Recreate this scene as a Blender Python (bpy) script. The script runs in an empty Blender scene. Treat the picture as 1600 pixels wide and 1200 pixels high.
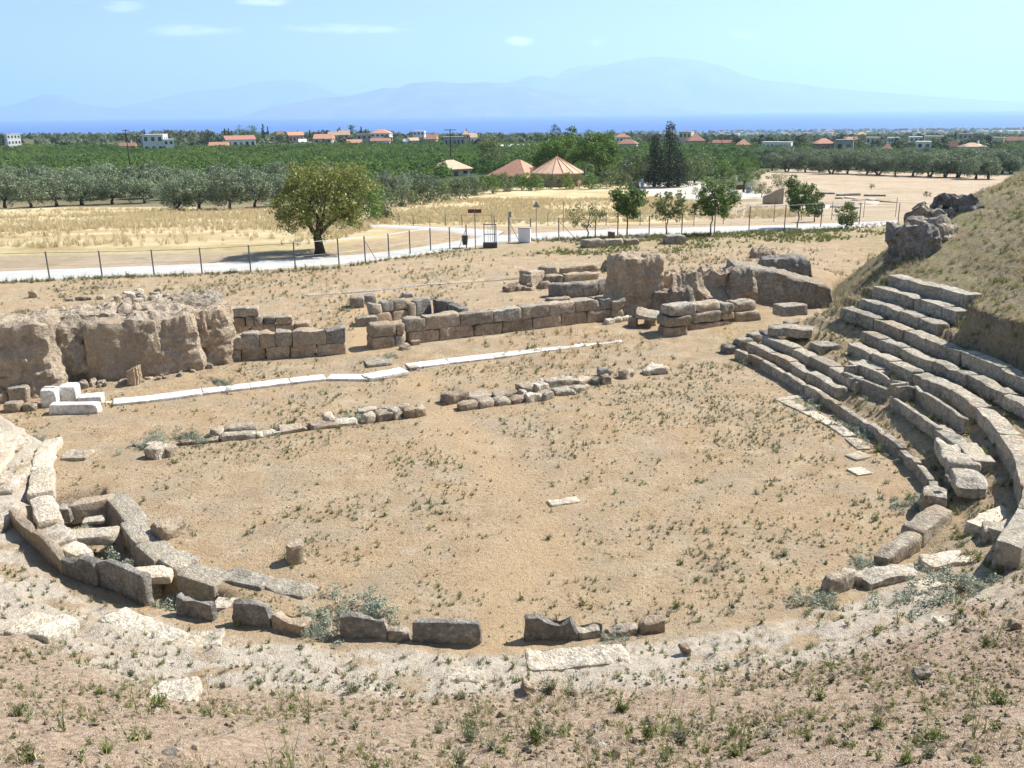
import bpy, bmesh, math, random
import numpy as np
from mathutils import Vector, Matrix

random.seed(7)
RNG = np.random.default_rng(11)
SC = bpy.context.scene
COL = SC.collection

# ------------------------------------------------------------------ camera
F_PX, CAM_H, HOR_Y, ROLL = 1400.0, 9.3, 173.0, -0.0105
TH = math.atan(ROLL)
PITCH = math.atan((600 - HOR_Y) * math.cos(TH) / F_PX)
LX = np.array([1.0, 0, 0])
LF = np.array([0, math.cos(PITCH), -math.sin(PITCH)])
LU = np.array([0, math.sin(PITCH), math.cos(PITCH)])
CX = math.cos(TH) * LX + math.sin(TH) * LU
CY = -math.sin(TH) * LX + math.cos(TH) * LU
CAM = np.array([0, 0, CAM_H])
cam_data = bpy.data.cameras.new('camera')
cam = bpy.data.objects.new('camera', cam_data)
COL.objects.link(cam)
cam.matrix_world = Matrix(((CX[0], CY[0], -LF[0], 0), (CX[1], CY[1], -LF[1], 0), (CX[2], CY[2], -LF[2], CAM_H), (0, 0, 0, 1)))
cam_data.sensor_fit = 'HORIZONTAL'
cam_data.sensor_width = 36.0
cam_data.lens = 36.0 * F_PX / 1600.0
cam_data.clip_start = 0.1
cam_data.clip_end = 120000
SC.camera = cam

# ------------------------------------------------------------------ world, sun, exposure
SUN_EL, SUN_AZ = math.radians(47), math.radians(27)      # azimuth measured from +x towards +y (direction to the sun)
sun_dir = np.array([math.cos(SUN_EL) * math.cos(SUN_AZ), math.cos(SUN_EL) * math.sin(SUN_AZ), math.sin(SUN_EL)])
world = bpy.data.worlds.new("World")
SC.world = world
world.use_nodes = True
wn, wl = world.node_tree.nodes, world.node_tree.links
wn.clear()
w_out = wn.new('ShaderNodeOutputWorld')
w_bg = wn.new('ShaderNodeBackground')
w_bg.inputs['Strength'].default_value = 0.058
w_sky = wn.new('ShaderNodeTexSky')
w_sky.sky_type = 'NISHITA'
w_sky.sun_disc = False
w_sky.sun_elevation = SUN_EL
w_sky.sun_rotation = math.radians(90) - SUN_AZ
w_sky.altitude = 200
w_sky.air_density = 1.0
w_sky.dust_density = 0.2
w_sky.ozone_density = 3.5
wl.new(w_bg.outputs['Background'], w_out.inputs['Surface'])
sun_data = bpy.data.lights.new('sun', 'SUN')
sun_data.energy = 4.8
sun_data.angle = math.radians(0.53)
sun_data.color = (1.0, 0.95, 0.87)
sun = bpy.data.objects.new('sun', sun_data)
COL.objects.link(sun)
sun.rotation_euler = Vector(sun_dir).to_track_quat('Z', 'Y').to_euler()
sun.location = (30, 20, 60)
SC.view_settings.view_transform = 'Standard'
SC.view_settings.look = 'None'
SC.view_settings.gamma = 1.0
SC.view_settings.exposure = 1.15
SC.view_settings.use_curve_mapping = False
SC.render.engine = 'CYCLES'
cy = SC.cycles
cy.use_denoising = True
cy.max_bounces = 6
cy.diffuse_bounces = 3
cy.glossy_bounces = 2
cy.transmission_bounces = 3
cy.transparent_max_bounces = 6
cy.volume_bounces = 1
cy.use_adaptive_sampling = True
cy.adaptive_threshold = 0.015
HAZE_DENSITY = 7.0e-5

# ------------------------------------------------------------------ noise
def _hash(ix, iy, iz):
    h = (ix.astype(np.int64) * 374761393 + iy.astype(np.int64) * 668265263 + iz.astype(np.int64) * 2147483647) & 0xFFFFFFFF
    h = ((h ^ (h >> 13)) * 1274126177) & 0xFFFFFFFF
    h = h ^ (h >> 16)
    return (h & 0xFFFF) / 32767.5 - 1.0

def vnoise(P):
    P = np.asarray(P, float)
    i = np.floor(P).astype(np.int64)
    f = P - i
    u = f * f * (3 - 2 * f)
    out = 0
    for dx in (0, 1):
        for dy in (0, 1):
            for dz in (0, 1):
                w = (u[:, 0] if dx else 1 - u[:, 0]) * (u[:, 1] if dy else 1 - u[:, 1]) * (u[:, 2] if dz else 1 - u[:, 2])
                out = out + w * _hash(i[:, 0] + dx, i[:, 1] + dy, i[:, 2] + dz)
    return out

def fbm(P, octaves=4, gain=0.5):
    P = np.asarray(P, float)
    a, s, out = 1.0, 1.0, 0
    for o in range(octaves):
        out = out + a * vnoise(P * s + 17.3 * o)
        a *= gain
        s *= 2.03
    return out

def n2(x, y, scale, octaves=3, seed=0.0):
    return fbm(np.stack([np.ravel(x) * scale + seed, np.ravel(y) * scale - seed, np.full(np.size(x), seed)], 1), octaves).reshape(np.shape(x))

def sstep(a, b, x):
    t = np.clip((x - a) / (b - a), 0, 1)
    return t * t * (3 - 2 * t)

# ------------------------------------------------------------------ pixel -> place helpers (1600 x 1200 photograph)
def ray(px, py):
    dx, dy = (px - 800) / F_PX, (600 - py) / F_PX
    return LF + dx * CX + dy * CY

def at_z(px, py, z=0.0):
    r = ray(px, py)
    return CAM + r * ((z - CAM_H) / r[2])

def proj(P):
    v = np.asarray(P, float) - CAM
    d = v @ LF
    return 800 + F_PX * (v @ CX) / d, 600 - F_PX * (v @ CY) / d

# a few thin clouds, placed by their direction in the sky
def wnode(t, **p):
    n = wn.new('ShaderNode' + t)
    for k, v in p.items(): setattr(n, k, v)
    return n
def wmath(op, a, b=0.0, clamp=False):
    n = wnode('Math', operation=op, use_clamp=clamp)
    for i, v in enumerate((a, b)):
        if isinstance(v, bpy.types.NodeSocket): wl.new(v, n.inputs[i])
        else: n.inputs[i].default_value = v
    return n.outputs[0]
w_dir = wnode('TexCoord').outputs['Generated']
w_sep = wnode('SeparateXYZ'); wl.new(w_dir, w_sep.inputs[0])
w_map = wnode('Mapping'); w_map.inputs['Scale'].default_value = (38, 38, 150); wl.new(w_dir, w_map.inputs['Vector'])
w_noi = wnode('TexNoise'); w_noi.inputs['Detail'].default_value = 5; w_noi.inputs['Scale'].default_value = 1.0; wl.new(w_map.outputs[0], w_noi.inputs['Vector'])
w_sum = None
for (cx_, cy_, wx_, wy_, am_) in [(812, 65, 20, 9, .75), (300, 48, 60, 9, .38), (545, 45, 95, 7, .36), (1170, 55, 28, 6, .35), (932, 65, 11, 5, .35), (415, 3, 40, 6, .35), (200, 11, 30, 8, .25)]:
    d0 = ray(cx_, cy_); d0 = d0 / np.linalg.norm(d0)
    dx_ = wmath('DIVIDE', wmath('SUBTRACT', w_sep.outputs[0], float(d0[0])), wx_ / F_PX)
    dz_ = wmath('DIVIDE', wmath('SUBTRACT', w_sep.outputs[2], float(d0[2])), wy_ / F_PX)
    r2_ = wmath('ADD', wmath('MULTIPLY', dx_, dx_), wmath('MULTIPLY', dz_, dz_))
    r2_ = wmath('ADD', r2_, wmath('MULTIPLY', wmath('SUBTRACT', w_noi.outputs[0], .5), 3.0))
    m_ = wmath('MULTIPLY', wmath('SUBTRACT', 1.0, r2_, True), am_)
    m_ = wmath('MULTIPLY', m_, wmath('GREATER_THAN', w_sep.outputs[1], 0.0))
    w_sum = m_ if w_sum is None else wmath('MAXIMUM', w_sum, m_)
w_mix = wn.new('ShaderNodeMix'); w_mix.data_type = 'RGBA'
wl.new(w_sum, w_mix.inputs[0]); wl.new(w_sky.outputs['Color'], w_mix.inputs[6]); w_mix.inputs[7].default_value = (20, 20, 20, 1)
wl.new(w_mix.outputs[2], w_bg.inputs['Color'])

# ------------------------------------------------------------------ terrain shape
K_PX = [(1145,558),(1190,577),(1230,602),(1280,632),(1330,663),(1400,711),(1445,762),(1460,800),(1450,845),(1400,895),
        (1310,935),(1180,968),(1030,993),(830,1010),(745,1012),(530,1002),(470,995),(370,985),(275,965),(200,945),
        (100,900),(45,850),(40,790),(70,695)]
K0 = np.array([at_z(*q)[:2] for q in K_PX])
def _smooth(poly, n=2):
    for _ in range(n):
        q = [poly[0]]
        for a, b in zip(poly[:-1], poly[1:]):
            q += [a * .75 + b * .25, a * .25 + b * .75]
        q.append(poly[-1])
        poly = np.array(q)
    return poly
KC = _smooth(K0, 2)
KS = np.r_[0, np.cumsum(np.hypot(*np.diff(KC, axis=0).T))]
def k_at(s):
    s = np.clip(s, 0, KS[-1] - 1e-6)
    i = int(np.searchsorted(KS, s, 'right') - 1)
    t = (s - KS[i]) / (KS[i + 1] - KS[i])
    p = KC[i] * (1 - t) + KC[i + 1] * t
    a, b = k_pt(s - .35), k_pt(s + .35)
    tg = (b - a) / np.hypot(*(b - a))
    return p, tg, np.array([-tg[1], tg[0]])          # point, tangent, outward normal
def k_pt(s):
    s = np.clip(s, 0, KS[-1] - 1e-6)
    i = int(np.searchsorted(KS, s, 'right') - 1)
    t = (s - KS[i]) / (KS[i + 1] - KS[i])
    return KC[i] * (1 - t) + KC[i + 1] * t
def s_of(pxy):
    d = np.hypot(*(KC - pxy).T)
    return KS[int(np.argmin(d))]

D_LINE = np.array([(-60, 60), (-17.2, 27.6), tuple(K0[-1]), tuple(K0[0]), (13.4, 37.6), (16.8, 46.2), (23.6, 56.5), (31, 68), (60, 110)], float)

def poly_dist(P, poly):
    best = np.full(len(P), 1e9); arc = np.zeros(len(P)); side = np.zeros(len(P))
    acc = 0.0
    for a, b in zip(poly[:-1], poly[1:]):
        ab = b - a; L = np.hypot(*ab)
        t = np.clip(((P - a) @ ab) / (L * L), 0, 1)
        q = P - (a + t[:, None] * ab)
        d = np.hypot(q[:, 0], q[:, 1])
        m = d < best
        best[m] = d[m]; arc[m] = acc + t[m] * L
        side[m] = (ab[0] * q[m, 1] - ab[1] * q[m, 0])
        acc += L
    return best, arc, side

def in_poly(P, poly):
    x, y = P[:, 0], P[:, 1]
    c = np.zeros(len(P), bool)
    n = len(poly)
    for i in range(n):
        a, b = poly[i], poly[(i + 1) % n]
        if abs(b[1] - a[1]) < 1e-12: continue
        m = ((a[1] > y) != (b[1] > y)) & (x < (b[0] - a[0]) * (y - a[1]) / (b[1] - a[1]) + a[0])
        c ^= m
    return c

# tiers on the right: (distance out from the orchestra edge, height of the tread)
TIERS = [(0.0, .36), (.5, .58), (1.1, .80), (1.9, .96), (2.7, 1.17), (3.5, 1.44), (4.3, 1.76), (5.1, 2.10), (5.9, 2.46), (6.7, 2.86)]
S_SCARP = 5.6            # arc length where the earth scarp begins to cover the three upper tiers
S_MIX0, S_MIX1 = 15.8, 20.0   # tiers fade into the worn front slope between these arc lengths
PLAIN_Y = [-50, 66, 76, 100, 130, 170, 300, 470, 900, 1200, 1700, 2600, 3200, 4300, 4550, 6000]
PLAIN_Z = [0, 0, -.4, -2.2, -4.5, -6.5, -9.5, -13.5, -19, -23, -50, -93, -97, -98.5, -101.5, -130]

def mnd(x, y, cx, cy, rx, ry, rot=0.0):
    c, s = math.cos(rot), math.sin(rot)
    u, v = (x - cx) * c + (y - cy) * s, -(x - cx) * s + (y - cy) * c
    return np.exp(-((u / rx) ** 2 + (v / ry) ** 2) ** 2)

def terrain(x, y, detail=True):
    shp = np.shape(x)
    x, y = np.ravel(np.asarray(x, float)), np.ravel(np.asarray(y, float))
    z = np.interp(y, PLAIN_Y, PLAIN_Z)
    z = z + (6 - 9 * sstep(-300, 300, x)) * sstep(300, 900, y) * (1 - sstep(1200, 2600, y))
    near = (y < 90) & (np.abs(x) < 90)
    P = np.stack([x[near], y[near]], 1)
    X, Y = P[:, 0], P[:, 1]
    if len(P):
        d, arc, _ = poly_dist(P, KC)
        dd, darc, side = poly_dist(P, D_LINE)
        front = side < 0
        inside = in_poly(P, np.vstack([KC, KC[:1]])) | ((dd < .3) & (X > -13.5) & (X < 8.3))
        d = np.where(inside, 0, d)
        dw = d + .06 * n2(X, Y, 1.1, 2, 5.)
        zn = np.interp(dw, [0, .15, .6, 1.1, 1.25, 1.9, 2.05, 2.8, 5, 13.7, 22, 40], [0, .05, .12, .2, .42, .5, .74, .92, 2.15, 7.5, 11, 13])
        # stepped right side
        zt = np.zeros_like(d)
        for k, (dk, zk) in enumerate(TIERS[:7]):
            zp = TIERS[k - 1][1] if k else 0.0
            zt += (zk - zp) * sstep(dk + .05, dk + .5, d)
        upper = np.zeros_like(d)
        for k in (7, 8, 9):
            upper += (TIERS[k][1] - TIERS[k - 1][1]) * sstep(TIERS[k][0] + .1, TIERS[k][0] + .22, d)
        upper += np.clip(d - 7.7, 0, None) * .30
        wob = .22 * n2(X, Y, .8, 2, 3.)
        scarp = np.interp(d + wob, [5.15, 5.40, 6.8, 9, 14, 22, 40], [0, 1.35, 1.75, 2.45, 4.1, 6.2, 8])
        m = sstep(S_SCARP - .25, S_SCARP + .35, arc + .25 * (d - 5) + .3 * wob)
        zt = zt - .20 * (d > .3) + upper * (1 - m) + scarp * m
        w = sstep(S_MIX0, S_MIX1, arc)
        zc = zt * (1 - w) + zn * w
        # left flank a little gentler
        wl_ = sstep(KS[-1] - 9, KS[-1] - 3, arc)
        zl = np.interp(dw, [0, .12, .9, 1.0, 1.9, 2.0, 3, 8, 20, 40], [.0, .16, .22, .50, .55, .85, 1.0, 3.2, 8, 11])
        zc = zc * (1 - wl_) + zl * wl_
        lim = np.where(X < 12, 1.6 * dd, np.interp(X, [12, 18, 24], [1.35, .95, .78]) * dd)
        lim = lim * 1.0 + .12 * n2(X, Y, .5, 3, 9.) * sstep(0, 1.5, dd)
        lim = np.where(lim > 5.2, 5.2 + (lim - 5.2) * .12, lim)
        lim = np.where(X < 0, np.maximum(lim, 0) * 1.0, lim)
        hill = np.where(front, np.minimum(zc, np.where(X < 6, np.minimum(1.6 * dd, 99), lim)), 0)
        hill = np.where(inside, 0, np.maximum(hill, 0))
        # ground of the stage building and the mounds behind the rock faces
        q0, q1 = np.array([-20.5, 30.0]), np.array([-10.6, 35.2])
        ab = (q1 - q0) / np.hypot(*(q1 - q0))
        u = (P - q0) @ ab; v = (P - q0) @ np.array([-ab[1], ab[0]])
        ridge = sstep(.5, 1.3, v) * (1 - sstep(2.2, 11, v)) * (1 - sstep(9.2, 11.4, u)) * sstep(-14, -6, u) * 1.85
        heap = 1.55 * mnd(X, Y, 9.6, 43.6, 3.9, 2.3, .3) + .9 * mnd(X, Y, 14.0, 47.5, 4.2, 2.6, .35)
        stage = .18 * sstep(33.5, 36, Y - .33 * X - .0) * (1 - sstep(52, 62, Y))
        # sunken kerb channel on the left front
        di = poly_dist(P, KC)[0]; tt = KS[-1] - arc
        kd_ = np.interp(tt, [4.9, 7.6, 9, 10.2, 12.5, 14.7], [1.65, 1.9, 1.55, 1.3, 1.08, 1.2])
        ch = -.52 * sstep(.18, .32, di) * (1 - sstep(kd_ - .02, kd_ + .16, di)) * sstep(4.0, 4.5, tt) * (1 - sstep(12.2, 13.4, tt)) * inside
        zz = hill + ridge + heap * (~front) + stage + ch
        if detail:
            rough = np.where(front & ~inside, 1.0, .35)
            zz += rough * (.035 * n2(X, Y, 1.7, 3, 1.) + .12 * sstep(4.5, 7, d) * front * n2(X, Y, .55, 3, 6.) + .02 * n2(X, Y, 6.0, 2, 2.))
            whiteband = sstep(.1, .5, d) * (1 - sstep(2.8, 3.6, d)) * np.maximum(w, wl_) * (front & ~inside)
            zz += whiteband * (.06 * n2(X, Y, 2.3, 3, 31.) + .05 * np.abs(n2(X, Y, 4.5, 3, 33.)))
        far_n = sstep(75, 90, Y)
        z[near] += zz * (1 - far_n)
    if detail:
        fa = y > 66
        z[fa] += np.interp(y[fa], [66, 120, 900, 1200, 3000, 4200], [0, .25, 1.0, 2., 3., .4]) * n2(x[fa], y[fa], .013, 3, 4.)
    return z.reshape(shp)

def d_in(P):
    return poly_dist(P, KC)[0]

def T(px, py, tmax=7000.0, far=None):
    """the ground point seen at a pixel of the photograph"""
    r = ray(px, py)
    if far is None: far = py < 335
    ts = np.r_[np.arange(4, 60, .3), np.geomspace(60, tmax, 500)]
    if far: ts = np.geomspace(80, tmax, 500)
    Q = CAM + r * ts[:, None]
    below = Q[:, 2] < terrain(Q[:, 0], Q[:, 1], False)
    if not below.any():
        return CAM + r * ts[-1]
    i = int(np.argmax(below))
    lo, hi = ts[max(i - 1, 0)], ts[i]
    sub = np.linspace(lo, hi, 24)
    Q = CAM + r * sub[:, None]
    b = Q[:, 2] < terrain(Q[:, 0], Q[:, 1], False)
    return Q[int(np.argmax(b))] if b.any() else Q[-1]

def gz(x, y):
    return float(terrain(np.array([x]), np.array([y]), False)[0])

def px_h(P, hp):
    """height in metres of something hp photo pixels tall standing at P"""
    v = np.asarray(P) - CAM
    depth = v @ LF
    return hp * depth / F_PX / max(.3, math.hypot(v[0], v[1]) / np.linalg.norm(v))

# ------------------------------------------------------------------ material helpers
class NT:
    def __init__(s, name):
        s.m = bpy.data.materials.new(name); s.m.use_nodes = True
        s.t = s.m.node_tree; s.t.nodes.clear()
        s.out = s.t.nodes.new('ShaderNodeOutputMaterial')
    def n(s, typ, props=None, **ins):
        nd = s.t.nodes.new('ShaderNode' + typ)
        for k, v in (props or {}).items(): setattr(nd, k, v)
        for k, v in ins.items():
            key = int(k[1:]) if k[0] == '_' and k[1:].isdigit() else k.replace('_', ' ')
            s.set(nd.inputs[key], v)
        return nd
    def set(s, sock, v):
        if hasattr(v, 'outputs'): v = v.outputs[0]
        if isinstance(v, bpy.types.NodeSocket): s.t.links.new(v, sock)
        else:
            if isinstance(v, (tuple, list)) and len(v) == 3 and sock.type == 'RGBA': v = (*v, 1)
            sock.default_value = v
    def noise(s, vec, scale, detail=4, rough=.55, dist=0.0):
        return s.n('TexNoise', Vector=vec, Scale=scale, Detail=detail, Roughness=rough, Distortion=dist)
    def ramp(s, fac, stops):
        r = s.n('ValToRGB', Fac=fac)
        e = r.color_ramp.elements
        while len(e) > 1: e.remove(e[-1])
        e[0].position = stops[0][0]; e[0].color = (*stops[0][1], 1) if not np.isscalar(stops[0][1]) else (stops[0][1],) * 3 + (1,)
        for p, c in stops[1:]:
            q = e.new(p); q.color = (*c, 1) if not np.isscalar(c) else (c, c, c, 1)
        return r
    def mix(s, fac, a, b, mode='MIX'):
        nd = s.t.nodes.new('ShaderNodeMix'); nd.data_type = 'RGBA'; nd.blend_type = mode
        s.set(nd.inputs[0], fac); s.set(nd.inputs[6], a); s.set(nd.inputs[7], b)
        return nd.outputs[2]
    def math(s, op, a, b=0.0, clamp=False):
        nd = s.t.nodes.new('ShaderNodeMath'); nd.operation = op; nd.use_clamp = clamp
        s.set(nd.inputs[0], a); s.set(nd.inputs[1], b)
        return nd.outputs[0]
    def attr(s, name):
        nd = s.t.nodes.new('ShaderNodeAttribute'); nd.attribute_name = name
        return nd.outputs['Fac']
    def bump(s, h, strength=.5, dist=.05):
        return s.n('Bump', Height=h, Strength=strength, Distance=dist)
    def bsdf(s, col, rough=.9, spec=.2, normal=None, metal=0.0):
        b = s.n('BsdfPrincipled', Base_Color=col, Roughness=rough, Metallic=metal)
        b.inputs['Specular IOR Level'].default_value = spec
        if normal is not None: s.set(b.inputs['Normal'], normal)
        return b
    def done(s, shader, disp=None):
        s.t.links.new(shader.outputs[0] if hasattr(shader, 'outputs') else shader, s.out.inputs['Surface'])
        return s.m

def mat_ground():
    s = NT('dry_earth')
    pos = s.n('NewGeometry').outputs['Position']
    big = s.noise(pos, .22, 4, .6)
    med = s.noise(pos, 1.3, 5, .65)
    fin = s.noise(pos, 9, 5, .7)
    grit = s.noise(pos, 42, 3, .7)
    soil = s.ramp(med, [(.28, (.37, .265, .165)), (.46, (.46, .345, .22)), (.60, (.53, .41, .27)), (.78, (.60, .485, .345))])
    soil = s.mix(s.ramp(big, [(.42, 0.0), (.62, .55)]).outputs[0], soil, (.51, .355, .205))
    # litter of dry stalks and crumbs
    vor = s.n('TexVoronoi', Vector=pos, Scale=26.0)
    crumbs = s.ramp(vor.outputs['Distance'], [(.10, 1.0), (.26, 0.0)])
    lit = s.ramp(fin, [(.50, 0.0), (.62, .75)])
    soil = s.mix(s.math('MULTIPLY', crumbs.outputs[0], lit.outputs[0]), soil, (.60, .51, .38))
    soil = s.mix(s.ramp(s.noise(pos, .6, 6, .7), [(.46, 0.0), (.62, .6)]).outputs[0], soil, (.42, .35, .26))
    soil = s.mix(s.ramp(s.noise(pos, .85, 6, .7, .4), [(.54, 0.0), (.68, .6)]).outputs[0], soil, (.61, .51, .375))
    dk = s.ramp(fin, [(.32, .85), (.45, 0.0)])
    soil = s.mix(dk.outputs[0], soil, (.20, .145, .095))
    dk2 = s.ramp(grit, [(.32, .75), (.46, 0.0)])
    soil = s.mix(dk2.outputs[0], soil, (.16, .12, .085))
    # brown stony slope
    slope = s.ramp(fin, [(.30, (.24, .17, .12)), (.5, (.43, .32, .23)), (.70, (.60, .475, .365))])
    slope = s.mix(crumbs.outputs[0], slope, (.60, .51, .40))
    col = s.mix(s.attr('slope'), soil, slope)
    col = s.mix(s.attr('trodden'), col, (.54, .39, .235))
    # dull olive turf on the hill
    turf = s.ramp(fin, [(.3, (.13, .105, .07)), (.48, (.26, .21, .145)), (.62, (.335, .28, .195)), (.8, (.44, .375, .275))])
    turf = s.mix(s.ramp(s.noise(pos, .7, 5, .65), [(.50, 0.0), (.66, .6)]).outputs[0], turf, (.22, .205, .11))
    tf = s.math('MULTIPLY', s.attr('turf'), s.ramp(med, [(.25, .55), (.5, 1.0)]).outputs[0])
    col = s.mix(tf, col, turf)
    # worn pale bedrock
    wm = s.math('MULTIPLY', s.attr('white'), s.ramp(s.noise(pos, .9, 6, .62, .6), [(.38, 0.0), (.47, .95)]).outputs[0])
    white = s.ramp(fin, [(.3, (.44, .375, .295)), (.5, (.56, .49, .40)), (.7, (.65, .59, .50))])
    col = s.mix(wm, col, white)
    # straw fields
    stv = s.n('Mapping', Vector=pos); stv.inputs['Scale'].default_value = (.14, .22, .2)
    st1 = s.noise(stv, 1.0, 5, .6)
    straw = s.ramp(st1, [(.34, (.44, .33, .18)), (.48, (.56, .45, .255)), (.62, (.64, .55, .355)), (.74, (.51, .42, .24))])
    straw = s.mix(s.ramp(fin, [(.35, .5), (.5, 0.0)]).outputs[0], straw, (.36, .27, .13))
    col = s.mix(s.attr('straw'), col, straw)
    bare = s.ramp(st1, [(.35, (.40, .305, .21)), (.6, (.48, .385, .28)), (.75, (.37, .30, .20))])
    bare = s.mix(s.ramp(s.noise(pos, .35, 5, .6), [(.58, 0.0), (.68, .6)]).outputs[0], bare, (.22, .21, .10))
    col = s.mix(s.attr('bare'), col, bare)
    pale = s.ramp(fin, [(.3, (.50, .46, .39)), (.7, (.62, .575, .50))])
    col = s.mix(s.attr('pale'), col, pale)
    # short green growth
    gm = s.math('MULTIPLY', s.attr('green'), s.ramp(s.noise(pos, 1.1, 5, .65), [(.42, 0.0), (.60, .65)]).outputs[0])
    grn = s.ramp(fin, [(.3, (.17, .18, .075)), (.7, (.33, .32, .15))])
    col = s.mix(gm, col, grn)
    # orchard floor and far plain
    far = s.ramp(s.noise(pos, .02, 5, .6), [(.35, (.05, .075, .03)), (.5, (.09, .105, .055)), (.62, (.16, .14, .085)), (.75, (.075, .10, .045))])
    col = s.mix(s.attr('far'), col, far)
    h = s.math('ADD', s.math('MULTIPLY', fin, .6), s.math('MULTIPLY', grit, .35))
    h = s.math('ADD', h, s.math('MULTIPLY', crumbs.outputs[0], .12))
    b = s.bsdf(col, .95, .08, s.bump(h, 1.0, .16))
    return s.done(b)

def mat_stone(name, cols, spots=(.09, .08, .07), spot_amt=.5, scale=1.0, ochre=None, bump=.8, rough=.9):
    s = NT(name)
    tc = s.n('TexCoord').outputs['Object']
    rnd = s.n('ObjectInfo').outputs['Random']
    vec = s.n('VectorMath', {'operation': 'ADD'}, _0=tc, _1=s.n('CombineXYZ', X=s.math('MULTIPLY', rnd, 91.0), Y=s.math('MULTIPLY', rnd, 37.0), Z=rnd))
    n1 = s.noise(vec, 2.2 * scale, 6, .65)
    n2_ = s.noise(vec, 9.0 * scale, 5, .7)
    n3 = s.noise(vec, 34 * scale, 3, .7)
    c = s.ramp(n1, [(.30, cols[0]), (.5, cols[1]), (.70, cols[2])])
    if ochre:
        c = s.mix(s.ramp(s.noise(vec, 1.1 * scale, 4, .6), [(.46, 0.0), (.62, .8)]).outputs[0], c, ochre)
    c = s.mix(s.ramp(n2_, [(.36, spot_amt), (.50, 0.0)]).outputs[0], c, spots)
    c = s.mix(s.ramp(n3, [(.34, spot_amt), (.48, 0.0)]).outputs[0], c, spots)
    c = s.mix(s.ramp(n2_, [(.55, 0.0), (.66, .6)]).outputs[0], c, tuple(min(1, v * 1.35) for v in cols[2]))
    r2 = s.math('FRACT', s.math('MULTIPLY', rnd, 13.7))
    if ochre: c = s.mix(s.math('MULTIPLY', s.math('MULTIPLY', r2, r2), .5), c, tuple(v * .95 for v in ochre))
    st = s.ramp(s.noise(vec, 1.7 * scale, 5, .7, .5), [(.55, 0.0), (.68, .42)])
    c = s.mix(st.outputs[0], c, (.115, .105, .09))
    tint = s.math('ADD', s.math('MULTIPLY', rnd, .42), .92)
    c = s.mix(1.0, c, s.n('CombineColor', Red=tint, Green=tint, Blue=tint), 'MULTIPLY')
    h = s.math('ADD', s.math('MULTIPLY', n2_, .7), s.math('MULTIPLY', n3, .35))
    pits = s.n('TexVoronoi', Vector=vec, Scale=16.0 * scale).outputs['Distance']
    h = s.math('ADD', h, s.math('MULTIPLY', pits, .25))
    return s.done(s.bsdf(c, rough, .15, s.bump(h, bump, .13)))

def mat_plain(name, col, rough=.7, spec=.3, metal=0.0, var=.15, scale=6.0, bump=0.0):
    s = NT(name)
    tc = s.n('TexCoord').outputs['Object']
    n = s.noise(tc, scale, 5, .6)
    lo = tuple(v * (1 - var) for v in col); hi = tuple(min(1, v * (1 + var)) for v in col)
    c = s.ramp(n, [(.3, lo), (.7, hi)])
    return s.done(s.bsdf(c, rough, spec, s.bump(n, bump, .02) if bump else None, metal))

def mat_leaf(name, dark, light, extra=None, trans=.28, inst_var=.25, patch=None):
    s = NT(name)
    isl = s.n('NewGeometry').outputs['Random Per Island']
    rnd = s.n('ObjectInfo').outputs['Random']
    stops = [(.0, dark), (.55, tuple((a + b) / 2 for a, b in zip(dark, light))), (1.0, light)]
    c = s.ramp(isl, stops)
    if extra:
        c = s.mix(s.ramp(s.math('FRACT', s.math('MULTIPLY', isl, 7.31)), [(1 - extra[1] - .02, 0.0), (1 - extra[1], 1.0)]).outputs[0], c, extra[0])
    tint = s.math('ADD', s.math('MULTIPLY', rnd, 2 * inst_var), 1 - inst_var)
    c = s.mix(1.0, c, s.n('CombineColor', Red=tint, Green=tint, Blue=tint), 'MULTIPLY')
    if patch:
        pn = s.noise(s.n('ObjectInfo').outputs['Location'], .018, 4, .6)
        c = s.mix(s.ramp(pn, [(.42, 0.0), (.60, .7)]).outputs[0], c, patch[0])
        c = s.mix(s.ramp(s.noise(s.n('ObjectInfo').outputs['Location'], .05, 3, .6), [(.55, 0.0), (.66, .6)]).outputs[0], c, patch[1])
    d = s.n('BsdfDiffuse', Color=c)
    t = s.n('BsdfTranslucent', Color=c)
    g = s.n('BsdfGlossy', Color=(.5, .5, .5), Roughness=.45)
    a = s.n('MixShader', Fac=trans, _1=d, _2=t)
    return s.done(s.n('MixShader', Fac=.035, _1=a, _2=g))

M = {}
M['ground'] = mat_ground()
M['grey'] = mat_stone('weathered_limestone', [(.22, .19, .15), (.365, .325, .265), (.48, .44, .37)], spot_amt=.55, ochre=(.36, .27, .18))
M['dark'] = mat_stone('dark_lichen_and_shaded_stone', [(.13, .12, .105), (.22, .205, .18), (.32, .30, .27)], spot_amt=.6)  # lichen-dark stone, also the shade colour of the standing slabs
M['ochre'] = mat_stone('ochre_poros_stone', [(.27, .195, .13), (.38, .285, .20), (.46, .375, .28)], spot_amt=.4)
M['seat'] = mat_stone('seat_limestone', [(.215, .195, .16), (.36, .33, .275), (.49, .455, .385)], spot_amt=.6, ochre=(.42, .36, .27))
M['pale'] = mat_stone('pale_worn_limestone', [(.37, .32, .25), (.54, .48, .39), (.64, .585, .495)], spot_amt=.45, ochre=(.52, .43, .31))
M['marble'] = mat_stone('white_marble', [(.45, .42, .36), (.61, .585, .54), (.72, .705, .67)], spots=(.25, .22, .17), spot_amt=.45, bump=.5)
M['rock'] = mat_stone('conglomerate_rock', [(.17, .14, .11), (.31, .265, .21), (.47, .42, .345)], spot_amt=.6, scale=.75, ochre=(.37, .295, .215), bump=1.0)
M['earthrock'] = mat_stone('earthy_rock', [(.22, .17, .12), (.35, .28, .205), (.48, .405, .31)], spot_amt=.5, scale=.8, ochre=(.40, .305, .215), bump=1.0)
M['post'] = mat_plain('galvanised_post', (.13, .135, .145), .55, .4, .3)
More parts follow.
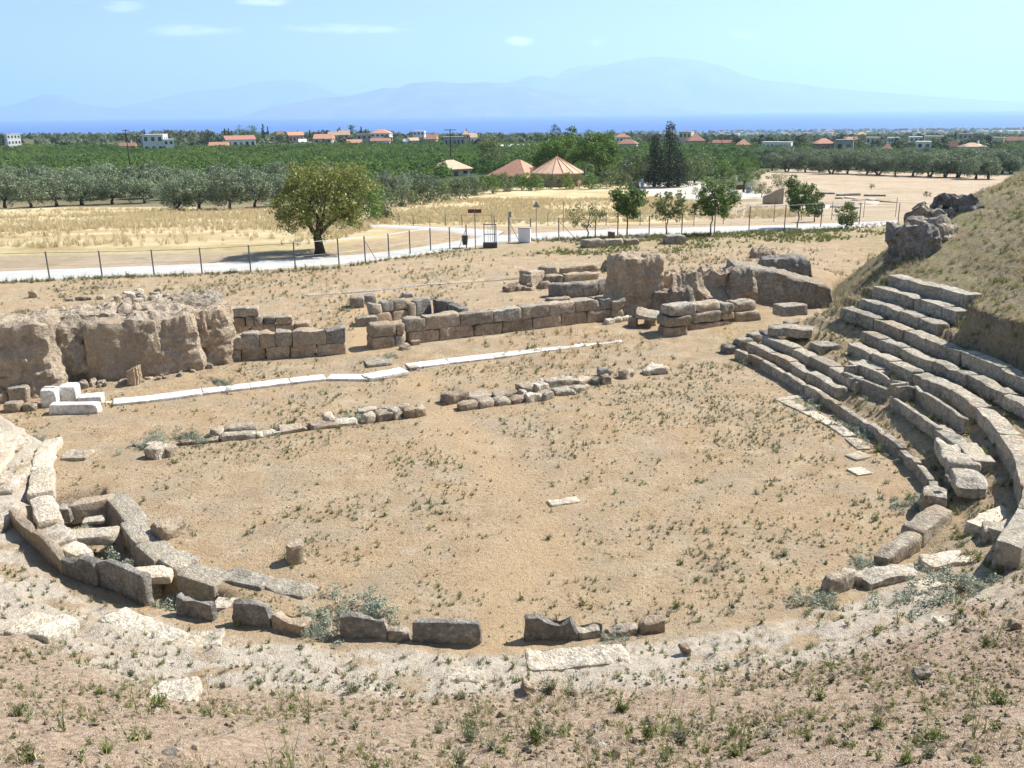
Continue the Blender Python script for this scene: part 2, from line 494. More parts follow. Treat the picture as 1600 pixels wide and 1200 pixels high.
M['wire'] = mat_plain('fence_wire', (.28, .29, .30), .5, .4, .5)
M['bark'] = mat_plain('tree_bark', (.075, .058, .045), .95, .1, var=.4, scale=9, bump=.8)
M['bark2'] = mat_plain('grey_bark', (.15, .125, .10), .95, .1, var=.4, scale=9, bump=.8)
M['asphalt'] = mat_plain('pale_concrete_road', (.43, .42, .40), .9, .1, var=.10, scale=.9)
M['brown_sign'] = mat_plain('brown_sign_paint', (.115, .03, .022), .5, .4)
M['sign_back'] = mat_plain('grey_sign_back', (.22, .225, .24), .5, .4, .3)
M['darkmetal'] = mat_plain('dark_metal', (.06, .06, .065), .5, .4, .3)
M['cabinet'] = mat_plain('white_cabinet_paint', (.70, .72, .76), .5, .4, var=.05)
M['cabinet_side'] = mat_plain('grey_cabinet_paint', (.30, .31, .33), .5, .4, var=.05)
M['concrete'] = mat_plain('concrete', (.33, .32, .30), .9, .1, var=.2)
M['wood'] = mat_plain('weathered_wood', (.20, .13, .08), .8, .2, var=.3)
M['w_white'] = mat_plain('white_render', (.74, .73, .71), .85, .1, var=.04, scale=.8)
M['w_cream'] = mat_plain('cream_render', (.60, .53, .42), .85, .1, var=.05, scale=.8)
M['w_grey'] = mat_plain('grey_render', (.36, .35, .34), .85, .1, var=.08, scale=.8)
M['w_pink'] = mat_plain('pink_render', (.52, .36, .30), .85, .1, var=.06, scale=.8)
M['w_brown'] = mat_plain('brown_brick_wall', (.36, .23, .15), .9, .1, var=.2, scale=5)
M['pane'] = mat_plain('window_glass', (.035, .04, .05), .15, .6, var=.1)
M['frame'] = mat_plain('window_frame', (.55, .55, .55), .6, .3, var=.05)
M['film'] = mat_plain('greenhouse_film', (.78, .78, .76), .6, .3, var=.04)

def mat_tiles(name, a, b, c):
    s = NT(name)
    tc = s.n('TexCoord').outputs['Object']
    n1 = s.noise(tc, 1.2, 4, .6)
    w = s.n('TexWave', {'wave_type': 'BANDS', 'bands_direction': 'Z'}, Vector=tc, Scale=3.2, Distortion=.4)
    col = s.ramp(n1, [(.3, a), (.5, b), (.7, c)])
    col = s.mix(s.math('MULTIPLY', w.outputs['Fac'], .35), col, tuple(v * .7 for v in a))
    return s.done(s.bsdf(col, .85, .15, s.bump(w.outputs['Fac'], .5, .05)))
M['tile'] = mat_tiles('terracotta_tiles', (.50, .245, .165), (.58, .31, .21), (.62, .375, .27))
M['tile_pale'] = mat_tiles('pale_terracotta_tiles', (.55, .36, .24), (.66, .46, .32), (.70, .52, .39))
M['tile_red'] = mat_tiles('red_roof_tiles', (.34, .16, .115), (.42, .215, .155), (.46, .26, .195))

M['leaf_big'] = mat_leaf('yellow_green_leaf', (.105, .135, .038), (.285, .31, .095), ((.40, .35, .10), .12), .35, .05)
M['leaf_olive'] = mat_leaf('olive_leaf', (.12, .155, .085), (.31, .36, .225), None, .15, .22)
M['leaf_citrus'] = mat_leaf('citrus_leaf', (.06, .115, .03), (.18, .29, .065), None, .25, .30, ((.20, .27, .06), (.05, .085, .03)))
M['leaf_young'] = mat_leaf('fresh_green_leaf', (.065, .11, .03), (.20, .28, .085), None, .35, .1)
M['leaf_pale'] = mat_leaf('pale_green_leaf', (.11, .135, .05), (.25, .27, .12), None, .35, .1)
M['leaf_pine'] = mat_leaf('pine_needles', (.065, .12, .022), (.19, .29, .055), None, .2, .15)
M['leaf_dark'] = mat_leaf('dark_conifer_leaf', (.022, .034, .02), (.075, .095, .055), None, .12, .2)
M['leaf_bush'] = mat_leaf('shrub_leaf', (.075, .10, .045), (.21, .24, .11), None, .25, .3)
M['weed'] = mat_leaf('weed_leaf', (.10, .135, .04), (.25, .28, .10), ((.30, .27, .12), .10), .3, .3)
M['weed_blue'] = mat_leaf('grey_green_leaf', (.20, .235, .165), (.40, .43, .33), ((.50, .50, .42), .12), .3, .2)
M['weed_dark'] = mat_leaf('dark_weed_leaf', (.17, .18, .11), (.33, .33, .22), None, .25, .35)
M['dry'] = mat_leaf('dry_stalks', (.33, .25, .14), (.56, .46, .30), None, .25, .25)
M['straw'] = mat_leaf('straw_stalks', (.46, .36, .19), (.66, .56, .35), None, .3, .2)

# ------------------------------------------------------------------ object helpers
def mesh_np(name, V, Fc, smooth=False, mat=None):
    me = bpy.data.meshes.new(name)
    V = np.asarray(V, np.float32)
    if isinstance(Fc, np.ndarray):
        k = Fc.shape[1]
        me.vertices.add(len(V)); me.vertices.foreach_set('co', V.ravel())
        me.loops.add(Fc.size); me.loops.foreach_set('vertex_index', Fc.astype(np.int32).ravel())
        me.polygons.add(len(Fc)); me.polygons.foreach_set('loop_start', np.arange(0, Fc.size, k, dtype=np.int32))
        me.update(calc_edges=True)
    else:
        me.from_pydata([tuple(map(float, v)) for v in V], [], [tuple(map(int, f)) for f in Fc])
        me.update()
    if smooth:
        me.polygons.foreach_set('use_smooth', np.ones(len(me.polygons), bool))
    if mat is not None: me.materials.append(mat)
    return me

def put(name, me, parent=None, loc=(0, 0, 0), rz=0.0, rot=None, label=None, cat=None, group=None, kind=None):
    o = bpy.data.objects.new(name, me)
    COL.objects.link(o)
    if parent is not None:
        o.parent = parent
        loc = np.asarray(loc, float) - np.asarray(parent['_at'], float)
    o.location = tuple(float(v) for v in loc)
    o.rotation_euler = rot if rot is not None else (0, 0, rz)
    tag(o, label, cat, group, kind)
    return o

def tag(o, label=None, cat=None, group=None, kind=None):
    if label: o['label'] = label
    if cat: o['category'] = cat
    if group: o['group'] = group
    if kind or cat: o['kind'] = kind or 'thing'
    return o

def thing(name, loc, label, cat, group=None):
    o = bpy.data.objects.new(name, None)
    o.empty_display_size = .3
    COL.objects.link(o)
    o.location = tuple(float(v) for v in loc)
    o['_at'] = [float(v) for v in loc]
    return tag(o, label, cat, group, 'thing')

class MB:
    """collects boxes, bars and faces into one mesh"""
    def __init__(s): s.V, s.F = [], []
    def add(s, V, F):
        b = len(s.V)
        s.V += [tuple(map(float, v)) for v in V]; s.F += [tuple(int(i) + b for i in f) for f in F]
        return s
    def box(s, c, size, rz=0.0):
        hx, hy, hz = [v / 2 for v in size]
        cs, sn = math.cos(rz), math.sin(rz)
        V = [(c[0] + x * cs - y * sn, c[1] + x * sn + y * cs, c[2] + z) for z in (-hz, hz) for x, y in ((-hx, -hy), (hx, -hy), (hx, hy), (-hx, hy))]
        return s.add(V, [(3, 2, 1, 0), (4, 5, 6, 7), (0, 1, 5, 4), (1, 2, 6, 5), (2, 3, 7, 6), (3, 0, 4, 7)])
    def tube(s, pts, rad, n=6):
        pts = [np.asarray(p, float) for p in pts]
        if np.isscalar(rad): rad = [rad] * len(pts)
        V, F = [], []
        for i, p in enumerate(pts):
            t = pts[min(i + 1, len(pts) - 1)] - pts[max(i - 1, 0)]
            t = t / (np.linalg.norm(t) + 1e-9)
            a = np.cross(t, (0, 0, 1) if abs(t[2]) < .9 else (1, 0, 0)); a /= np.linalg.norm(a)
            b = np.cross(t, a)
            for k in range(n):
                q = 2 * math.pi * k / n
                V.append(p + rad[i] * (math.cos(q) * a + math.sin(q) * b))
        for i in range(len(pts) - 1):
            for k in range(n):
                F.append((i * n + k, i * n + (k + 1) % n, (i + 1) * n + (k + 1) % n, (i + 1) * n + k))
        F.append(tuple(range(n - 1, -1, -1))); F.append(tuple((len(pts) - 1) * n + k for k in range(n)))
        return s.add(V, F)
    def mesh(s, name, mat, smooth=False): return mesh_np(name, s.V, s.F, smooth, mat)

# ------------------------------------------------------------------ ground, one sheet
FE = np.r_[np.arange(-24, 3, 1.0), np.arange(3, 46, .105), np.geomspace(46, 92, 150)[:-1], np.geomspace(92, 6000, 190)]
NX = 470
UU = np.linspace(-1, 1, NX)
WID = np.interp(FE, [-24, 3, 20, 46, 92, 6000], [26, 17, 24, 40, 86, 5600])
GX = UU[None, :] * WID[:, None]
GY = np.repeat(FE[:, None], NX, 1)
GZ = terrain(GX, GY)
gx, gy, gzv = GX.ravel(), GY.ravel(), GZ.ravel()
ii = np.arange(len(FE) * NX).reshape(len(FE), NX)
quads = np.stack([ii[:-1, :-1], ii[:-1, 1:], ii[1:, 1:], ii[1:, :-1]], -1).reshape(-1, 4)
gme = mesh_np('ground', np.stack([gx, gy, gzv], 1), quads, True, M['ground'])
ground = put('ground', gme, kind='structure')

# patch masks (what grows or lies there), from outlines of the patches on the ground
gp = np.stack([gx, gy], 1)
def G2(pts): return np.array([T(*p)[:2] for p in pts])
kd, karc, _ = poly_dist(gp, KC)
kin = in_poly(gp, np.vstack([KC, KC[:1]]))
dd_, _, dside = poly_dist(gp, D_LINE)
kin = kin | ((dd_ < .4) & (gp[:, 0] > -13.4) & (gp[:, 0] < 8.2))
hillm = (dside < 0) & ~kin & (gy < 90)
wob = n2(gx, gy, .35, 3, 12.)
def soft(poly, w):
    d, _, _ = poly_dist(gp, np.vstack([poly, poly[:1]]))
    return sstep(-w, w, np.where(in_poly(gp, poly), d, -d) + .5 * w * wob)
wnear = sstep(S_MIX0, S_MIX1, karc)
white = hillm * sstep(.25, .5, kd) * (1 - sstep(2.5, 3.3, kd + .5 * wob)) * wnear
whiteL = hillm * sstep(KS[-1] - 9, KS[-1] - 4, karc) * (1 - sstep(5.5, 7.5, kd + .8 * wob))
slope_m = hillm * np.clip(sstep(2.2, 3.4, kd + .6 * wob) * wnear + .35 * (1 - wnear), 0, 1)
turf = hillm * sstep(4.5, 6.2, kd + .6 * wob) * (1 - sstep(13, 19, karc)) + hillm * sstep(16, 24, gx + .8 * wob)
strawL = soft(G2([(-700, 331), (-300, 328), (0, 322), (250, 322), (440, 326), (600, 352), (620, 372), (470, 392), (300, 396), (0, 402), (-300, 412), (-700, 425)]), 1.2)
strawC = soft(G2([(560, 350), (620, 322), (760, 300), (900, 285), (1010, 292), (1090, 318), (1220, 322), (1300, 336), (900, 353), (700, 354)]), 1.2)
bareR = soft(G2([(1080, 318), (1190, 316), (1180, 268), (1260, 264), (1500, 272), (1700, 277), (2200, 290), (2200, 350), (1450, 345), (1100, 345)]), 1.5)
bareL = soft(G2([(-700, 423), (0, 401), (460, 392), (540, 396), (300, 414), (0, 424), (-700, 450)]), .6)
pale = soft(G2([(985, 292), (1000, 285), (1090, 284), (1150, 297), (1195, 300), (1198, 312), (1095, 314), (1030, 310)]), .8)
pathm = np.maximum(soft(np.array([at_z(*p)[:2] for p in [(545, 560), (548, 490), (600, 455), (618, 455), (578, 490), (585, 560)]]), .25), .75 * soft(np.array([at_z(*p)[:2] for p in [(755, 1015), (800, 820), (715, 700), (640, 600), (675, 600), (770, 700), (870, 800), (815, 1015)]]), 1.0))
green = (soft(G2([(900, 376), (1130, 366), (1330, 352), (1440, 345), (1440, 356), (1330, 374), (1180, 386), (1000, 398), (840, 394)]), .8) * .9
         + .6 * turf + .35 * hillm * (1 - wnear) + .45 * sstep(57, 62, gy) * (gy < 66) * (gx < 2)
         + .5 * soft(np.array([at_z(*p)[:2] for p in [(1080, 560), (1130, 500), (1200, 470), (1180, 545)]]), .5))
fm = np.interp(gy, [138, 160, 185], [0, .6, 1]) * (1 - np.clip(strawL + strawC + bareR + pale, 0, 1))
for nm, arr in (('white', np.clip(white + whiteL, 0, 1)), ('slope', slope_m), ('turf', np.clip(turf, 0, 1)), ('straw', np.clip(strawL + strawC, 0, 1)),
                ('bare', np.clip(np.maximum(bareR, bareL), 0, 1)), ('pale', np.clip(pale, 0, 1)), ('trodden', np.clip(pathm, 0, 1)), ('green', np.clip(green, 0, 1)), ('far', fm)):
    a = gme.attributes.new(nm, 'FLOAT', 'POINT')
    a.data.foreach_set('value', np.asarray(arr, np.float32).ravel())

# ------------------------------------------------------------------ road
def strip(name, left_px, right_px, lift, mat, n=60):
    A, B = _smooth(G2(left_px), 2), _smooth(G2(right_px), 2)
    def res(P):
        s = np.r_[0, np.cumsum(np.hypot(*np.diff(P, axis=0).T))]
        u = np.linspace(0, s[-1], n)
        return np.stack([np.interp(u, s, P[:, 0]), np.interp(u, s, P[:, 1])], 1)
    A, B = res(A), res(B)
    V, W = [], 7
    for a, b in zip(A, B):
        for k in range(W):
            p = a + (b - a) * k / (W - 1)
            edge = -.12 if k in (0, W - 1) else lift
            V.append((p[0], p[1], gz(p[0], p[1]) + edge))
    F = [(i * W + k, i * W + k + 1, (i + 1) * W + k + 1, (i + 1) * W + k) for i in range(n - 1) for k in range(W - 1)]
    return put(name, mesh_np(name, V, F, True, mat), kind='structure')
strip('road', [(-420, 442), (-200, 433), (0, 423), (160, 417), (310, 412), (420, 404), (560, 398), (690, 381), (760, 367), (900, 360), (1060, 356), (1300, 349), (1405, 344)],
      [(-420, 466), (-200, 455), (0, 442), (160, 435), (310, 428), (430, 423), (560, 412), (690, 394), (780, 382), (900, 370), (1060, 366), (1300, 360), (1400, 352)], .07, M['asphalt'])
strip('side_road', [(500, 352), (560, 351), (640, 353), (700, 356), (760, 358), (790, 361)], [(500, 356), (560, 355), (640, 358), (700, 363), (745, 372), (770, 375)], .075, M['asphalt'], 30)

# ------------------------------------------------------------------ sea and far mountains
def mat_sea():
    s = NT('sea_water')
    pos = s.n('NewGeometry').outputs['Position']
    n = s.noise(pos, .02, 4, .6)
    c = s.ramp(s.noise(pos, .0006, 4, .6), [(.35, (.040, .105, .33)), (.65, (.055, .13, .37))])
    b = s.bsdf(c, .55, .12, s.bump(n, .6, 6.0))
    return s.done(b)
sv = [(-43000, 1500, -100), (43000, 1500, -100), (43000, 46000, -100), (-43000, 46000, -100)]
put('sea', mesh_np('sea', sv, [(0, 1, 2, 3)], False, mat_sea()), kind='structure')

def mat_mount():
    s = NT('mountain_scrub')
    pos = s.n('NewGeometry').outputs['Position']
    c = s.ramp(s.noise(pos, .0015, 6, .65), [(.35, (.06, .065, .04)), (.55, (.15, .13, .10)), (.7, (.26, .23, .19))])
    return s.done(s.bsdf(c, .95, .05))
MM = mat_mount()
def mountain(pts_px, Y, depth, seed, name='mountain'):
    """ridge line read along the skyline at distance Y, with flanks falling away on both sides"""
    xs = np.array([p[0] for p in pts_px], float); ys = np.array([p[1] for p in pts_px], float)
    px = np.linspace(xs[0], xs[-1], 150)
    py = np.interp(px, xs, ys)
    top = []
    for a, b in zip(px, py):
        r = ray(a, b); q = CAM + r * (Y / r[1]); top.append(q)
    top = np.array(top)
    rows = np.linspace(-1, 1, 25)
    V = []
    for v in rows:
        prof = np.maximum(0, 1 - abs(v)) ** .9
        x = top[:, 0]; y = top[:, 1] + v * depth
        hgt = np.maximum(top[:, 2] + 110, 0)
        nz = fbm(np.stack([x / 1500 + seed, y / 1500, np.full_like(x, seed)], 1), 5)
        h = hgt * prof * (1 + .55 * np.minimum(nz, .0) * (1 - np.exp(-(v / .12) ** 2))) - 112 * 1.0
        h = np.where(abs(v) > .97, -118, h)
        V.append(np.stack([x, y, h], 1))
    V = np.concatenate(V)
    nn = len(px)
    idx = np.arange(len(V)).reshape(len(rows), nn)
    Q = np.stack([idx[:-1, :-1], idx[:-1, 1:], idx[1:, 1:], idx[1:, :-1]], -1).reshape(-1, 4)
    return put(name, mesh_np(name, V, Q, True, MM), kind='structure')
mountain([(395, 178), (430, 165), (470, 159), (500, 153), (545, 150), (575, 143), (600, 137), (620, 138), (640, 130), (680, 127), (720, 130), (760, 128), (800, 130), (830, 138), (900, 150), (1000, 160), (1100, 175)], 24000, 3000, 2.0)
mountain([(600, 172), (700, 150), (770, 136), (800, 127), (835, 117), (860, 122), (885, 125), (915, 112), (935, 103), (965, 97), (1000, 90), (1030, 88), (1080, 92), (1130, 103), (1160, 117), (1190, 125), (1240, 130), (1300, 138), (1400, 146), (1450, 150), (1550, 157), (1650, 160), (2100, 150), (2600, 160)], 31000, 4200, 5.0)
mountain([(820, 140), (860, 124), (890, 106), (915, 101), (950, 102), (990, 120), (1100, 150)], 36500, 2500, 9.0)
mountain([(-700, 150), (-300, 165), (0, 168), (30, 160), (60, 149), (80, 146), (102, 150), (130, 163), (170, 168), (300, 172), (420, 178)], 30000, 2500, 13.0)
mountain([(150, 175), (220, 160), (300, 142), (360, 138), (400, 128), (450, 124), (490, 130), (520, 144), (620, 160), (800, 170)], 37500, 3000, 17.0)

# ------------------------------------------------------------------ haze
hm = bpy.data.materials.new('haze'); hm.use_nodes = True
hn = hm.node_tree.nodes; hn.clear()
ho = hn.new('ShaderNodeOutputMaterial'); hv = hn.new('ShaderNodeVolumePrincipled')
hv.inputs['Density'].default_value = HAZE_DENSITY
hv.inputs['Color'].default_value = (.53, .76, 1.0, 1)
hv.inputs['Anisotropy'].default_value = .25
hm.node_tree.links.new(hv.outputs[0], ho.inputs['Volume'])
hb = MB().box((0, 22300, 920), (90000, 51400, 2180)).mesh('haze', hm)
put('haze', hb, kind='stuff')

# ------------------------------------------------------------------ stone blocks
def lattice_box(n):
    """surface lattice of a unit box with n=(nx,ny,nz) cells"""
    nx, ny, nz = n
    idx, V, F = {}, [], []
    def vid(i, j, k):
        key = (i, j, k)
        if key not in idx:
            idx[key] = len(V); V.append((i / nx * 2 - 1, j / ny * 2 - 1, k / nz * 2 - 1))
        return idx[key]
    for i in range(nx):
        for j in range(ny):
            F.append((vid(i, j, 0), vid(i, j + 1, 0), vid(i + 1, j + 1, 0), vid(i + 1, j, 0)))
            F.append((vid(i, j, nz), vid(i + 1, j, nz), vid(i + 1, j + 1, nz), vid(i, j + 1, nz)))
    for i in range(nx):
        for k in range(nz):
            F.append((vid(i, 0, k), vid(i + 1, 0, k), vid(i + 1, 0, k + 1), vid(i, 0, k + 1)))
            F.append((vid(i, ny, k), vid(i, ny, k + 1), vid(i + 1, ny, k + 1), vid(i + 1, ny, k)))
    for j in range(ny):
        for k in range(nz):
            F.append((vid(0, j, k), vid(0, j, k + 1), vid(0, j + 1, k + 1), vid(0, j + 1, k)))
            F.append((vid(nx, j, k), vid(nx, j + 1, k), vid(nx, j + 1, k + 1), vid(nx, j, k + 1)))
    return np.array(V, float), np.array(F, int)
_LAT = {}
SEED = [0]
def rough_block(L, D, H, seg=.16, amp=.03, rnd=.03, big=0.0, smooth=True, mat=None, name='stone_block', topchip=0.0, topslope=0.0, curve=None, maxn=9, taper=0.0, chips=3, craggy=0.0):
    """weathered ashlar: base centre at the origin, length along x, depth along y; edges worn, faces uneven"""
    SEED[0] += 1
    sd = SEED[0] * 3.77
    n = tuple(int(np.clip(round(v / seg) + 2, 4, maxn + 2)) for v in (L, D, H))
    if n not in _LAT: _LAT[n] = lattice_box(n)
    U, F = _LAT[n]
    half = np.array([L, D, H]) / 2
    r = min(rnd, half.min() * .45)
    P = np.empty_like(U)
    for a in range(3):          # tight rows of vertices beside the edges
        k = n[a]
        if k >= 4:
            ln_ = np.r_[-half[a], np.linspace(-half[a] + r, half[a] - r, k - 1), half[a]]
            P[:, a] = ln_[np.round((U[:, a] + 1) / 2 * k).astype(int)]
        else:
            P[:, a] = U[:, a] * half[a]
    q = np.clip(P, -(half - r), half - r)
    dv = P - q
    ln = np.linalg.norm(dv, axis=1, keepdims=True)
    P = np.where(ln > 1e-9, q + dv / np.maximum(ln, 1e-9) * r, P)
    nrm = np.where(ln > 1e-9, dv / np.maximum(ln, 1e-9), 0)
    s1 = fbm(P / .30 + sd, 3)
    P = P + nrm * (amp * s1)[:, None]
    if big:
        for a in range(3):
            P[:, a] += big * fbm(P / (.55 * max(L, .6)) + sd + 40 * a, 2)
    if craggy:
        dirn = P / half; dirn /= np.linalg.norm(dirn, axis=1, keepdims=True) + 1e-9
        f1 = fbm(P / .75 + sd * 1.3, 4)
        f2 = 1 - np.abs(fbm(P / .42 + sd * 2.1, 4))
        f3 = 1 - np.abs(vnoise(P * np.array([1, 1, 2.2]) / .9 + sd))
        P = P + dirn * (craggy * (.55 * f1 + .55 * (f2 - .6) - .35 * np.clip(f3 - .8, 0, 1) * 5 * .4))[:, None]
    if topchip:
        up = U[:, 2] > .2
        c = np.maximum(0, fbm(np.stack([P[:, 0] / .55 + sd, P[:, 1] / .7, np.zeros(len(P))], 1), 3)) * topchip
        P[:, 2] -= up * c * (U[:, 2] - .2) / .8
    if L < 3 and min(L, D, H) > .12:            # broken corners
        for _ in range(chips):
            cn = np.array([RNG.choice((-1, 1)) * half[0], RNG.choice((-1, 1)) * half[1], half[2] if RNG.random() < .8 else -half[2]])
            rc = RNG.uniform(.12, .34)
            wv = np.clip(1 - np.linalg.norm((P - cn) * np.array([1, 1, .8]), axis=1) / rc, 0, 1)
            P = P - (cn * np.array([.5, .5, .55]) / (np.linalg.norm(cn) + .1) * .55)[None, :] * (wv * rc)[:, None]
    if topslope:
        P[:, 2] -= topslope * H * (U[:, 0] + 1) / 2 * (U[:, 2] + 1) / 2
    if taper:
        P[:, :2] *= (1 - taper * (U[:, 2:3] + 1) / 2)
    if curve:
        # bend along the tier: curve = radius (centre at -y)
        th = P[:, 0] / curve
        rr = curve + P[:, 1]
        P[:, 0], P[:, 1] = rr * np.sin(th), rr * np.cos(th) - curve
    P[:, 2] += H / 2
    me = mesh_np(name, P, F, smooth, mat)
    if smooth: me.set_sharp_from_angle(angle=math.radians(38))
    return me

def block_px(name, x0, y0, x1, y1, depth, hp, mat='grey', parent=None, z=None, label=None, cat=None, group=None, sink=.06, hm=None, back=None, **kw):
    """a block whose front foot runs between two pixels of the photograph (on the ground, or on height z)"""
    a = T(x0, y0) if z is None else at_z(x0, y0, z)
    b = T(x1, y1) if z is None else at_z(x1, y1, z)
    t = (b - a)[:2]; L = float(np.hypot(*t)); t = t / L
    nrm = np.array([-t[1], t[0]])
    c = (a + b) / 2
    zz = min(a[2], b[2]) - sink if z is None else z
    H = (px_h(c, hp) if hm is None else hm) + (sink if z is None else 0)
    me = rough_block(L - .015, depth, H, mat=M[mat], name=name, **kw)
    loc = (c[0] + nrm[0] * depth / 2, c[1] + nrm[1] * depth / 2, zz)
    o = put(name, me, parent, loc, math.atan2(t[1], t[0]), label=label, cat=cat, group=group)
    o['_top'] = zz + H
    return o

# ------------------------------------------------------------------ stone tiers of the right flank
tier_words = ['lowest', 'second', 'third', 'fourth', 'fifth', 'sixth', 'seventh', 'eighth', 'ninth', 'topmost']
TIER_LABEL = [
    'lowest curved stone step edging the right side of the earth floor',
    'second curved stone step on the right, in front of the hollow seats',
    'third curved stone row on the right, level with the hollow seats',
    'short fourth stone row near the right wing end, mostly under earth',
    'fifth curved stone bench row, behind the hollow seats on the right',
    'sixth curved stone bench row up the right slope',
    'seventh curved stone bench row, at the foot of the dark earth bank',
    'short stone row just above the foot of the earth bank',
    'short stone row second from the top beside the earth bank',
    'topmost short stone row on the right slope']
# stretches of each tier that still have stones (arc length along the orchestra edge)
STRETCH = [[(0.15, 14.7)], [(0.1, 6.3)], [(0.25, 6.4), (10.4, 13.0)], [(0.35, 2.6), (4.4, 6.0)], [(3.0, 17.6)], [(2.6, 14.8)], [(.7, 15.6)],
           [(.9, 4.6)], [(.7, 4.4)], [(.6, 4.2)]]
TOPD = [.2, .38, .46, .8, .48, .48, .50, .56, .56, .6]
for k, (dk, zk) in enumerate(TIERS):
    root = None
    zp = TIERS[k - 1][1] if k else 0.0
    for (s0, s1) in STRETCH[k]:
        s = s0
        while s < s1 - .25:
            f = 1 + dk / 11.5 if s > 3 else 1.0
            L = min(RNG.uniform(1.0, 1.9), s1 - s) if k else RNG.uniform(.7, 1.4)
            if s1 - s - L < .3: L = s1 - s
            sm = s + L / 2
            p, tg, nr = k_at(sm)
            def dv_(t): return float(np.interp(t, [9.3, 12.5, 15.5], [dk, 1.97, 1.65])) if k == 4 else dk
            q = p + nr * dv_(sm)
            qa, qb = k_at(max(s, .0))[0] + k_at(max(s, .01))[2] * dv_(s), k_at(s + L)[0] + k_at(s + L)[2] * dv_(s + L)
            ch = qb - qa; Lr = float(np.hypot(*ch)); ch /= Lr
            s += L
            if k not in (0, 2, 6) and RNG.random() < .05: continue
            D = TOPD[k] * RNG.uniform(.88, 1.12)
            jz = RNG.uniform(-.03, .02)
            top = zk + jz
            H = top - zp + (.16 if k != 4 else .4)
            nn = np.array([-ch[1], ch[0]])
            if nn @ nr < 0: nn = -nn
            jd = RNG.uniform(-.03, .03)
            mid = (qa + qb) / 2 + nn * (D / 2 + jd)
            if root is None:
                root = thing('seat_row', (mid[0], mid[1], zp - .1), TIER_LABEL[k], 'stone seating', 'curved stone tiers on the right flank')
            me = rough_block(Lr - RNG.uniform(.01, .035), D, H, seg=.15, amp=.018, rnd=.02, topchip=.09, chips=2, mat=M['seat' if RNG.random() < .8 else 'grey'], maxn=10)
            put('stone_block', me, root, (mid[0], mid[1], top - H), math.atan2(ch[1], ch[0]) + RNG.normal(0, .018))

# hollow seats of honour standing on the second tread
def hollow_seat(pts_px, z, depth, hb, hf, wall, label, sides=(1, 1), open_front=False):
    a, b = at_z(*pts_px[0], z), at_z(*pts_px[1], z)
    t = (b - a)[:2]; L = float(np.hypot(*t)); t /= L
    nr = np.array([-t[1], t[0]])
    if nr[0] < 0: nr = -nr
    rz = math.atan2(t[1], t[0])
    def loc(u, v, zz=0): return (a[0] + t[0] * u + nr[0] * v, a[1] + t[1] * u + nr[1] * v, z + zz)
    rt = thing('hollow_stone_seat', loc(L / 2, depth / 2), label, 'stone seat', 'hollow stone seats on the lower tiers')
    put('seat_front', rough_block(L, wall * 1.3, hf, seg=.13, amp=.018, rnd=.04, topchip=.05, mat=M['seat']), rt, loc(L / 2, wall * .65), rz)
    put('seat_base', rough_block(L - .04, depth - wall * 1.3, hf * .45, seg=.2, amp=.015, rnd=.04, mat=M['grey']), rt, loc(L / 2, depth / 2 + wall * .6, -.02), rz)
    put('seat_back', rough_block(L, wall, hb, seg=.13, amp=.02, rnd=.04, topchip=.12, mat=M['seat']), rt, loc(L / 2, depth - wall / 2, -.02), rz)
    for i, s_ in enumerate(sides):
        if s_:
            u = wall / 2 if i == 0 else L - wall / 2
            put('armrest', rough_block(wall, depth - wall * 1.6, hb * s_, seg=.13, amp=.02, rnd=.04, topchip=.08, mat=M['seat']), rt, loc(u, depth / 2 + .02, .0), rz)
    return rt
hollow_seat([(1311, 598), (1385, 630)], .42, .78, .62, .42, .12, 'trough-like stone seat with all four sides standing, on the right tiers', (1.0, .97))
hollow_seat([(1388, 636), (1462, 690)], .40, .85, .70, .40, .13, 'broken hollow stone seat with a tall left end, next to the trough seat', (1.0, .45))
# big seat blocks further round the lower tier
G_ = 'broken seat blocks along the lower right tiers'
for (x0, y0, x1, y1, dp, hm_, z_, lab) in [
        (1455, 700, 1480, 745, .75, .40, .42, 'broad pale seat block with a flat top after the hollow seats'),
        (1482, 748, 1492, 778, .70, .38, .40, 'pale seat block with a loose grey stone on its end'),
        (1478, 812, 1474, 790, .55, .55, .05, 'upright jagged grey slab fragment at the end of the lower tier'),
        (1440, 858, 1490, 822, .50, .42, .02, 'long grey seat block lying level near the bottom of the right tier'),
        (1385, 897, 1440, 862, .34, .45, .0, 'grey tilted slab with a round back beside the long seat block'),
        (1296, 936, 1338, 922, .30, .42, .0, 'dark standing slab stump at the near right edge of the floor'),
        (1340, 922, 1382, 905, .45, .24, .0, 'low pale stone joining the dark slab stump')]:
    block_px('seat_block', x0, y0, x1, y1, dp, 0, 'seat' if 'pale' in lab else 'grey', z=z_ - .05, hm=hm_, label=lab, cat='stone block', group=G_, amp=.04, rnd=.07, topchip=.16, big=.03)
block_px('loose_stone', 1470, 752, 1480, 756, .22, 12, 'dark', z=.78, label='small dark loose stone on the pale seat block', cat='stone', amp=.06, rnd=.1)
block_px('seat_block', 1533, 850, 1575, 842, .6, 20, 'grey', label='squared grey block end lying on the right slope below the benches', cat='stone block', group=G_, amp=.04, topchip=.1)
WG = 'worn slabs sunk along the near edge'
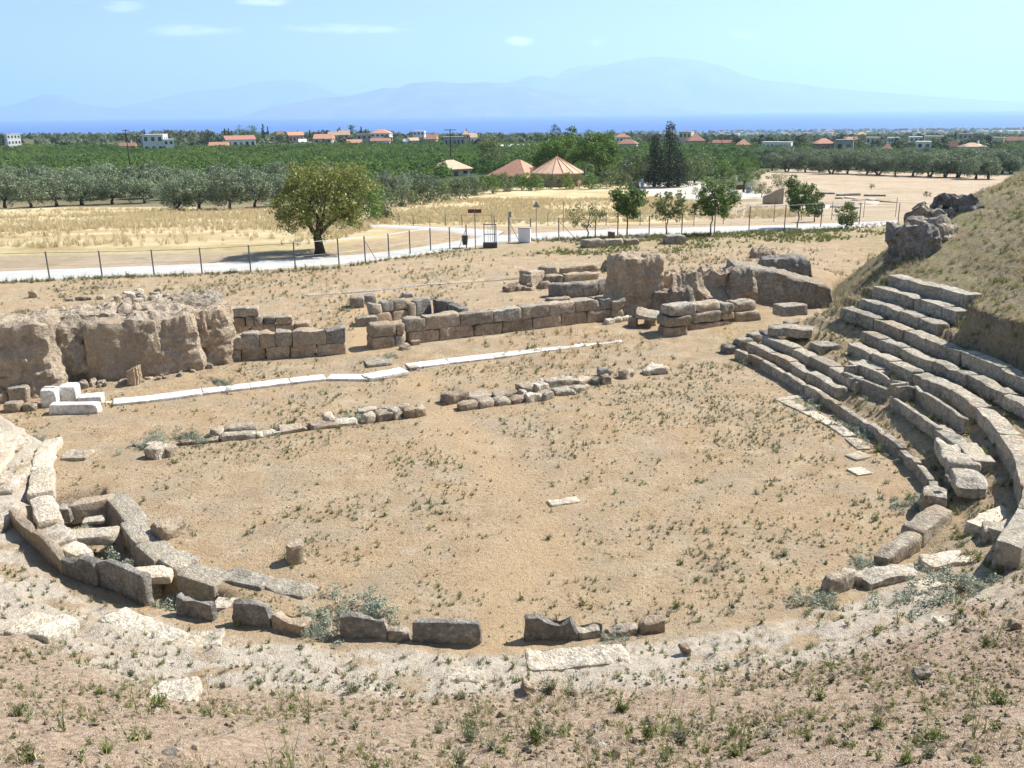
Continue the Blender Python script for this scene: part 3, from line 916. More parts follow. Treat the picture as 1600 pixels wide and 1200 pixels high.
for (x0, y0, x1, y1, dp, hp, lab) in [
        (1362, 922, 1456, 896, .5, 13, 'long worn pale slab behind the tilted grey slab on the lower right slope'), (1456, 896, 1546, 862, .5, 13, 'worn pale slab continuing up the slope from the long one'),
        (1538, 836, 1600, 792, .45, 12, 'worn pale slab at the right edge beside the squared grey block end'), (1572, 846, 1640, 800, .45, 12, 'worn pale slab cut by the right edge, the lower one'), (1440, 930, 1560, 895, .45, 6, 'thin pale slab almost buried beside the grey green mats'),
        (155, 975, 245, 1000, .6, 7, 'worn pale slab below the long dark slab of the channel'), (250, 1002, 345, 1015, .6, 6, 'worn pale slab below the short dark slabs at left'),
        (828, 1052, 990, 1040, .55, 8, 'long worn pale slab right of the gap in the front kerb'), (0, 990, 75, 1005, .7, 8, 'worn pale slab at the left edge of the near slope'),
        (225, 1096, 312, 1098, .6, 7, 'squarish whitish flat stone on the near left slope'), (690, 1070, 752, 1072, .4, 8, 'small worn pale slab in the middle of the near ledge')]:
    block_px('worn_slab', x0, y0, x1, y1, dp, hp, 'pale', label=lab, cat='stone slab', group=WG, amp=.035, rnd=.035, topchip=.09, big=.025, seg=.14, maxn=14, chips=2, sink=.15)

# end wall of the right wing
ew = thing('wing_wall', T(1185, 530), 'rough grey end wall running up beside the right stone tiers', 'stone wall')
P0, P1 = np.array([*at_z(1143, 556, 0)[:2]]), np.array([14.5, 36.3])
for i in range(6):
    f = (i + .5) / 11
    q = P0 + (P1 - P0) * f + np.array([-.18, .42])
    top = .72 * np.interp(f * 6.7, [d for d, z in TIERS], [z for d, z in TIERS]) + RNG.uniform(-.06, .03)
    H = max(.35, top + .12)
    me = rough_block(.62, RNG.uniform(.42, .55), H, seg=.16, amp=.05, rnd=.07, topchip=.1, mat=M['grey' if i % 3 else 'dark'])
    put('stone_block', me, ew, (q[0], q[1], -.1), math.atan2(P1[1] - P0[1], P1[0] - P0[0]) + RNG.normal(0, .05))
block_px('stone_block_loose', 1222, 496, 1262, 492, .7, 16, 'grey', z=1.05, label='squared grey block lying beyond the end of the right wing', cat='stone block', amp=.03)
block_px('stone_block_loose', 1198, 524, 1268, 530, .8, 14, 'seat', z=.85, label='flat grey slab lying on the lower tiers near the wing end', cat='stone slab', amp=.04, topchip=.1)

# rock outcrop on the hill
def rock(name, c, size, label, rz=0.0, mat='rock', seg=None, amp=.18, big=.2, rnd=.3, taper=.1, topchip=.3, cat='rock', group=None, parent=None, sink=.3, z=None, n=16, craggy=None, topslope=0.0):
    L, D, H = size
    if n > 10: n = 34
    if craggy is None: craggy = min(.24, .16 * max(H, .6))
    amp, big, topchip = amp * .5, big * .7, 0.0
    me = rough_block(L, D, H + sink, seg=seg or max(L, D, H) / n, amp=amp, rnd=rnd, big=big, mat=M[mat], name=name, topchip=topchip, taper=taper, maxn=n + 4, craggy=craggy, topslope=topslope)
    zz = (gz(c[0], c[1]) if z is None else z) - sink
    return put(name, me, parent, (c[0], c[1], zz), rz, label=label, cat=cat, group=group)

# ------------------------------------------------------------------ left standing slabs and kerbed channel
SLG = 'standing slabs round the front of the earth floor'
for (x0, y0, x1, y1, hp, lab) in [
        (18, 830, 100, 905, 30, 'long leaning slab farthest left along the kerbed channel'),
        (100, 905, 155, 922, 34, 'short dark standing slab next to the long leaning slab'),
        (153, 916, 232, 952, 40, 'long dark standing slab with a pale broken right end'),
        (274, 965, 335, 976, 32, 'dark standing slab below the channel, pale at its right end'),
        (362, 982, 424, 986, 32, 'dark angular standing slab with a sloping right shoulder'),
        (424, 986, 478, 998, 22, 'lower pale-ended slab joined to the angular one'),
        (528, 1002, 606, 1004, 34, 'dark standing slab, left one of the front pair'),
        (606, 1005, 642, 1008, 16, 'low broken stump between the two front slabs'),
        (642, 1010, 754, 1012, 30, 'dark straight-topped slab, right one of the front pair'),
        (819, 1008, 905, 1004, 32, 'dark slab standing just right of the gap in the front kerb'),
        (905, 1004, 945, 1000, 20, 'low sloping slab end right of the gap'),
        (950, 1000, 1000, 996, 11, 'flat pale stone low in the front kerb right of the gap'),
        (1000, 996, 1040, 992, 18, 'brown rounded stump at the right end of the front kerb')]:
    block_px('standing_slab', x0, y0, x1, y1, .17 if hp > 25 else .26, hp * 1.22, 'earthrock' if 'brown' in lab else 'dark' if 'dark' in lab else 'grey', z=-.06, label=lab, cat='stone slab', group=SLG, amp=.035, rnd=.06, topchip=.20, seg=.11, maxn=14)  # darker stone puts the shade of the slab fronts into their colour
block_px('loose_stone', 1026, 976, 1044, 974, .25, 11, 'grey', z=.0, label='small grey loose stone behind the brown stump', cat='stone', amp=.06, rnd=.09)

# inner kerb of the channel
kr = thing('channel_kerb', T(205, 840), 'inner kerb of large pale blocks curving along the left channel', 'stone kerb')
for (x0, y0, x1, y1, dp, hp) in [(163, 800, 205, 848, .52, 22), (190, 845, 214, 880, .50, 24), (214, 880, 243, 908, .62, 30), (246, 902, 278, 922, .6, 26), (277, 930, 338, 950, .6, 24), (340, 935, 412, 952, .52, 16), (412, 948, 478, 968, .5, 14)]:
    block_px('stone_block', x0, y0, x1, y1, dp, hp, 'seat', kr, z=-.42, hm=.50, amp=.03, rnd=.04, topchip=.06)
block_px('stone_block', 112, 820, 186, 806, .40, 20, 'grey', kr, z=-.42, hm=.5, amp=.03, rnd=.04)
block_px('stone_block', 85, 818, 112, 818, .40, 14, 'seat', kr, z=-.32, hm=.4, amp=.04, rnd=.05)
ok_ = thing('channel_kerb', T(60, 800), 'outer pale kerb at the foot of the left seating', 'stone kerb')
for (x0, y0, x1, y1, dp, hp) in [(50, 752, 58, 722, .5, 18), (46, 792, 50, 752, .6, 20), (60, 832, 46, 792, .55, 16), (88, 862, 62, 834, .5, 12), (118, 880, 92, 862, .4, 10), (58, 722, 70, 698, .5, 16)]:
    block_px('stone_block', x1, y1, x0, y0, dp, hp, 'pale', ok_, z=-.05, amp=.04, rnd=.06, topchip=.08)
for (x0, y0, x1, y1, dp, hp, lab) in [(90, 858, 182, 850, .55, 14, 'pale slab bridging the channel, the upper of two'), (190, 918, 268, 912, .55, 12, 'pale slab bridging the channel, the lower of two'), (330, 958, 400, 958, .45, 8, 'small pale flat slab low in the channel end')]:
    block_px('bridging_slab', x0, y0, x1, y1, dp, hp, 'pale', z=-.15, label=lab, cat='stone slab', group='slabs bridging the left channel', amp=.03, rnd=.06)
block_px('bridging_slab', 128, 822, 164, 818, .35, 5, 'pale', z=-.28, label='low slab inside the top end of the channel', cat='stone slab', group='slabs bridging the left channel', amp=.03, rnd=.06)

# seating blocks of the left flank
lf = thing('seat_row', T(45, 745), 'worn whitish stone seating at the left edge of the photo', 'stone seating')
for (x0, y0, x1, y1, dp, hp) in [(45, 748, 68, 715, .8, 10), (20, 775, 44, 750, .9, 12), (0, 745, 30, 700, .9, 12), (30, 700, 55, 690, .8, 10), (-30, 720, 5, 690, 1.0, 12), (5, 690, 40, 675, .7, 9), (-30, 690, 5, 668, .8, 10), (-40, 790, 0, 760, .9, 14), (0, 822, 40, 800, .8, 16), (-50, 850, -5, 830, .8, 14)]:
    block_px('stone_block', x0, y0, x1, y1, dp, hp, 'pale', lf, amp=.05, rnd=.08, topchip=.08, big=.04, sink=.2)
for (x0, y0, x1, y1, dp, hp, lab) in [(0, 770, 24, 762, .4, 18, 'grey broken block standing on the left seating'), (0, 832, 34, 812, .35, 22, 'grey upright fragment just above the long leaning slab')]:
    block_px('seat_block', x0, y0, x1, y1, dp, hp, 'grey', label=lab, cat='stone block', amp=.05, rnd=.08, topchip=.1)

# flush kerb on the right of the earth floor
fk = thing('flush_kerb', T(1280, 660), 'flush pale kerb line curving along the right of the floor', 'stone kerb')
for (x0, y0, x1, y1, dp, hp) in [(1216, 630, 1250, 646, .45, 3), (1250, 646, 1292, 668, .42, 3), (1292, 668, 1318, 686, .42, 3), (1318, 688, 1340, 706, .40, 3), (1216, 630, 1285, 620, .28, 3)]:
    block_px('stone_block', x0, y0, x1, y1, dp, hp, 'pale', fk, z=-.05, hm=.09, amp=.015, rnd=.03)
for (x0, y0, x1, y1, dp) in [(1338, 724, 1362, 718, .45), (1340, 748, 1364, 744, .5)]:
    block_px('stone_block', x0, y0, x1, y1, dp, 3, 'pale', fk, z=-.05, hm=.11, amp=.03, rnd=.05)

# ------------------------------------------------------------------ low foundation rows across the floor
fa = thing('foundation_row', T(430, 680), 'low ragged foundation row on the left of the floor, part overgrown', 'stone foundation')
for (x0, y0, x1, y1, dp, hp) in [(205, 698, 228, 702, .6, 8), (224, 716, 247, 719, .45, 16), (247, 718, 262, 716, .5, 15), (262, 716, 279, 712, .5, 17), (226, 702, 245, 704, .4, 8), (330, 684, 349, 681, .4, 13), (280, 697, 345, 691, .3, 5), (346, 690, 402, 685, .35, 9), (349, 680, 400, 672, .4, 9), (402, 686, 440, 680, .5, 6), (440, 680, 482, 673, .5, 6), (482, 673, 530, 668, .5, 7), (506, 664, 524, 662, .5, 13), (524, 668, 560, 664, .4, 8), (530, 662, 536, 656, .3, 8), (574, 663, 592, 659, .5, 14), (592, 660, 618, 656, .6, 14), (560, 650, 590, 646, .4, 7), (618, 657, 632, 653, .5, 15), (632, 655, 650, 653, .5, 14), (650, 654, 669, 650, .45, 13), (590, 646, 640, 641, .35, 7)]:
    block_px('stone_block', x0, y0, x1, y1, dp, hp, 'grey' if RNG.random() < .6 else 'pale', fa, amp=.05, rnd=.08, topchip=.10, big=.04)
fb = thing('foundation_row', T(770, 635), 'low foundation row on the right of the floor, two stones wide', 'stone foundation')
for (x0, y0, x1, y1, dp, hp) in [(699, 634, 733, 627, .6, 14), (733, 628, 772, 620, .6, 6), (720, 643, 750, 638, .4, 14), (750, 639, 776, 634, .45, 11), (776, 636, 800, 632, .45, 9), (775, 624, 812, 618, .5, 7), (800, 632, 828, 628, .4, 8), (816, 618, 838, 614, .6, 16), (838, 616, 860, 611, .55, 15), (815, 622, 828, 620, .35, 10), (824, 630, 850, 627, .4, 11), (850, 628, 869, 622, .4, 12), (870, 620, 900, 616, .6, 8), (858, 606, 905, 600, .6, 8), (900, 615, 922, 607, .4, 7), (905, 602, 925, 598, .4, 8)]:
    block_px('stone_block', x0, y0, x1, y1, dp, hp, 'grey' if RNG.random() < .7 else 'pale', fb, amp=.05, rnd=.08, topchip=.09, big=.04)
for (x0, y0, x1, y1, dp, hp, mt, lab) in [
        (930, 602, 943, 599, .4, 13, 'dark', 'small grey boulder at the right end of the foundation row'),
        (942, 603, 960, 600, .4, 14, 'earthrock', 'brownish boulder right at the tail of the foundation row'),
        (941, 590, 957, 587, .4, 13, 'dark', 'dark rough boulder standing behind the brownish one'),
        (972, 593, 994, 590, .4, 12, 'grey', 'grey rounded stone alone beyond the foundation row'),
        (1010, 587, 1046, 584, .6, 10, 'pale', 'flat pale stone farthest right of the foundation row'),
        (255, 848, 302, 832, .7, 20, 'earthrock', 'rough boulder with a flat pale top beside the left channel')]:
    block_px('boulder', x0, y0, x1, y1, dp, hp, mt, label=lab, cat='stone', amp=.08, rnd=.14, topchip=.12, big=.06)
block_px('flat_slab', 90, 720, 134, 720, .75, 5, 'grey', label='flat grey slab lying on the left of the floor', cat='stone slab', amp=.03)
block_px('flat_slab', 862, 795, 908, 788, .32, 2, 'pale', z=-.05, hm=.09, label='flat whitish stone flush in the middle of the floor', cat='stone slab', amp=.03, rnd=.05)

# drum and fluted stump
def drum(name, px, py, rpx, hp, flutes, label, mat, tilt=0.0, z=None):
    c = T(px, py); d = (c - CAM) @ LF
    r = rpx * d / F_PX; h = px_h(c, hp)
    V, F, n, rows = [], [], 32, 8
    SEED[0] += 1
    for j in range(rows + 1):
        for k in range(n):
            a = 2 * math.pi * k / n
            rr = r * (1 - (.10 if flutes and k % 2 else 0)) * (1 + .05 * math.sin(3 * a + SEED[0]) * (not flutes))
            if j == rows: rr *= .93
            zz = h * j / rows + tilt * math.cos(a) * r * j / rows
            V.append((rr * math.cos(a), rr * math.sin(a), zz - .05))
    V = np.array(V)
    V += .022 * fbm(V / .18 + SEED[0], 3)[:, None] * np.array([1, 1, .8])
    V = np.vstack([V, [[0, 0, h - .03]]])
    for j in range(rows):
        for k in range(n):
            F.append((j * n + k, j * n + (k + 1) % n, (j + 1) * n + (k + 1) % n, (j + 1) * n + k))
    for k in range(n): F.append((rows * n + k, rows * n + (k + 1) % n, len(V) - 1))
    return put(name, mesh_np(name, V, F, False, M[mat]), None, c + np.array([0, r, 0]), label=label, cat='column drum')
drum('column_drum', 460, 884, 14.5, 32, False, 'short round stone drum standing alone on the earth floor', 'grey')
drum('column_stump', 207, 603, 11.5, 27, True, 'fluted brown column stump with a slanting top by the rock face', 'ochre', tilt=.45)

# ------------------------------------------------------------------ marble line in front of the stage
ml = thing('marble_kerb', T(370, 612), 'left stretch of the white marble kerb line before the stage wall', 'stone kerb', 'white marble kerb lines')
EDGE = [(176, 636), (236, 630), (318, 619), (392, 610), (455, 602), (510, 596), (574, 597)]
for a, b in zip(EDGE[:-1], EDGE[1:]):
    block_px('marble_slab', *a, *b, .62, 5, 'marble', ml, amp=.006, rnd=.015, seg=.25, hm=.11, z=-.02)
mr = thing('marble_kerb', T(800, 560), 'right stretch of the white marble kerb line before the stage wall', 'stone kerb', 'white marble kerb lines')
EDGE = [(641, 579), (704, 571), (773, 563), (845, 553), (900, 546), (974, 537)]
for a, b in zip(EDGE[:-1], EDGE[1:]):
    block_px('marble_slab', *a, *b, .66, 5, 'marble', mr, amp=.006, rnd=.015, seg=.25, hm=.11, z=-.02)
block_px('marble_threshold', 577, 598, 640, 586, .72, 6, 'marble', z=-.01, hm=.15, label='bright white marble threshold slab in front of the doorway', cat='marble slab', amp=.008, rnd=.02)
block_px('flat_slab', 573, 575, 614, 571, .72, 5, 'grey', label='grey step slab just behind the marble threshold', cat='stone slab', amp=.03)
block_px('flat_slab', 640, 577, 656, 575, .35, 3, 'grey', z=.08, hm=.05, label='small grey chip lying on the right marble line', cat='stone', amp=.02, rnd=.02)
pv = thing('broken_paving', T(190, 632), 'broken pale paving bits at the left end of the marble line', 'paving')
for i in range(9):
    x = 160 + i * 6 + RNG.uniform(-2, 2)
    block_px('paving_stone', x, 634 - .5 * i - RNG.uniform(0, 5), x + RNG.uniform(6, 11), 633 - .5 * i - RNG.uniform(0, 4), .25, 2, 'pale', pv, z=-.03, hm=.08, amp=.02, rnd=.03)
MG = 'loose white marble blocks at the left'
b1 = block_px('marble_block', 64, 637, 90, 636, .55, 27, 'marble', label='square white marble block with a slot in its top', cat='marble block', group=MG, amp=.015, rnd=.04)
c = at_z(77, 612, b1['_top'])
slot = MB().box((0, 0, .0), (.34, .10, .02)).mesh('slot', M['dark'])  # thin dark plate on the top, painted shade instead of a cut hollow
put('slot', slot, None, (b1.location[0], b1.location[1], b1['_top'] + .004), b1.rotation_euler[2])
bpy.data.objects['slot'].parent = b1
bpy.data.objects['slot'].location = (0, 0, b1['_top'] - b1.location[2] + .004)
bpy.data.objects['slot'].rotation_euler = (0, 0, 0)
block_px('marble_block', 91, 630, 121, 629, .55, 26, 'marble', label='white marble block with rounded corners beside the slotted one', cat='marble block', group=MG, amp=.02, rnd=.09)
block_px('marble_block', 120, 634, 160, 631, .55, 12, 'marble', label='low white marble block at the end of the marble line', cat='marble block', group=MG, amp=.012, rnd=.03)
block_px('marble_block', 76, 648, 154, 647, .38, 15, 'marble', label='long white marble bar lying in front of the others', cat='marble block', group=MG, amp=.012, rnd=.03)
for (x0, y0, x1, y1, dp, hp, mt, lab) in [(123, 609, 140, 607, .4, 11, 'grey', 'grey stone lying near the foot of the rock face'), (141, 602, 152, 600, .3, 8, 'ochre', 'small reddish stone next to the grey one by the rock face'),
        (233, 583, 247, 579, .35, 12, 'ochre', 'two-lobed brown stone at the foot of the rock face right of the stump')]:
    block_px('loose_stone', x0, y0, x1, y1, dp, hp, mt, label=lab, cat='stone', amp=.06, rnd=.1, big=.04)

# ------------------------------------------------------------------ stage walls
def course(root, z, joints, base_a, base_b, depth, h, mats, jit=.02, off=0.0, topchip=.08, amp=.03, rnd=.05, skip=()):
    """one course of blocks between two ground points; joints are fractions"""
    ab = (base_b - base_a)[:2]; L = np.hypot(*ab); t = ab / L; nr = np.array([-t[1], t[0]])
    for i, (f0, f1) in enumerate(zip(joints[:-1], joints[1:])):
        if i in skip: continue
        dp = depth * RNG.uniform(.94, 1.04)
        hh = h * RNG.uniform(.96, 1.05)
        m = base_a[:2] + t * L * (f0 + f1) / 2 + nr * (dp / 2 + off + RNG.normal(0, jit))
        me = rough_block(L * (f1 - f0) - .018, dp, hh, seg=.15, amp=amp, rnd=rnd, topchip=topchip, mat=M[mats[i % len(mats)]], maxn=10)
        put('stone_block', me, root, (m[0], m[1], z), math.atan2(t[1], t[0]) + RNG.normal(0, .012))
def fr(xs, x0, x1): return [(x - x0) / (x1 - x0) for x in xs]

wa = thing('stage_wall', T(440, 558), 'left stage wall of two stone courses ending at the doorway', 'stone wall', 'walls of the ruined stage building')
A, B = T(346, 566), T(542, 553)
course(wa, A[2] - .1, fr([346, 377, 415, 453, 494, 542], 346, 542), A, B, .55, .58, ['ochre'], topchip=.02)
course(wa, A[2] + .46, fr([337, 364, 381, 406, 432, 458, 511, 542], 346, 542), A, B, .58, .58, ['grey', 'grey', 'seat', 'grey', 'grey', 'grey', 'dark'], topchip=.14, amp=.04, rnd=.03)
wb = thing('stage_wall', T(400, 520), 'second stone wall behind the left stage wall, stepping down rightwards', 'stone wall', 'walls of the ruined stage building')
A2, B2 = at_z(356, 520, .5), at_z(486, 512, .5)
course(wb, .1, fr([356, 390, 430, 460, 486], 356, 486), A2, B2, .6, .62, ['ochre'], topchip=.03)
course(wb, .70, fr([356, 385, 398, 412], 356, 486), A2, B2, .6, .42, ['ochre', 'seat', 'grey'], topchip=.06)
course(wb, 1.12, fr([354, 407], 356, 486), A2, B2, .65, .42, ['grey'], topchip=.12, rnd=.08)
course(wb, .70, fr([412, 431, 458], 356, 486), A2, B2, .55, .36, ['dark', 'grey'], topchip=.12, rnd=.08)

wc = thing('stage_wall', T(780, 525), 'long right stage wall of two courses with a weathered top', 'stone wall', 'walls of the ruined stage building')
C0, C1 = T(640, 538), T(957, 500)
course(wc, C0[2] - .1, fr([637, 681, 732, 776, 824, 870, 914, 957], 637, 957), C0, C1, .6, .62, ['ochre', 'ochre', 'ochre', 'earthrock'], topchip=.02)
course(wc, C0[2] + .52, fr([633, 661, 712, 762, 806, 850, 894, 935, 957], 637, 957), C0, C1, .66, .52, ['grey', 'grey', 'grey', 'seat'], topchip=.12, amp=.04, rnd=.03)
wd = thing('doorway_pier', T(600, 545), 'stone pier right of the doorway, two courses, at the wall end', 'stone wall', 'walls of the ruined stage building')
D0, D1 = T(584, 547), T(634, 540)
course(wd, D0[2] - .1, [0, .68, 1.0], D0, D1, .8, .58, ['ochre', 'seat'], topchip=.03)
course(wd, D0[2] + .48, [0, .74, 1.0], D0, D1, .85, .5, ['grey', 'grey'], topchip=.10, rnd=.08)
for (x0, y0, x1, y1, dp, hp, mt, lab) in [(628, 549, 643, 546, .35, 10, 'earthrock', 'small square stone at the foot of the doorway pier'), (643, 541, 659, 539, .35, 8, 'ochre', 'pale brown stone lying against the long wall'),
        (557, 511, 590, 509, .55, 14, 'grey', 'low grey block set back in the doorway'), (547, 482, 570, 481, .8, 17, 'grey', 'squared grey block standing behind the doorway'), (571, 476, 590, 474, .6, 14, 'dark', 'dark rough block behind the squared one'),
        (630, 466, 647, 465, .5, 8, 'grey', 'small grey block on the back corner of the room')]:
    block_px('loose_block', x0, y0, x1, y1, dp, hp, mt, label=lab, cat='stone block', amp=.04, rnd=.06, topchip=.08)
we = thing('room_wall', T(615, 500), 'low room wall of squared blocks behind the long stage wall', 'stone wall', 'walls of the ruined stage building')
E0, E1 = T(584, 506), T(640, 496)
course(we, E0[2] - .1, [0, .5, 1.0], E0, E1, .5, .5, ['ochre', 'ochre'], topchip=.03)
course(we, E0[2] + .40, [-.02, .26, .58, 1.02], E0, E1, .55, .50, ['seat', 'dark', 'grey'], topchip=.10, rnd=.07)
E2 = at_z(678, 488, E0[2] + .2)
course(we, E0[2] + .0, [.02, .3, 1.0], at_z(641, 497, .2), at_z(676, 490, .2), .5, .75, ['grey', 'dark'], topchip=.06)
course(we, E0[2] + .0, [0, .5, 1.0], at_z(676, 490, .2), at_z(722, 503, .2), .45, .72, ['dark'], topchip=.1)
# flush grey kerb far behind
wf = thing('flush_kerb', T(650, 450), 'thin flush line of grey kerb stones behind the stage rooms', 'stone kerb')
EDGE = [(476, 463), (535, 459), (600, 454), (668, 446), (700, 444), (760, 440), (830, 435)]
for a, b in zip(EDGE[:-1], EDGE[1:]):
    o = block_px('kerb_stone', *a, *b, .55, 1, 'grey', wf, z=None, sink=.10, amp=.015, rnd=.02, seg=.3)
# rooms at the right back
wg = thing('room_wall', T(850, 440), 'low angled ruin walls at the back right with rounded tops', 'stone wall', 'walls of the ruined stage building')
for (x0, y0, x1, y1, dp, hp) in [(810, 442, 830, 445, .6, 20), (830, 446, 852, 440, .7, 18), (843, 431, 871, 430, .55, 14), (850, 441, 880, 441, .6, 10), (883, 441, 938, 436, .6, 12), (878, 428, 936, 424, .6, 11)]:
    block_px('stone_block', x0, y0, x1, y1, dp, hp, 'earthrock' if RNG.random() < .5 else 'grey', wg, amp=.05, rnd=.1, topchip=.1, seg=.2)
wh = thing('room_wall', T(905, 465), 'dark weathered wall right behind the long stage wall', 'stone wall', 'walls of the ruined stage building')
for (x0, y0, x1, y1, dp, hp) in [(856, 464, 884, 466, .6, 22), (884, 466, 935, 462, .65, 22), (935, 462, 962, 456, .6, 20)]:
    block_px('stone_block', x0, y0, x1, y1, dp, hp, 'dark', wh, amp=.05, rnd=.1, topchip=.12, seg=.2)
block_px('flat_slab', 858, 472, 894, 469, .5, 4, 'earthrock', label='flat slab lying between the dark wall and the long wall', cat='stone slab', amp=.03)
rb = thing('rubble_wall', T(820, 456), 'crumbling low brown rubble left of the back ruin walls', 'stone wall')
for i in range(9):
    x = 795 + i * 7
    block_px('stone_block', x, 456 - i * .6 + RNG.uniform(-2, 2), x + RNG.uniform(7, 12), 455 - i * .6, .5, RNG.uniform(6, 11), 'earthrock', rb, amp=.08, rnd=.12, topchip=.1)

# front blocks by the right rock
wi = thing('stage_wall', T(1060, 520), 'broken right end of the stage wall with stacked uneven blocks', 'stone wall', 'walls of the ruined stage building')
za = T(1060, 526)[2]
for (x0, y0, x1, y1, dp, zoff, hm_, mt) in [(1038, 526, 1076, 523, .8, -.1, .50, 'ochre'), (1038, 526, 1080, 523, .85, .40, .46, 'grey'), (1046, 526, 1088, 520, .8, .86, .44, 'seat'),
        (1082, 516, 1140, 507, .7, -.1, .42, 'ochre'), (1085, 515, 1127, 509, .7, .32, .48, 'grey'), (1089, 514, 1128, 508, .8, .80, .36, 'grey'), (1127, 509, 1147, 506, .7, .32, .30, 'ochre'), (1127, 509, 1147, 506, .7, .62, .46, 'grey'), (1148, 503, 1190, 500, .9, -.1, .62, 'grey'), (1147, 502, 1181, 498, .8, .52, .42, 'grey')]:
    a, b = T(x0, y0), T(x1, y1)
    t = (b - a)[:2]; L = np.hypot(*t); t /= L; nr = np.array([-t[1], t[0]])
    m = (a + b)[:2] / 2 + nr * dp / 2 + RNG.normal(0, .02, 2)
    put('stone_block', rough_block(L - .02, dp, hm_, seg=.15, amp=.04, rnd=.08, topchip=.10, mat=M[mt]), wi, (m[0], m[1], za + zoff), math.atan2(t[1], t[0]) + RNG.normal(0, .03))
ls = thing('leaning_slab', T(1010, 512), 'thick grey slab propped aslant on two stones before the right rock', 'stone slab')
a = T(1010, 512)
put('slab', rough_block(1.0, .85, .2, amp=.03, rnd=.05, mat=M['grey']), ls, (a[0] + .05, a[1] + .35, a[2] + .42), rot=(.22, .16, -.25))
put('support_stone', rough_block(.4, .6, .5, amp=.05, rnd=.08, mat=M['earthrock']), ls, (a[0] + .25, a[1] + .6, a[2] - .1), .2)
put('support_stone', rough_block(.4, .4, .55, amp=.06, rnd=.1, mat=M['grey']), ls, (a[0] - .55, a[1] + .35, a[2] - .1), -.4)
we2 = thing('wall_end', T(960, 503), 'rounded stone end of the long wall beside the tall rock', 'stone wall')
a = T(960, 503)
put('stone_block', rough_block(.55, .7, .62, amp=.05, rnd=.12, mat=M['earthrock']), we2, (a[0] + .1, a[1] + .45, a[2] - .1), .35)
put('stone_block', rough_block(.6, .7, .55, amp=.06, rnd=.14, mat=M['grey'], topchip=.1), we2, (a[0] + .12, a[1] + .5, a[2] + .5), .3)
for (x0, y0, x1, y1, dp, hp) in [(950, 508, 962, 506, .35, 8), (962, 505, 974, 503, .3, 7), (974, 503, 986, 500, .3, 7)]:
    block_px('loose_stone', x0, y0, x1, y1, dp, hp, 'pale', label='small pale stone at the foot of the wall end by the tall rock', cat='stone', group='pale stones by the tall rock', amp=.05, rnd=.08)

# ------------------------------------------------------------------ rock faces
def rock_px(name, px, py, wpx, hp, D, label, dz=0, mat='rock', back=0.0, **kw):
    c = T(px, py, far=False); d = (c - CAM) @ LF
    W = wpx * d / F_PX
    H = px_h(c, hp)
    return rock(name, (c[0] + back * .3, c[1] + D * .45 + back), (W, D, H), label, mat=mat, z=c[2], **kw)
rock_px('rock_outcrop', 18, 622, 112, 112, 2.8, 'tall pitted grey rock mass at the far left end', rz=.25, amp=.15, big=.16, rnd=.3, topchip=.4, n=24)
rock_px('rock_outcrop', 95, 597, 120, 86, 2.6, 'brown undercut rock face left of the smooth panel', rz=.38, mat='rock', amp=.16, big=.18, rnd=.3, topchip=.7, n=24)
rock_px('rock_outcrop', 172, 596, 118, 86, 2.4, 'smooth-cut grey rock panel in the middle of the left rock face', rz=.33, craggy=.11, back=.35, mat='grey', amp=.05, big=.07, rnd=.15, topchip=.35, n=24)
rock_px('rock_outcrop', 245, 584, 112, 86, 2.5, 'bulging pale rock right of the smooth rock panel', rz=.33, mat='rock', amp=.15, big=.17, rnd=.35, topchip=.35, n=24)
rock_px('rock_outcrop', 306, 572, 100, 84, 2.5, 'cracked tan rock at the right end of the left rock face', rz=.30, mat='earthrock', amp=.14, big=.16, rnd=.35, topchip=.3, n=24)
for (px_, py_, w_, h_, lab) in [(60, 590, 110, 84, 'crumbling rock filling the gap behind the far left mass'), (135, 586, 120, 86, 'dark hollow rock between the undercut face and the smooth panel'), (212, 578, 110, 86, 'pale rock backing the smooth panel on its right'), (285, 566, 100, 84, 'tan rock backing the right end of the left rock face')]:
    rock_px('rock_outcrop', px_, py_, w_, h_, 2.6, lab, rz=.33, back=.55, mat='rock', rnd=.3, n=24)
for i in range(34):
    x = RNG.uniform(20, 345); y0 = np.interp(x, [20, 60, 200, 345], [624, 604, 600, 570]) + RNG.uniform(-2, 5)
    block_px('loose_stone', x, y0, x + RNG.uniform(4, 11), y0 - RNG.uniform(-1, 2), .25, RNG.uniform(3, 8), ('earthrock', 'grey', 'rock')[i % 3], label='small fallen stone along the foot of the left rock face', cat='stone', group='fallen stones along the left rock face', amp=.05, rnd=.07)
for i in range(30):
    x = RNG.uniform(955, 1290); y0 = np.interp(x, [955, 1040, 1190, 1290], [503, 482, 482, 462]) - RNG.uniform(0, 40) * (x > 1030) * (x < 1240)
    block_px('loose_stone', x, y0, x + RNG.uniform(5, 13), y0 - RNG.uniform(-1, 1), .3, RNG.uniform(3, 9), ('earthrock', 'grey', 'pale')[i % 3], label='small stone in the rubble between the rocks at the right end of the stage', cat='stone', group='rubble stones round the right rocks', amp=.06, rnd=.08)
rock('rock_ledge', at_z(190, 488, 1.9), (3.2, 1.0, .55), 'dark cut ledge set back above the smooth rock panel', rz=.33, mat='dark', amp=.05, big=.08, rnd=.12, topchip=.1, z=1.45)
for (x0, y0, x1, y1, dp, hp, lab) in [(12, 630, 46, 628, .8, 24, 'squared grey block at the foot of the left rock mass'), (5, 645, 32, 644, .5, 14, 'grey block in front at the far left'), (34, 643, 57, 642, .4, 10, 'two small grey stones right of the front block'), (-12, 630, 11, 630, .8, 16, 'grey block cut by the left edge of the photo')]:
    block_px('loose_block', x0, y0, x1, y1, dp, hp, 'grey', label=lab, cat='stone block', group='grey blocks at the foot of the left rock', amp=.04, rnd=.08)
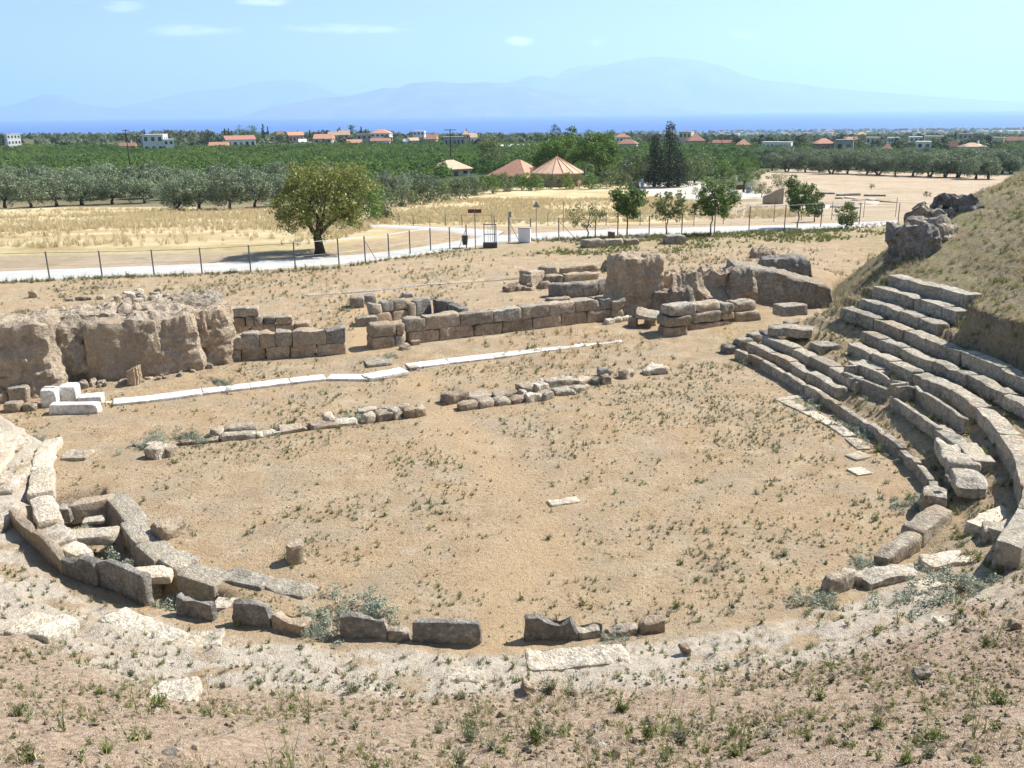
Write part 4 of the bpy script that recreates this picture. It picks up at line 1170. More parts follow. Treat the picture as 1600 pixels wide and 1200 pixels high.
rk = thing('rubble_heap', T(212, 470), 'heap of pale rubble stones on the ground above the left rocks', 'rubble')
for i in range(26):
    x = 168 + RNG.uniform(0, 88); y = 474 - RNG.uniform(0, 14) - .0 * x
    w_ = RNG.uniform(7, 15)
    block_px('rubble_stone', x, y, x + w_, y - RNG.uniform(-1, 1), .3, RNG.uniform(5, 10), 'grey' if i % 3 else 'pale', rk, amp=.07, rnd=.10)
rk = thing('rubble_heap', T(130, 470), 'low scatter of grey stones left of the pale rubble heap', 'rubble')
for (x, y, w_, h_) in [(45, 466, 14, 11), (102, 471, 14, 4), (116, 470, 14, 5), (130, 470, 14, 5), (150, 469, 14, 7), (88, 456, 12, 5), (146, 452, 12, 6), (305, 470, 10, 5)]:
    block_px('rubble_stone', x, y, x + w_, y - 1, .3, h_, 'grey', rk, amp=.07, rnd=.10)
# right-hand rocks
rock_px('rock_outcrop', 995, 494, 78, 88, 2.3, 'tall flat-topped rock pillar behind the wall end', rz=.2, mat='earthrock', amp=.10, big=.12, rnd=.22, topchip=.2, n=24)
rock_px('rock_outcrop', 965, 424, 42, 16, 1.3, 'low grey rock shoulder behind the tall rock pillar', rz=.1, mat='grey', amp=.12, big=.15, rnd=.25)
rock_px('boulder', 1052, 494, 70, 38, 1.6, 'big sloping boulder right of the tall rock pillar', rz=.1, mat='rock', amp=.16, big=.25, rnd=.45, cat='rock')
rock_px('boulder', 1070, 470, 88, 40, 2.2, 'pale earthy boulder mound above the sloping boulder', rz=.15, mat='earthrock', amp=.14, big=.2, rnd=.5, cat='rock', taper=.35, n=22)
rock_px('boulder', 1118, 448, 46, 26, 1.4, 'crumbly brown rock on the earth mound', rz=.1, mat='earthrock', amp=.24, big=.3, rnd=.4, cat='rock')
rock_px('rock_outcrop', 1222, 476, 165, 62, 2.2, 'long sloping grey rock slab running right to the wing', rz=-.06, mat='grey', amp=.10, big=.12, rnd=.2, taper=.08, n=24, topslope=.5, craggy=.10)
rock_px('rock_outcrop', 1160, 474, 44, 52, 1.5, 'smooth rounded grey rock at the left end of the long slab', rz=.1, mat='grey', amp=.10, big=.2, rnd=.45)
rock_px('rock_outcrop', 1232, 428, 84, 24, 1.8, 'dark low rock wall behind the long rock slab', rz=-.1, mat='dark', amp=.14, big=.18, rnd=.25, n=20)
rock_px('boulder', 1195, 404, 40, 10, 1.2, 'brown low stones at the top of the earth mound', rz=-.1, mat='earthrock', amp=.2, big=.2, rnd=.25, cat='rock')
# rock on the hill
rock_px('rock_outcrop', 1441, 403, 30, 44, 2.4, 'dark spotted crag jutting from the foot of the right hill', rz=.5, mat='dark', amp=.22, big=.26, rnd=.5, topchip=.5, n=24, sink=.9)
rock_px('rock_outcrop', 1472, 380, 42, 32, 2.6, 'pale cracked crag above the dark one on the right hill', rz=.4, mat='rock', amp=.22, big=.26, rnd=.5, topchip=.5, n=24, sink=.9)
rock_px('rock_outcrop', 1470, 348, 32, 18, 2.5, 'small grey crag on the skyline of the right hill', rz=.4, mat='grey', amp=.28, big=.35, rnd=.5, topchip=.4)
rock_px('rock_outcrop', 1514, 326, 26, 16, 2.5, 'dark rock with a pale top, highest on the right hill', rz=.3, mat='dark', amp=.28, big=.35, rnd=.5, topchip=.3)
# lumps on the near slope
for (px_, py_, w_, h_, lab, mt) in [(1443, 1066, 34, 17, 'angular grey stone half buried on the near right slope', 'grey'), (1590, 985, 26, 10, 'reddish stone at the right edge of the near slope', 'earthrock'), (1470, 976, 14, 5, 'small white stone on the near right slope', 'pale'), (828, 1086, 26, 12, 'dark clod beside the weed at the front centre', 'earthrock'), (1068, 1024, 24, 10, 'brown clod on the slope right of the front kerb', 'earthrock')]:
    rock_px('loose_stone', px_, py_, w_, h_, .22, lab, mat=mt, amp=.05, big=.05, rnd=.08, sink=.04, cat='stone', n=7)
# far blocks by the fence
for (x0, y0, x1, y1, dp, hp, mt, lab) in [(915, 388, 945, 386, .9, 12, 'grey', 'long grey block lying before the fence, left of three in a row'), (946, 384, 976, 383, .7, 9, 'grey', 'long grey block lying before the fence, middle of three in a row'), (977, 383, 999, 382, .7, 8, 'grey', 'worn grey block lying before the fence, right of three in a row'), (1041, 382, 1071, 381, 1.0, 13, 'seat', 'single big pale block lying in front of the fence trees')]:
    block_px('loose_block', x0, y0, x1, y1, dp, hp, mt, label=lab, cat='stone block', amp=.05, rnd=.1, seg=.25)

# ------------------------------------------------------------------ plants: builders
def leaf_cloud(C, R, n, size, up=.35, asp=.55, sq=.8, rng=RNG, shell=.45):
    """n small leaf faces round each clump centre"""
    C = np.repeat(np.asarray(C, float), n, 0)
    R = np.repeat(np.broadcast_to(np.asarray(R, float), (len(C) // n,)), n)
    d = rng.normal(size=(len(C), 3)); d /= np.linalg.norm(d, axis=1, keepdims=True)
    rad = R * (shell + (1 - shell) * rng.random(len(C)) ** .6)
    P = C + d * rad[:, None] * np.array([1, 1, sq])
    nr = d * .7 + rng.normal(size=d.shape) * .6 + np.array([0, 0, up])
    nr /= np.linalg.norm(nr, axis=1, keepdims=True)
    a = np.cross(nr, rng.normal(size=d.shape)); a /= np.linalg.norm(a, axis=1, keepdims=True)
    b = np.cross(nr, a)
    s = size * rng.uniform(.6, 1.35, len(C))
    a = a * s[:, None] * .5; b = b * (s * asp)[:, None] * .5
    V = np.stack([P - a, P - b + a * .1, P + a, P + b + a * .1], 1).reshape(-1, 3)
    F = np.arange(len(V)).reshape(-1, 4)
    return V, F

def branch(mb, p, d, L, r, depth, tips, rng, spread=.6, n=5, gnarl=.12, up=.15):
    pts, rad = [np.array(p, float)], [r]
    d = np.array(d, float) / np.linalg.norm(d)
    k = 4
    for i in range(k):
        d = d + rng.normal(0, gnarl, 3) + np.array([0, 0, up * .2]); d /= np.linalg.norm(d)
        pts.append(pts[-1] + d * L / k); rad.append(r * (1 - .42 * (i + 1) / k))
    mb.tube(pts, rad, n if depth else 4)
    if depth == 0:
        tips.append(pts[-1]); return
    m = rng.integers(2, 4)
    ph = rng.random() * 6.28
    for i in range(m):
        a = ph + 6.28 * i / m + rng.normal(0, .3)
        side = np.cross(d, (0, 0, 1) if abs(d[2]) < .95 else (1, 0, 0)); side /= np.linalg.norm(side)
        o = np.cross(d, side)
        nd = d + spread * (math.cos(a) * side + math.sin(a) * o)
        branch(mb, pts[-1], nd, L * rng.uniform(.62, .85), rad[-1] * .78, depth - 1, tips, rng, spread, n, gnarl, up)

def make_tree(seed, trunk_h, trunk_r, crown_c, crown_r, clumps, leaves, leaf, clump_r, leaf_mat, bark, limbs=3, lean=(0, 0), depth=2, flat=.0, lumps=.25, lower=-.75, stems=1, name='tree'):
    """returns (trunk mesh, crown mesh); crown is an uneven envelope of leaf clumps"""
    rng = np.random.default_rng(seed)
    mb, tips = MB(), []
    for st in range(stems):
        off = np.array([0, 0, 0]) if stems == 1 else np.array([.28 * trunk_r * 4 * math.cos(6.28 * st / stems), .28 * trunk_r * 4 * math.sin(6.28 * st / stems), 0])
        p = [off + np.array([0, 0, -.15])]
        for i in range(4):
            p.append(off * (1 + .6 * i) + np.array([lean[0] * (i + 1) / 4 + rng.normal(0, .04), lean[1] * (i + 1) / 4 + rng.normal(0, .04), trunk_h * (i + 1) / 4]))
        mb.tube(p, [trunk_r * 1.35, trunk_r * 1.05, trunk_r * .92, trunk_r * .88, trunk_r * .9], 8)
        ph = rng.random() * 6
        for i in range(limbs):
            a = ph + 6.28 * i / limbs + rng.normal(0, .25)
            dr = np.array([math.cos(a), math.sin(a), rng.uniform(.7, 1.3)])
            L = np.mean(crown_r) * .62
            branch(mb, p[-1], dr, L, trunk_r * .6, depth, tips, rng)
    C = []
    cc, cr = np.array(crown_c, float), np.array(crown_r, float)
    sd = seed * 1.7
    while len(C) < clumps:
        d = rng.normal(size=3); d /= np.linalg.norm(d)
        if d[2] < lower: continue
        rad = rng.uniform(.25, 1.0) ** .45
        lum = 1 + lumps * float(fbm(np.array([d * 1.9 + sd]), 2)[0])
        if d[2] < 0: d = d * np.array([1, 1, 1 - flat])
        C.append(cc + cr * d * rad * lum)
    C = np.array(C)
    V, F = leaf_cloud(C, clump_r * rng.uniform(.7, 1.25, len(C)), leaves, leaf, rng=rng)
    tm = mb.mesh(name + '_trunk', bark, True)
    cm = mesh_np(name + '_crown', V, F, False, leaf_mat)
    return tm, cm

def plant_tree(name, P, meshes, label, cat='tree', group=None, s=1.0, rz=0.0, sz=None):
    rt = thing(name, P, label, cat, group)
    for nm, me in zip(('trunk', 'crown'), meshes):
        o = put(nm, me, rt, P, rz)
        o.scale = (s, s, sz or s)
    return rt

# big spreading tree by the road
P = T(499, 396)
P[2] -= .05
u = (P - CAM) @ LF / F_PX      # metres per photo pixel there
plant_tree('spreading_tree', P, make_tree(3, 1.25, .33, (.35, 0, 3.65), (3.3, 3.1, 2.45), 190, 105, .17, .62, M['leaf_big'], M['bark'], limbs=4, depth=2, lumps=.32, lower=-.8, flat=.05),
           'big spreading yellowish green tree with a dark forked trunk beside the pale road')

# olive trees: three kinds of crown shared by all
OL = [make_tree(20 + i, .6, .17, (0, 0, 1.8), (2.05, 2.05, 1.7), 95, 62, .18, .54, M['leaf_olive'], M['bark'], limbs=3, depth=1, lumps=.3, stems=1 + i % 2, name='olive') for i in range(4)]
def olive(px, py, s, label, group):
    p = T(px, py)
    s *= 1.36
    return plant_tree('olive_tree', p, OL[RNG.integers(4)], label, 'olive tree', group, s, RNG.random() * 6.28, s * RNG.uniform(.92, 1.1))
GL = 'olive trees along the straw field on the left'
for i, (x, y, s, lab) in enumerate([(8, 323, 1.12, 'silvery olive tree at the left edge of the front olive row'), (48, 323, 1.1, 'olive tree second from the left in the front olive row'), (88, 321, 1.15, 'olive tree third from the left, above a dark gap in the row'),
        (128, 319, 1.1, 'olive tree in the front row below the left utility pole'), (176, 318, 1.15, 'dark based olive tree left of the ones with bare trunks'), (226, 316, 1.0, 'olive tree just left of the trees with visible trunks'),
        (277, 328, 1.05, 'olive tree with a visible slim trunk, left one of three'), (312, 327, 1.1, 'olive tree with a visible forked trunk, middle one of three'), (360, 327, 1.05, 'olive tree with a visible trunk, right one of three'),
        (399, 325, 1.1, 'olive tree just left of the big spreading tree'), (434, 322, 1.1, 'olive tree half hidden behind the big spreading tree')]):
    olive(x, y, s, lab, GL)
for row, (y0, nn) in enumerate([(309, 15), (299, 17), (290, 18)]):
    for i in range(nn):
        olive(-25 + i * (560 / nn) + RNG.uniform(-9, 9) + 6 * row, y0 + RNG.uniform(-3, 3), RNG.uniform(.95, 1.2), 'grey green olive tree packed behind the front olive row on the left', GL)
GC = 'olive trees and shrubs left of the tiled roofs'
for i, (x, y) in enumerate([(600, 318), (628, 312), (655, 306), (683, 300), (712, 296), (736, 293), (600, 300), (640, 296), (676, 291), (560, 300)]):
    olive(x, y, RNG.uniform(.85, 1.0) * (.62 if x > 665 else .85 if y < 300 else 1), 'silvery olive tree in the dense belt left of the tiled roofs', GC)
GR = 'olive trees beyond the bare field on the right'
for i in range(15):
    x = 1205 + i * 24.5
    olive(x + RNG.uniform(-5, 5), 268.5 + .030 * (x - 1205) + RNG.uniform(-.8, .8), RNG.uniform(1.0, 1.3), 'round olive tree in the front row beyond the bare right field', GR)
for y0 in (263, 258, 253):
    for i in range(17):
        x = 1200 + i * 24
        olive(x + RNG.uniform(-9, 9), y0 + .022 * (x - 1205) + RNG.uniform(-1, 1), RNG.uniform(1.0, 1.35), 'round olive tree standing behind the front row beyond the bare right field', GR)

# shrubs
SH = [make_tree(40 + i, .2, .05, (0, 0, .85), (1.05, 1.0, .8), 26, 48, .15, .36, M['leaf_bush'], M['bark2'], limbs=3, depth=1, lumps=.3, lower=-.95, name='shrub') for i in range(3)]
SHD = [make_tree(50 + i, .2, .05, (0, 0, .95), (1.0, 1.0, .9), 26, 48, .14, .36, M['leaf_citrus'], M['bark2'], limbs=3, depth=1, lumps=.3, lower=-.95, name='green_shrub') for i in range(2)]
GB = 'shrubs at the edge of the middle straw field'
k = 0
for (x, y, s, w_) in [(575, 347, 1.3, 1), (595, 344, 1.2, 0), (548, 345, 1.0, 1), (635, 325, 1.15, 0), (662, 322, 1.25, 0), (690, 318, 1.2, 0), (718, 315, 1.2, 0), (745, 307, 1.0, 0), (770, 304, 1.1, 1), (792, 301, 1.1, 0), (815, 299, 1.15, 1), (838, 299, 1.2, 1), (860, 297, 1.1, 0), (884, 297, 1.2, 1), (905, 295, 1.0, 0),
                      (925, 297, 1.2, 1), (948, 295, 1.3, 0), (972, 291, 1.2, 0), (756, 295, .9, 1), (700, 303, 1.0, 1), (728, 302, 1.0, 0), (805, 291, .9, 0), (830, 290, .9, 1), (930, 288, 1.0, 0), (955, 284, 1.1, 1), (845, 291, 1.1, 1), (862, 290, 1.2, 0), (880, 291, 1.1, 1), (898, 290, 1.1, 0), (770, 292, 1.0, 0), (786, 292, 1.0, 1), (815, 288, 1.0, 0)]:
    p = T(x, y)
    plant_tree('shrub', p, (SHD if w_ else SH)[k % 2], 'rounded %s shrub at the edge of the middle straw field' % ('dark green' if w_ else 'dusty green'), 'shrub', GB, s * (1.7 if x < 700 else 1.75), k * 1.3); k += 1

# young trees by the fence
YG = 'young trees along the fence'
def young(px, py, cx, cy, wpx, hpx, seed, mat, label, clumps=50, leaves=60, leaf=.19, trunk=.055, cr=.36, bark='bark2'):
    p = T(px, py); m = (p - CAM) @ LF / F_PX
    zc = (py - cy) * m * 1.04
    me = make_tree(seed, max(.5, zc - hpx * m * .35), trunk, ((cx - px) * m, 0, zc), (wpx * m / 2, wpx * m / 2, hpx * m / 2), clumps, leaves, leaf, cr, M[mat], M[bark], limbs=3, lean=((cx - px) * m * .3, 0), depth=1, lumps=.35, lower=-.95, name='young_tree')
    return plant_tree('young_tree', p, me, label, 'tree', YG)
young(919, 374, 915, 338, 62, 46, 61, 'leaf_pale', 'thin pale sparse young tree, leftmost of the fence trees', 26, 40, .15)
young(980, 369, 982, 318, 52, 54, 62, 'leaf_young', 'dense dark green young tree right of the thin pale one', 75)
young(1041, 367, 1043, 326, 54, 48, 63, 'leaf_pale', 'loose light green young tree in the middle of the fence row', 44, 44)
young(1110, 367, 1116, 316, 64, 62, 64, 'leaf_young', 'largest dark green young tree of the fence row', 90)
young(1246, 357, 1246, 310, 50, 52, 65, 'leaf_young', 'green young tree with a slim trunk at the right of the fence row', 66)
young(1272, 346, 1272, 322, 26, 40, 66, 'leaf_bush', 'dull green tree just behind the rightmost slim young tree', 36)
young(1322, 357, 1320, 335, 26, 38, 67, 'leaf_young', 'small bushy bright tree at the right end of the fence row', 36, 50, .16)

# trees of the middle distance
def far_tree(px, py, ytop, wpx, seed, mat, label, name='tree', cat='tree', group=None, trunk=.25, crown_from=.28, clumps=60, leaves=46, leaf=.4, dens=.24, lumps=.3, bark='bark', p=None, lower=-.85, flat=0.):
    p = T(px, py) if p is None else p
    m = (p - CAM) @ LF / F_PX
    H = (py - ytop) * m; W = wpx * m
    z0 = H * crown_from
    me = make_tree(seed, max(.3, z0), trunk * m / .12, (0, 0, (H + z0) / 2), (W / 2, W / 2, (H - z0) / 2), clumps, leaves, leaf * m / .12, dens * min(W, H - z0), M[mat], M[bark], limbs=3, depth=1, lumps=lumps, lower=lower, flat=flat, name=name)
    return plant_tree(name, p, me, label, cat, group)
PG = 'broad pines behind the tiled roofs'
far_tree(888, 286, 211, 92, 71, 'leaf_pine', 'broad bright green umbrella pine behind the ribbed tiled roof', 'pine_tree', 'pine tree', PG, .3, .32, 130, 70, .34, .13)
far_tree(938, 287, 214, 64, 72, 'leaf_pine', 'umbrella pine at the right end of the pine group', 'pine_tree', 'pine tree', PG, .3, .22, 110, 70, .34, .15)
far_tree(852, 286, 224, 44, 73, 'leaf_pine', 'lower dark pine at the left end of the pine group', 'pine_tree', 'pine tree', PG, .3, .2, 60, 60, .28, .18)
far_tree(766, 268, 212, 36, 74, 'leaf_pale', 'pale drooping tree left of the ribbed tiled roof', 'pale_tree', 'tree', None, .2, .12, 70, 55, .24, .17)
far_tree(954, 292, 256, 20, 75, 'leaf_young', 'small bright green tree at the foot of the pines', 'small_tree', 'tree', None, .1, .2, 26, 40, .22, .25)

def conifer(px, py, ytop, wpx, seed, label, name='cypress_tree', cat='cypress', group=None, mat='leaf_dark', sharp=1.0, p=None, leaf=.26, rows=46, bare=.10):
    p = T(px, py) if p is None else p
    m = (p - CAM) @ LF / F_PX
    H = (py - ytop) * m; W = wpx * m
    rng = np.random.default_rng(seed)
    C, R = [], []
    for i in range(rows):
        f = bare + (1 - bare) * (i + .5) / rows
        w = W / 2 * (1 - f ** sharp) * rng.uniform(.55, 1.2) if sharp > 0 else W / 2 * math.sin(math.pi * min(.97, f * .9 + .06)) ** .7
        for k in range(max(2, int(5 * (1 - f)) + 2)):
            a = rng.random() * 6.28
            q = rng.uniform(.35, 1.0)
            C.append((w * q * math.cos(a), w * q * math.sin(a), f * H - .06 * H * q)); R.append(max(.10 * W, .22 * w + .02 * H))
    V, F = leaf_cloud(np.array(C), np.array(R), 22, leaf * m / .12, rng=rng, up=.1)
    tb = MB(); tb.tube([(0, 0, -.2), (0, 0, H * .3), (0, 0, H * .9)], [W * .035 + .05, W * .03 + .03, .03], 6)
    return plant_tree(name, p, (tb.mesh(name + '_trunk', M['bark'], True), mesh_np(name + '_crown', V, F, False, M[mat])), label, cat, group)
CG = 'dark conifers by the parking ground'
conifer(1044, 294, 194, 84, 81, 'tallest dark pointed conifer by the parking ground', 'conifer_tree', 'conifer', CG, sharp=.95, leaf=.34)
conifer(1022, 293, 214, 72, 82, 'dark conifer just left of the tallest one', 'conifer_tree', 'conifer', CG, sharp=1.0, leaf=.34)
conifer(1060, 293, 238, 60, 83, 'low dark conifer to the right of the tallest one', 'conifer_tree', 'conifer', CG, sharp=1.5)
far_tree(990, 288, 240, 56, 84, 'leaf_bush', 'dull grey green tree between the pines and the dark conifers', 'broad_tree', 'tree', None, .2, .12, 60, 48, .30, .2)
far_tree(1085, 287, 246, 66, 85, 'leaf_bush', 'dusty green rounded tree right of the dark conifers', 'broad_tree', 'tree', None, .2, .1, 60, 48, .30, .2)
far_tree(1162, 301, 261, 76, 86, 'leaf_young', 'wide flat crowned green tree shading the small kiosk', 'broad_tree', 'tree', None, .2, .4, 70, 48, .26, .17)
far_tree(1190, 310, 286, 32, 87, 'leaf_pale', 'light green small tree beside the ruined arch, in front', 'small_tree', 'tree', 'light green trees beside the ruined arch', .1, .25, 30, 44, .2, .24)
far_tree(1219, 302, 269, 28, 88, 'leaf_pale', 'light green small tree beside the ruined arch, behind', 'small_tree', 'tree', 'light green trees beside the ruined arch', .1, .15, 34, 44, .2, .24)
far_tree(1088, 312, 293, 13, 89, 'leaf_young', 'tiny round green tree on the pale parking ground', 'small_tree', 'tree', None, .06, .3, 14, 34, .16, .3)
far_tree(1153, 312, 301, 14, 90, 'leaf_bush', 'tiny dusty tree at the near edge of the parking ground', 'small_tree', 'tree', None, .06, .3, 12, 30, .15, .3)
far_tree(1361, 297, 287, 9, 91, 'leaf_bush', 'lone little shrub in the bare field on the right', 'small_shrub', 'shrub', None, .05, .3, 8, 26, .15, .3)
far_tree(1448, 309, 300, 13, 92, 'leaf_bush', 'lone dark little bush left of the right hill crest', 'small_shrub', 'shrub', None, .05, .15, 12, 30, .15, .3)

# distant single trees of the village belt
VG = 'dark trees among the far houses'
FT = [(325, 232, 210, 20, 'round dark pine left of the long red roof'), (380, 228, 198, 17, 'umbrella pine above the long red roof, left one'), (397, 228, 197, 22, 'umbrella pine above the long red roof, right one'),
      (4, 236, 208, 12, 'dark tree at the far left edge beside the white flats'), (13, 236, 209, 10, 'dark tree touching the white flats at the left edge'), (264, 233, 204, 10, 'pale slim tree behind the white modern house'), (222, 228, 209, 9, 'dull tree left of the white modern house'),
      (494, 222, 208, 14, 'dark bush tree left of the orange gabled house'), (530, 218, 201, 8, 'round tree on the skyline right of the gabled house'), (549, 219, 197, 12, 'taller tree on the skyline right of the gabled house'), (513, 218, 204, 11, 'low round tree on the skyline above the gabled house'),
      (573, 218, 203, 7, 'small tree left of the big red roof'), (706, 226, 210, 14, 'round dark tree behind the near utility pole'), (843, 230, 208, 15, 'round green tree at the end of the white greenhouse'), (869, 226, 197, 15, 'dark pine sticking up behind the pines, left'), (888, 226, 200, 12, 'dark pine sticking up behind the pines, right'),
      (956, 228, 202, 14, 'spiky green tree left of the red roofed white house'), (1151, 236, 213, 13, 'dark tree left of the orange hipped roof'), (1188, 234, 211, 11, 'dark tree left of the long white building'), (1201, 234, 213, 18, 'broad dark tree above the long white building'),
      (1243, 236, 213, 14, 'dull dark tree left of the red roofed brown house'), (1257, 236, 211, 16, 'grey green tree touching the red roofed brown house'), (1310, 232, 207, 20, 'rounded dark green tree behind the red roofed brown house'), (1341, 240, 216, 20, 'green broad tree right of the grey wall'),
      (1366, 242, 219, 17, 'dark green tree left of the little orange roof'), (1398, 244, 218, 18, 'very dark dense tree right of the little orange roof'), (1420, 244, 223, 26, 'low broad dark tree beside the white house on the right'), (1474, 246, 212, 16, 'tall dark tree left of the pale house with tan roof'),
      (1505, 226, 206, 11, 'round dark tree above the pale house with tan roof'), (1520, 236, 211, 26, 'broad dark tree behind the pale house with tan roof'), (1541, 232, 213, 13, 'small dark tree right of the broad dark one'), (1575, 244, 221, 34, 'low broad green tree near the right edge'), (1602, 246, 218, 20, 'green tree cut by the right edge'),
      (300, 236, 222, 12, 'small dark tree in the orchard beyond the white house'), (746, 232, 218, 10, 'dark tree left of the white greenhouse')]
for i, (x, y, yt, w_, lab) in enumerate(FT):
    far_tree(x, y, yt, w_, 200 + i, 'leaf_dark' if 'dark' in lab else ('leaf_bush' if 'dull' in lab or 'pale' in lab or 'grey' in lab else 'leaf_citrus'), lab, 'distant_tree', 'tree', VG, .12, .12, 26, 26, .22, .26)
for i, (x, y, yt, w_, lab) in enumerate([(353, 226, 200, 5, 'left cypress of the three left of the umbrella pines'), (359, 226, 201, 4.5, 'middle cypress of the three left of the umbrella pines'), (363.5, 226, 205, 4, 'right cypress of the three left of the umbrella pines'), (413, 226, 194, 10, 'broad dark cypress right of the umbrella pines'), (420, 224, 198, 5, 'narrow cypress right of the broad dark one'),
                                       (485, 220, 203, 4.5, 'lone narrow cypress left of the gabled house'), (565, 216, 198, 5, 'lone cypress left of the big red roof'), (228, 226, 202, 6, 'cypress behind the white modern house'), (986, 222, 204, 5, 'small cypress right of the red roofed white house'), (1491, 226, 205, 5.5, 'small cypress left of the broad dark tree on the right'), (199, 226, 208, 5, 'palm-like slim tree beside the left utility pole')]):
    conifer(x, y, yt, w_, 300 + i, lab, 'cypress_tree', 'cypress', 'cypresses among the far houses', sharp=2.2, leaf=.16, rows=22, bare=.02)

# ------------------------------------------------------------------ scatter as stuff
SRC = bpy.data.collections.new('scatter_sources')
def source_coll(name, meshes):
    c = bpy.data.collections.new(name)
    for i, me in enumerate(meshes):
        o = bpy.data.objects.new('%s_source_%02d' % (name, i), me); c.objects.link(o)
    return c
def scatter(name, P, S, R, I, meshes, label=None):
    """one object of kind stuff whose geometry nodes set a small plant or stone on every point"""
    P = np.asarray(P, np.float32)
    me = bpy.data.meshes.new(name)
    me.vertices.add(len(P)); me.vertices.foreach_set('co', P.ravel())
    a = me.attributes.new('sc', 'FLOAT', 'POINT'); a.data.foreach_set('value', np.asarray(S, np.float32))
    a = me.attributes.new('rot', 'FLOAT_VECTOR', 'POINT'); a.data.foreach_set('vector', np.asarray(R, np.float32).ravel())
    a = me.attributes.new('vi', 'INT', 'POINT'); a.data.foreach_set('value', np.asarray(I, np.int32))
    o = put(name, me, kind='stuff')
    if label: o['label'] = label
    ng = bpy.data.node_groups.new(name, 'GeometryNodeTree')
    ng.interface.new_socket('Geometry', in_out='INPUT', socket_type='NodeSocketGeometry')
    ng.interface.new_socket('Geometry', in_out='OUTPUT', socket_type='NodeSocketGeometry')
    N = ng.nodes
    gi, go = N.new('NodeGroupInput'), N.new('NodeGroupOutput')
    iop = N.new('GeometryNodeInstanceOnPoints'); ci = N.new('GeometryNodeCollectionInfo')
    ci.inputs['Collection'].default_value = source_coll(name, meshes)
    ci.inputs['Separate Children'].default_value = True
    ci.inputs['Reset Children'].default_value = True
    iop.inputs['Pick Instance'].default_value = True
    def na(nm, t):
        q = N.new('GeometryNodeInputNamedAttribute'); q.data_type = t; q.inputs['Name'].default_value = nm
        return q.outputs['Attribute']
    L = ng.links
    L.new(gi.outputs[0], iop.inputs['Points']); L.new(ci.outputs[0], iop.inputs['Instance'])
    L.new(na('sc', 'FLOAT'), iop.inputs['Scale']); L.new(na('vi', 'INT'), iop.inputs['Instance Index'])
    e2r = N.new('FunctionNodeEulerToRotation')
    L.new(na('rot', 'FLOAT_VECTOR'), e2r.inputs[0]); L.new(e2r.outputs[0], iop.inputs['Rotation'])
    L.new(iop.outputs[0], go.inputs[0])
    md = o.modifiers.new('scatter', 'NODES'); md.node_group = ng
    return o

def blades(seed, n, h, w, spread, mat, curve=.5, name='tuft', flat=False):
    rng = np.random.default_rng(seed)
    V, F = [], []
    for i in range(n):
        a = rng.random() * 6.28; r0 = spread * .35 * rng.random() ** .5
        hh = h * rng.uniform(.5, 1.15); out = spread * rng.uniform(.2, 1.0) * curve
        d = np.array([math.cos(a), math.sin(a), 0]); s = np.array([-d[1], d[0], 0]) * w * rng.uniform(.6, 1.3) / 2
        b = np.array([math.cos(a * 3.1) * r0, math.sin(a * 3.1) * r0, -.01])
        if flat: hh *= .12; out = h * rng.uniform(.4, 1)
        m = b + d * out * .4 + np.array([0, 0, hh * .6]); t = b + d * out + np.array([0, 0, hh])
        k = len(V)
        V += [b - s, b + s, m + s * .8, m - s * .8, t]
        F += [(k, k + 1, k + 2, k + 3), (k + 3, k + 2, k + 4)]
    return mesh_np(name, V, F, False, mat)

def stemmy(seed, stems, h, leaves, leaf, mat, spread=.6, name='weed', lw=.28, base=0):
    """a weed: stems leaning out of one root, set with narrow leaves, thicker at the foot"""
    rng = np.random.default_rng(seed)
    V, F = [], []
    def quad(p, d, s, L, w):
        k = len(V)
        V.extend([p, p + d * L * .5 + s * w, p + d * L, p + d * L * .5 - s * w]); F.append((k, k + 1, k + 2, k + 3))
    for i in range(stems):
        a = rng.random() * 6.28
        tilt = spread * rng.uniform(.1, 1.0)
        d = np.array([math.cos(a) * math.sin(tilt), math.sin(a) * math.sin(tilt), math.cos(tilt)])
        hh = h * rng.uniform(.45, 1.1)
        p = np.array([rng.normal(0, .002), rng.normal(0, .002), -.01])
        side = np.cross(d, rng.normal(size=3)); side /= np.linalg.norm(side)
        pts = [p]
        for k in range(4):
            d = d + np.array([0, 0, .12]) + rng.normal(0, .08, 3); d /= np.linalg.norm(d)
            q = pts[-1] + d * hh / 4; pts.append(q)
            kk = len(V); w = .0035 * (1 - .2 * k)
            V.extend([pts[-2] - side * w, pts[-2] + side * w, q + side * w * .8, q - side * w * .8]); F.append((kk, kk + 1, kk + 2, kk + 3))
        for k in range(leaves):
            f = rng.random() ** 1.3 * 3.99
            b = pts[int(f)] + (pts[int(f) + 1] - pts[int(f)]) * (f % 1)
            ld = rng.normal(size=3) + np.array([0, 0, .7]); ld /= np.linalg.norm(ld)
            s = np.cross(ld, rng.normal(size=3)); s /= np.linalg.norm(s)
            L = leaf * rng.uniform(.6, 1.3) * (1 - .12 * f)
            quad(b, ld, s, L, L * lw * .5)
    for k in range(base):
        b = rng.normal(0, h * .16, 3); b[2] = abs(b[2]) * .7
        ld = rng.normal(size=3) + np.array([0, 0, .6]); ld /= np.linalg.norm(ld)
        s = np.cross(ld, rng.normal(size=3)); s /= np.linalg.norm(s)
        quad(b, ld, s, leaf * rng.uniform(.7, 1.4), leaf * lw * .5)
    return mesh_np(name, V, F, False, mat)

def pebble(seed, mat):
    rng = np.random.default_rng(seed)
    bm = bmesh.new(); bmesh.ops.create_icosphere(bm, subdivisions=1, radius=.5)
    s = rng.uniform(.6, 1.2, 3) * np.array([1, 1, .6])
    for v in bm.verts:
        v.co = Vector([v.co[i] * s[i] * (1 + rng.normal(0, .16)) for i in range(3)])
    me = bpy.data.meshes.new('pebble'); bm.to_mesh(me); bm.free(); me.materials.append(mat)
    return me

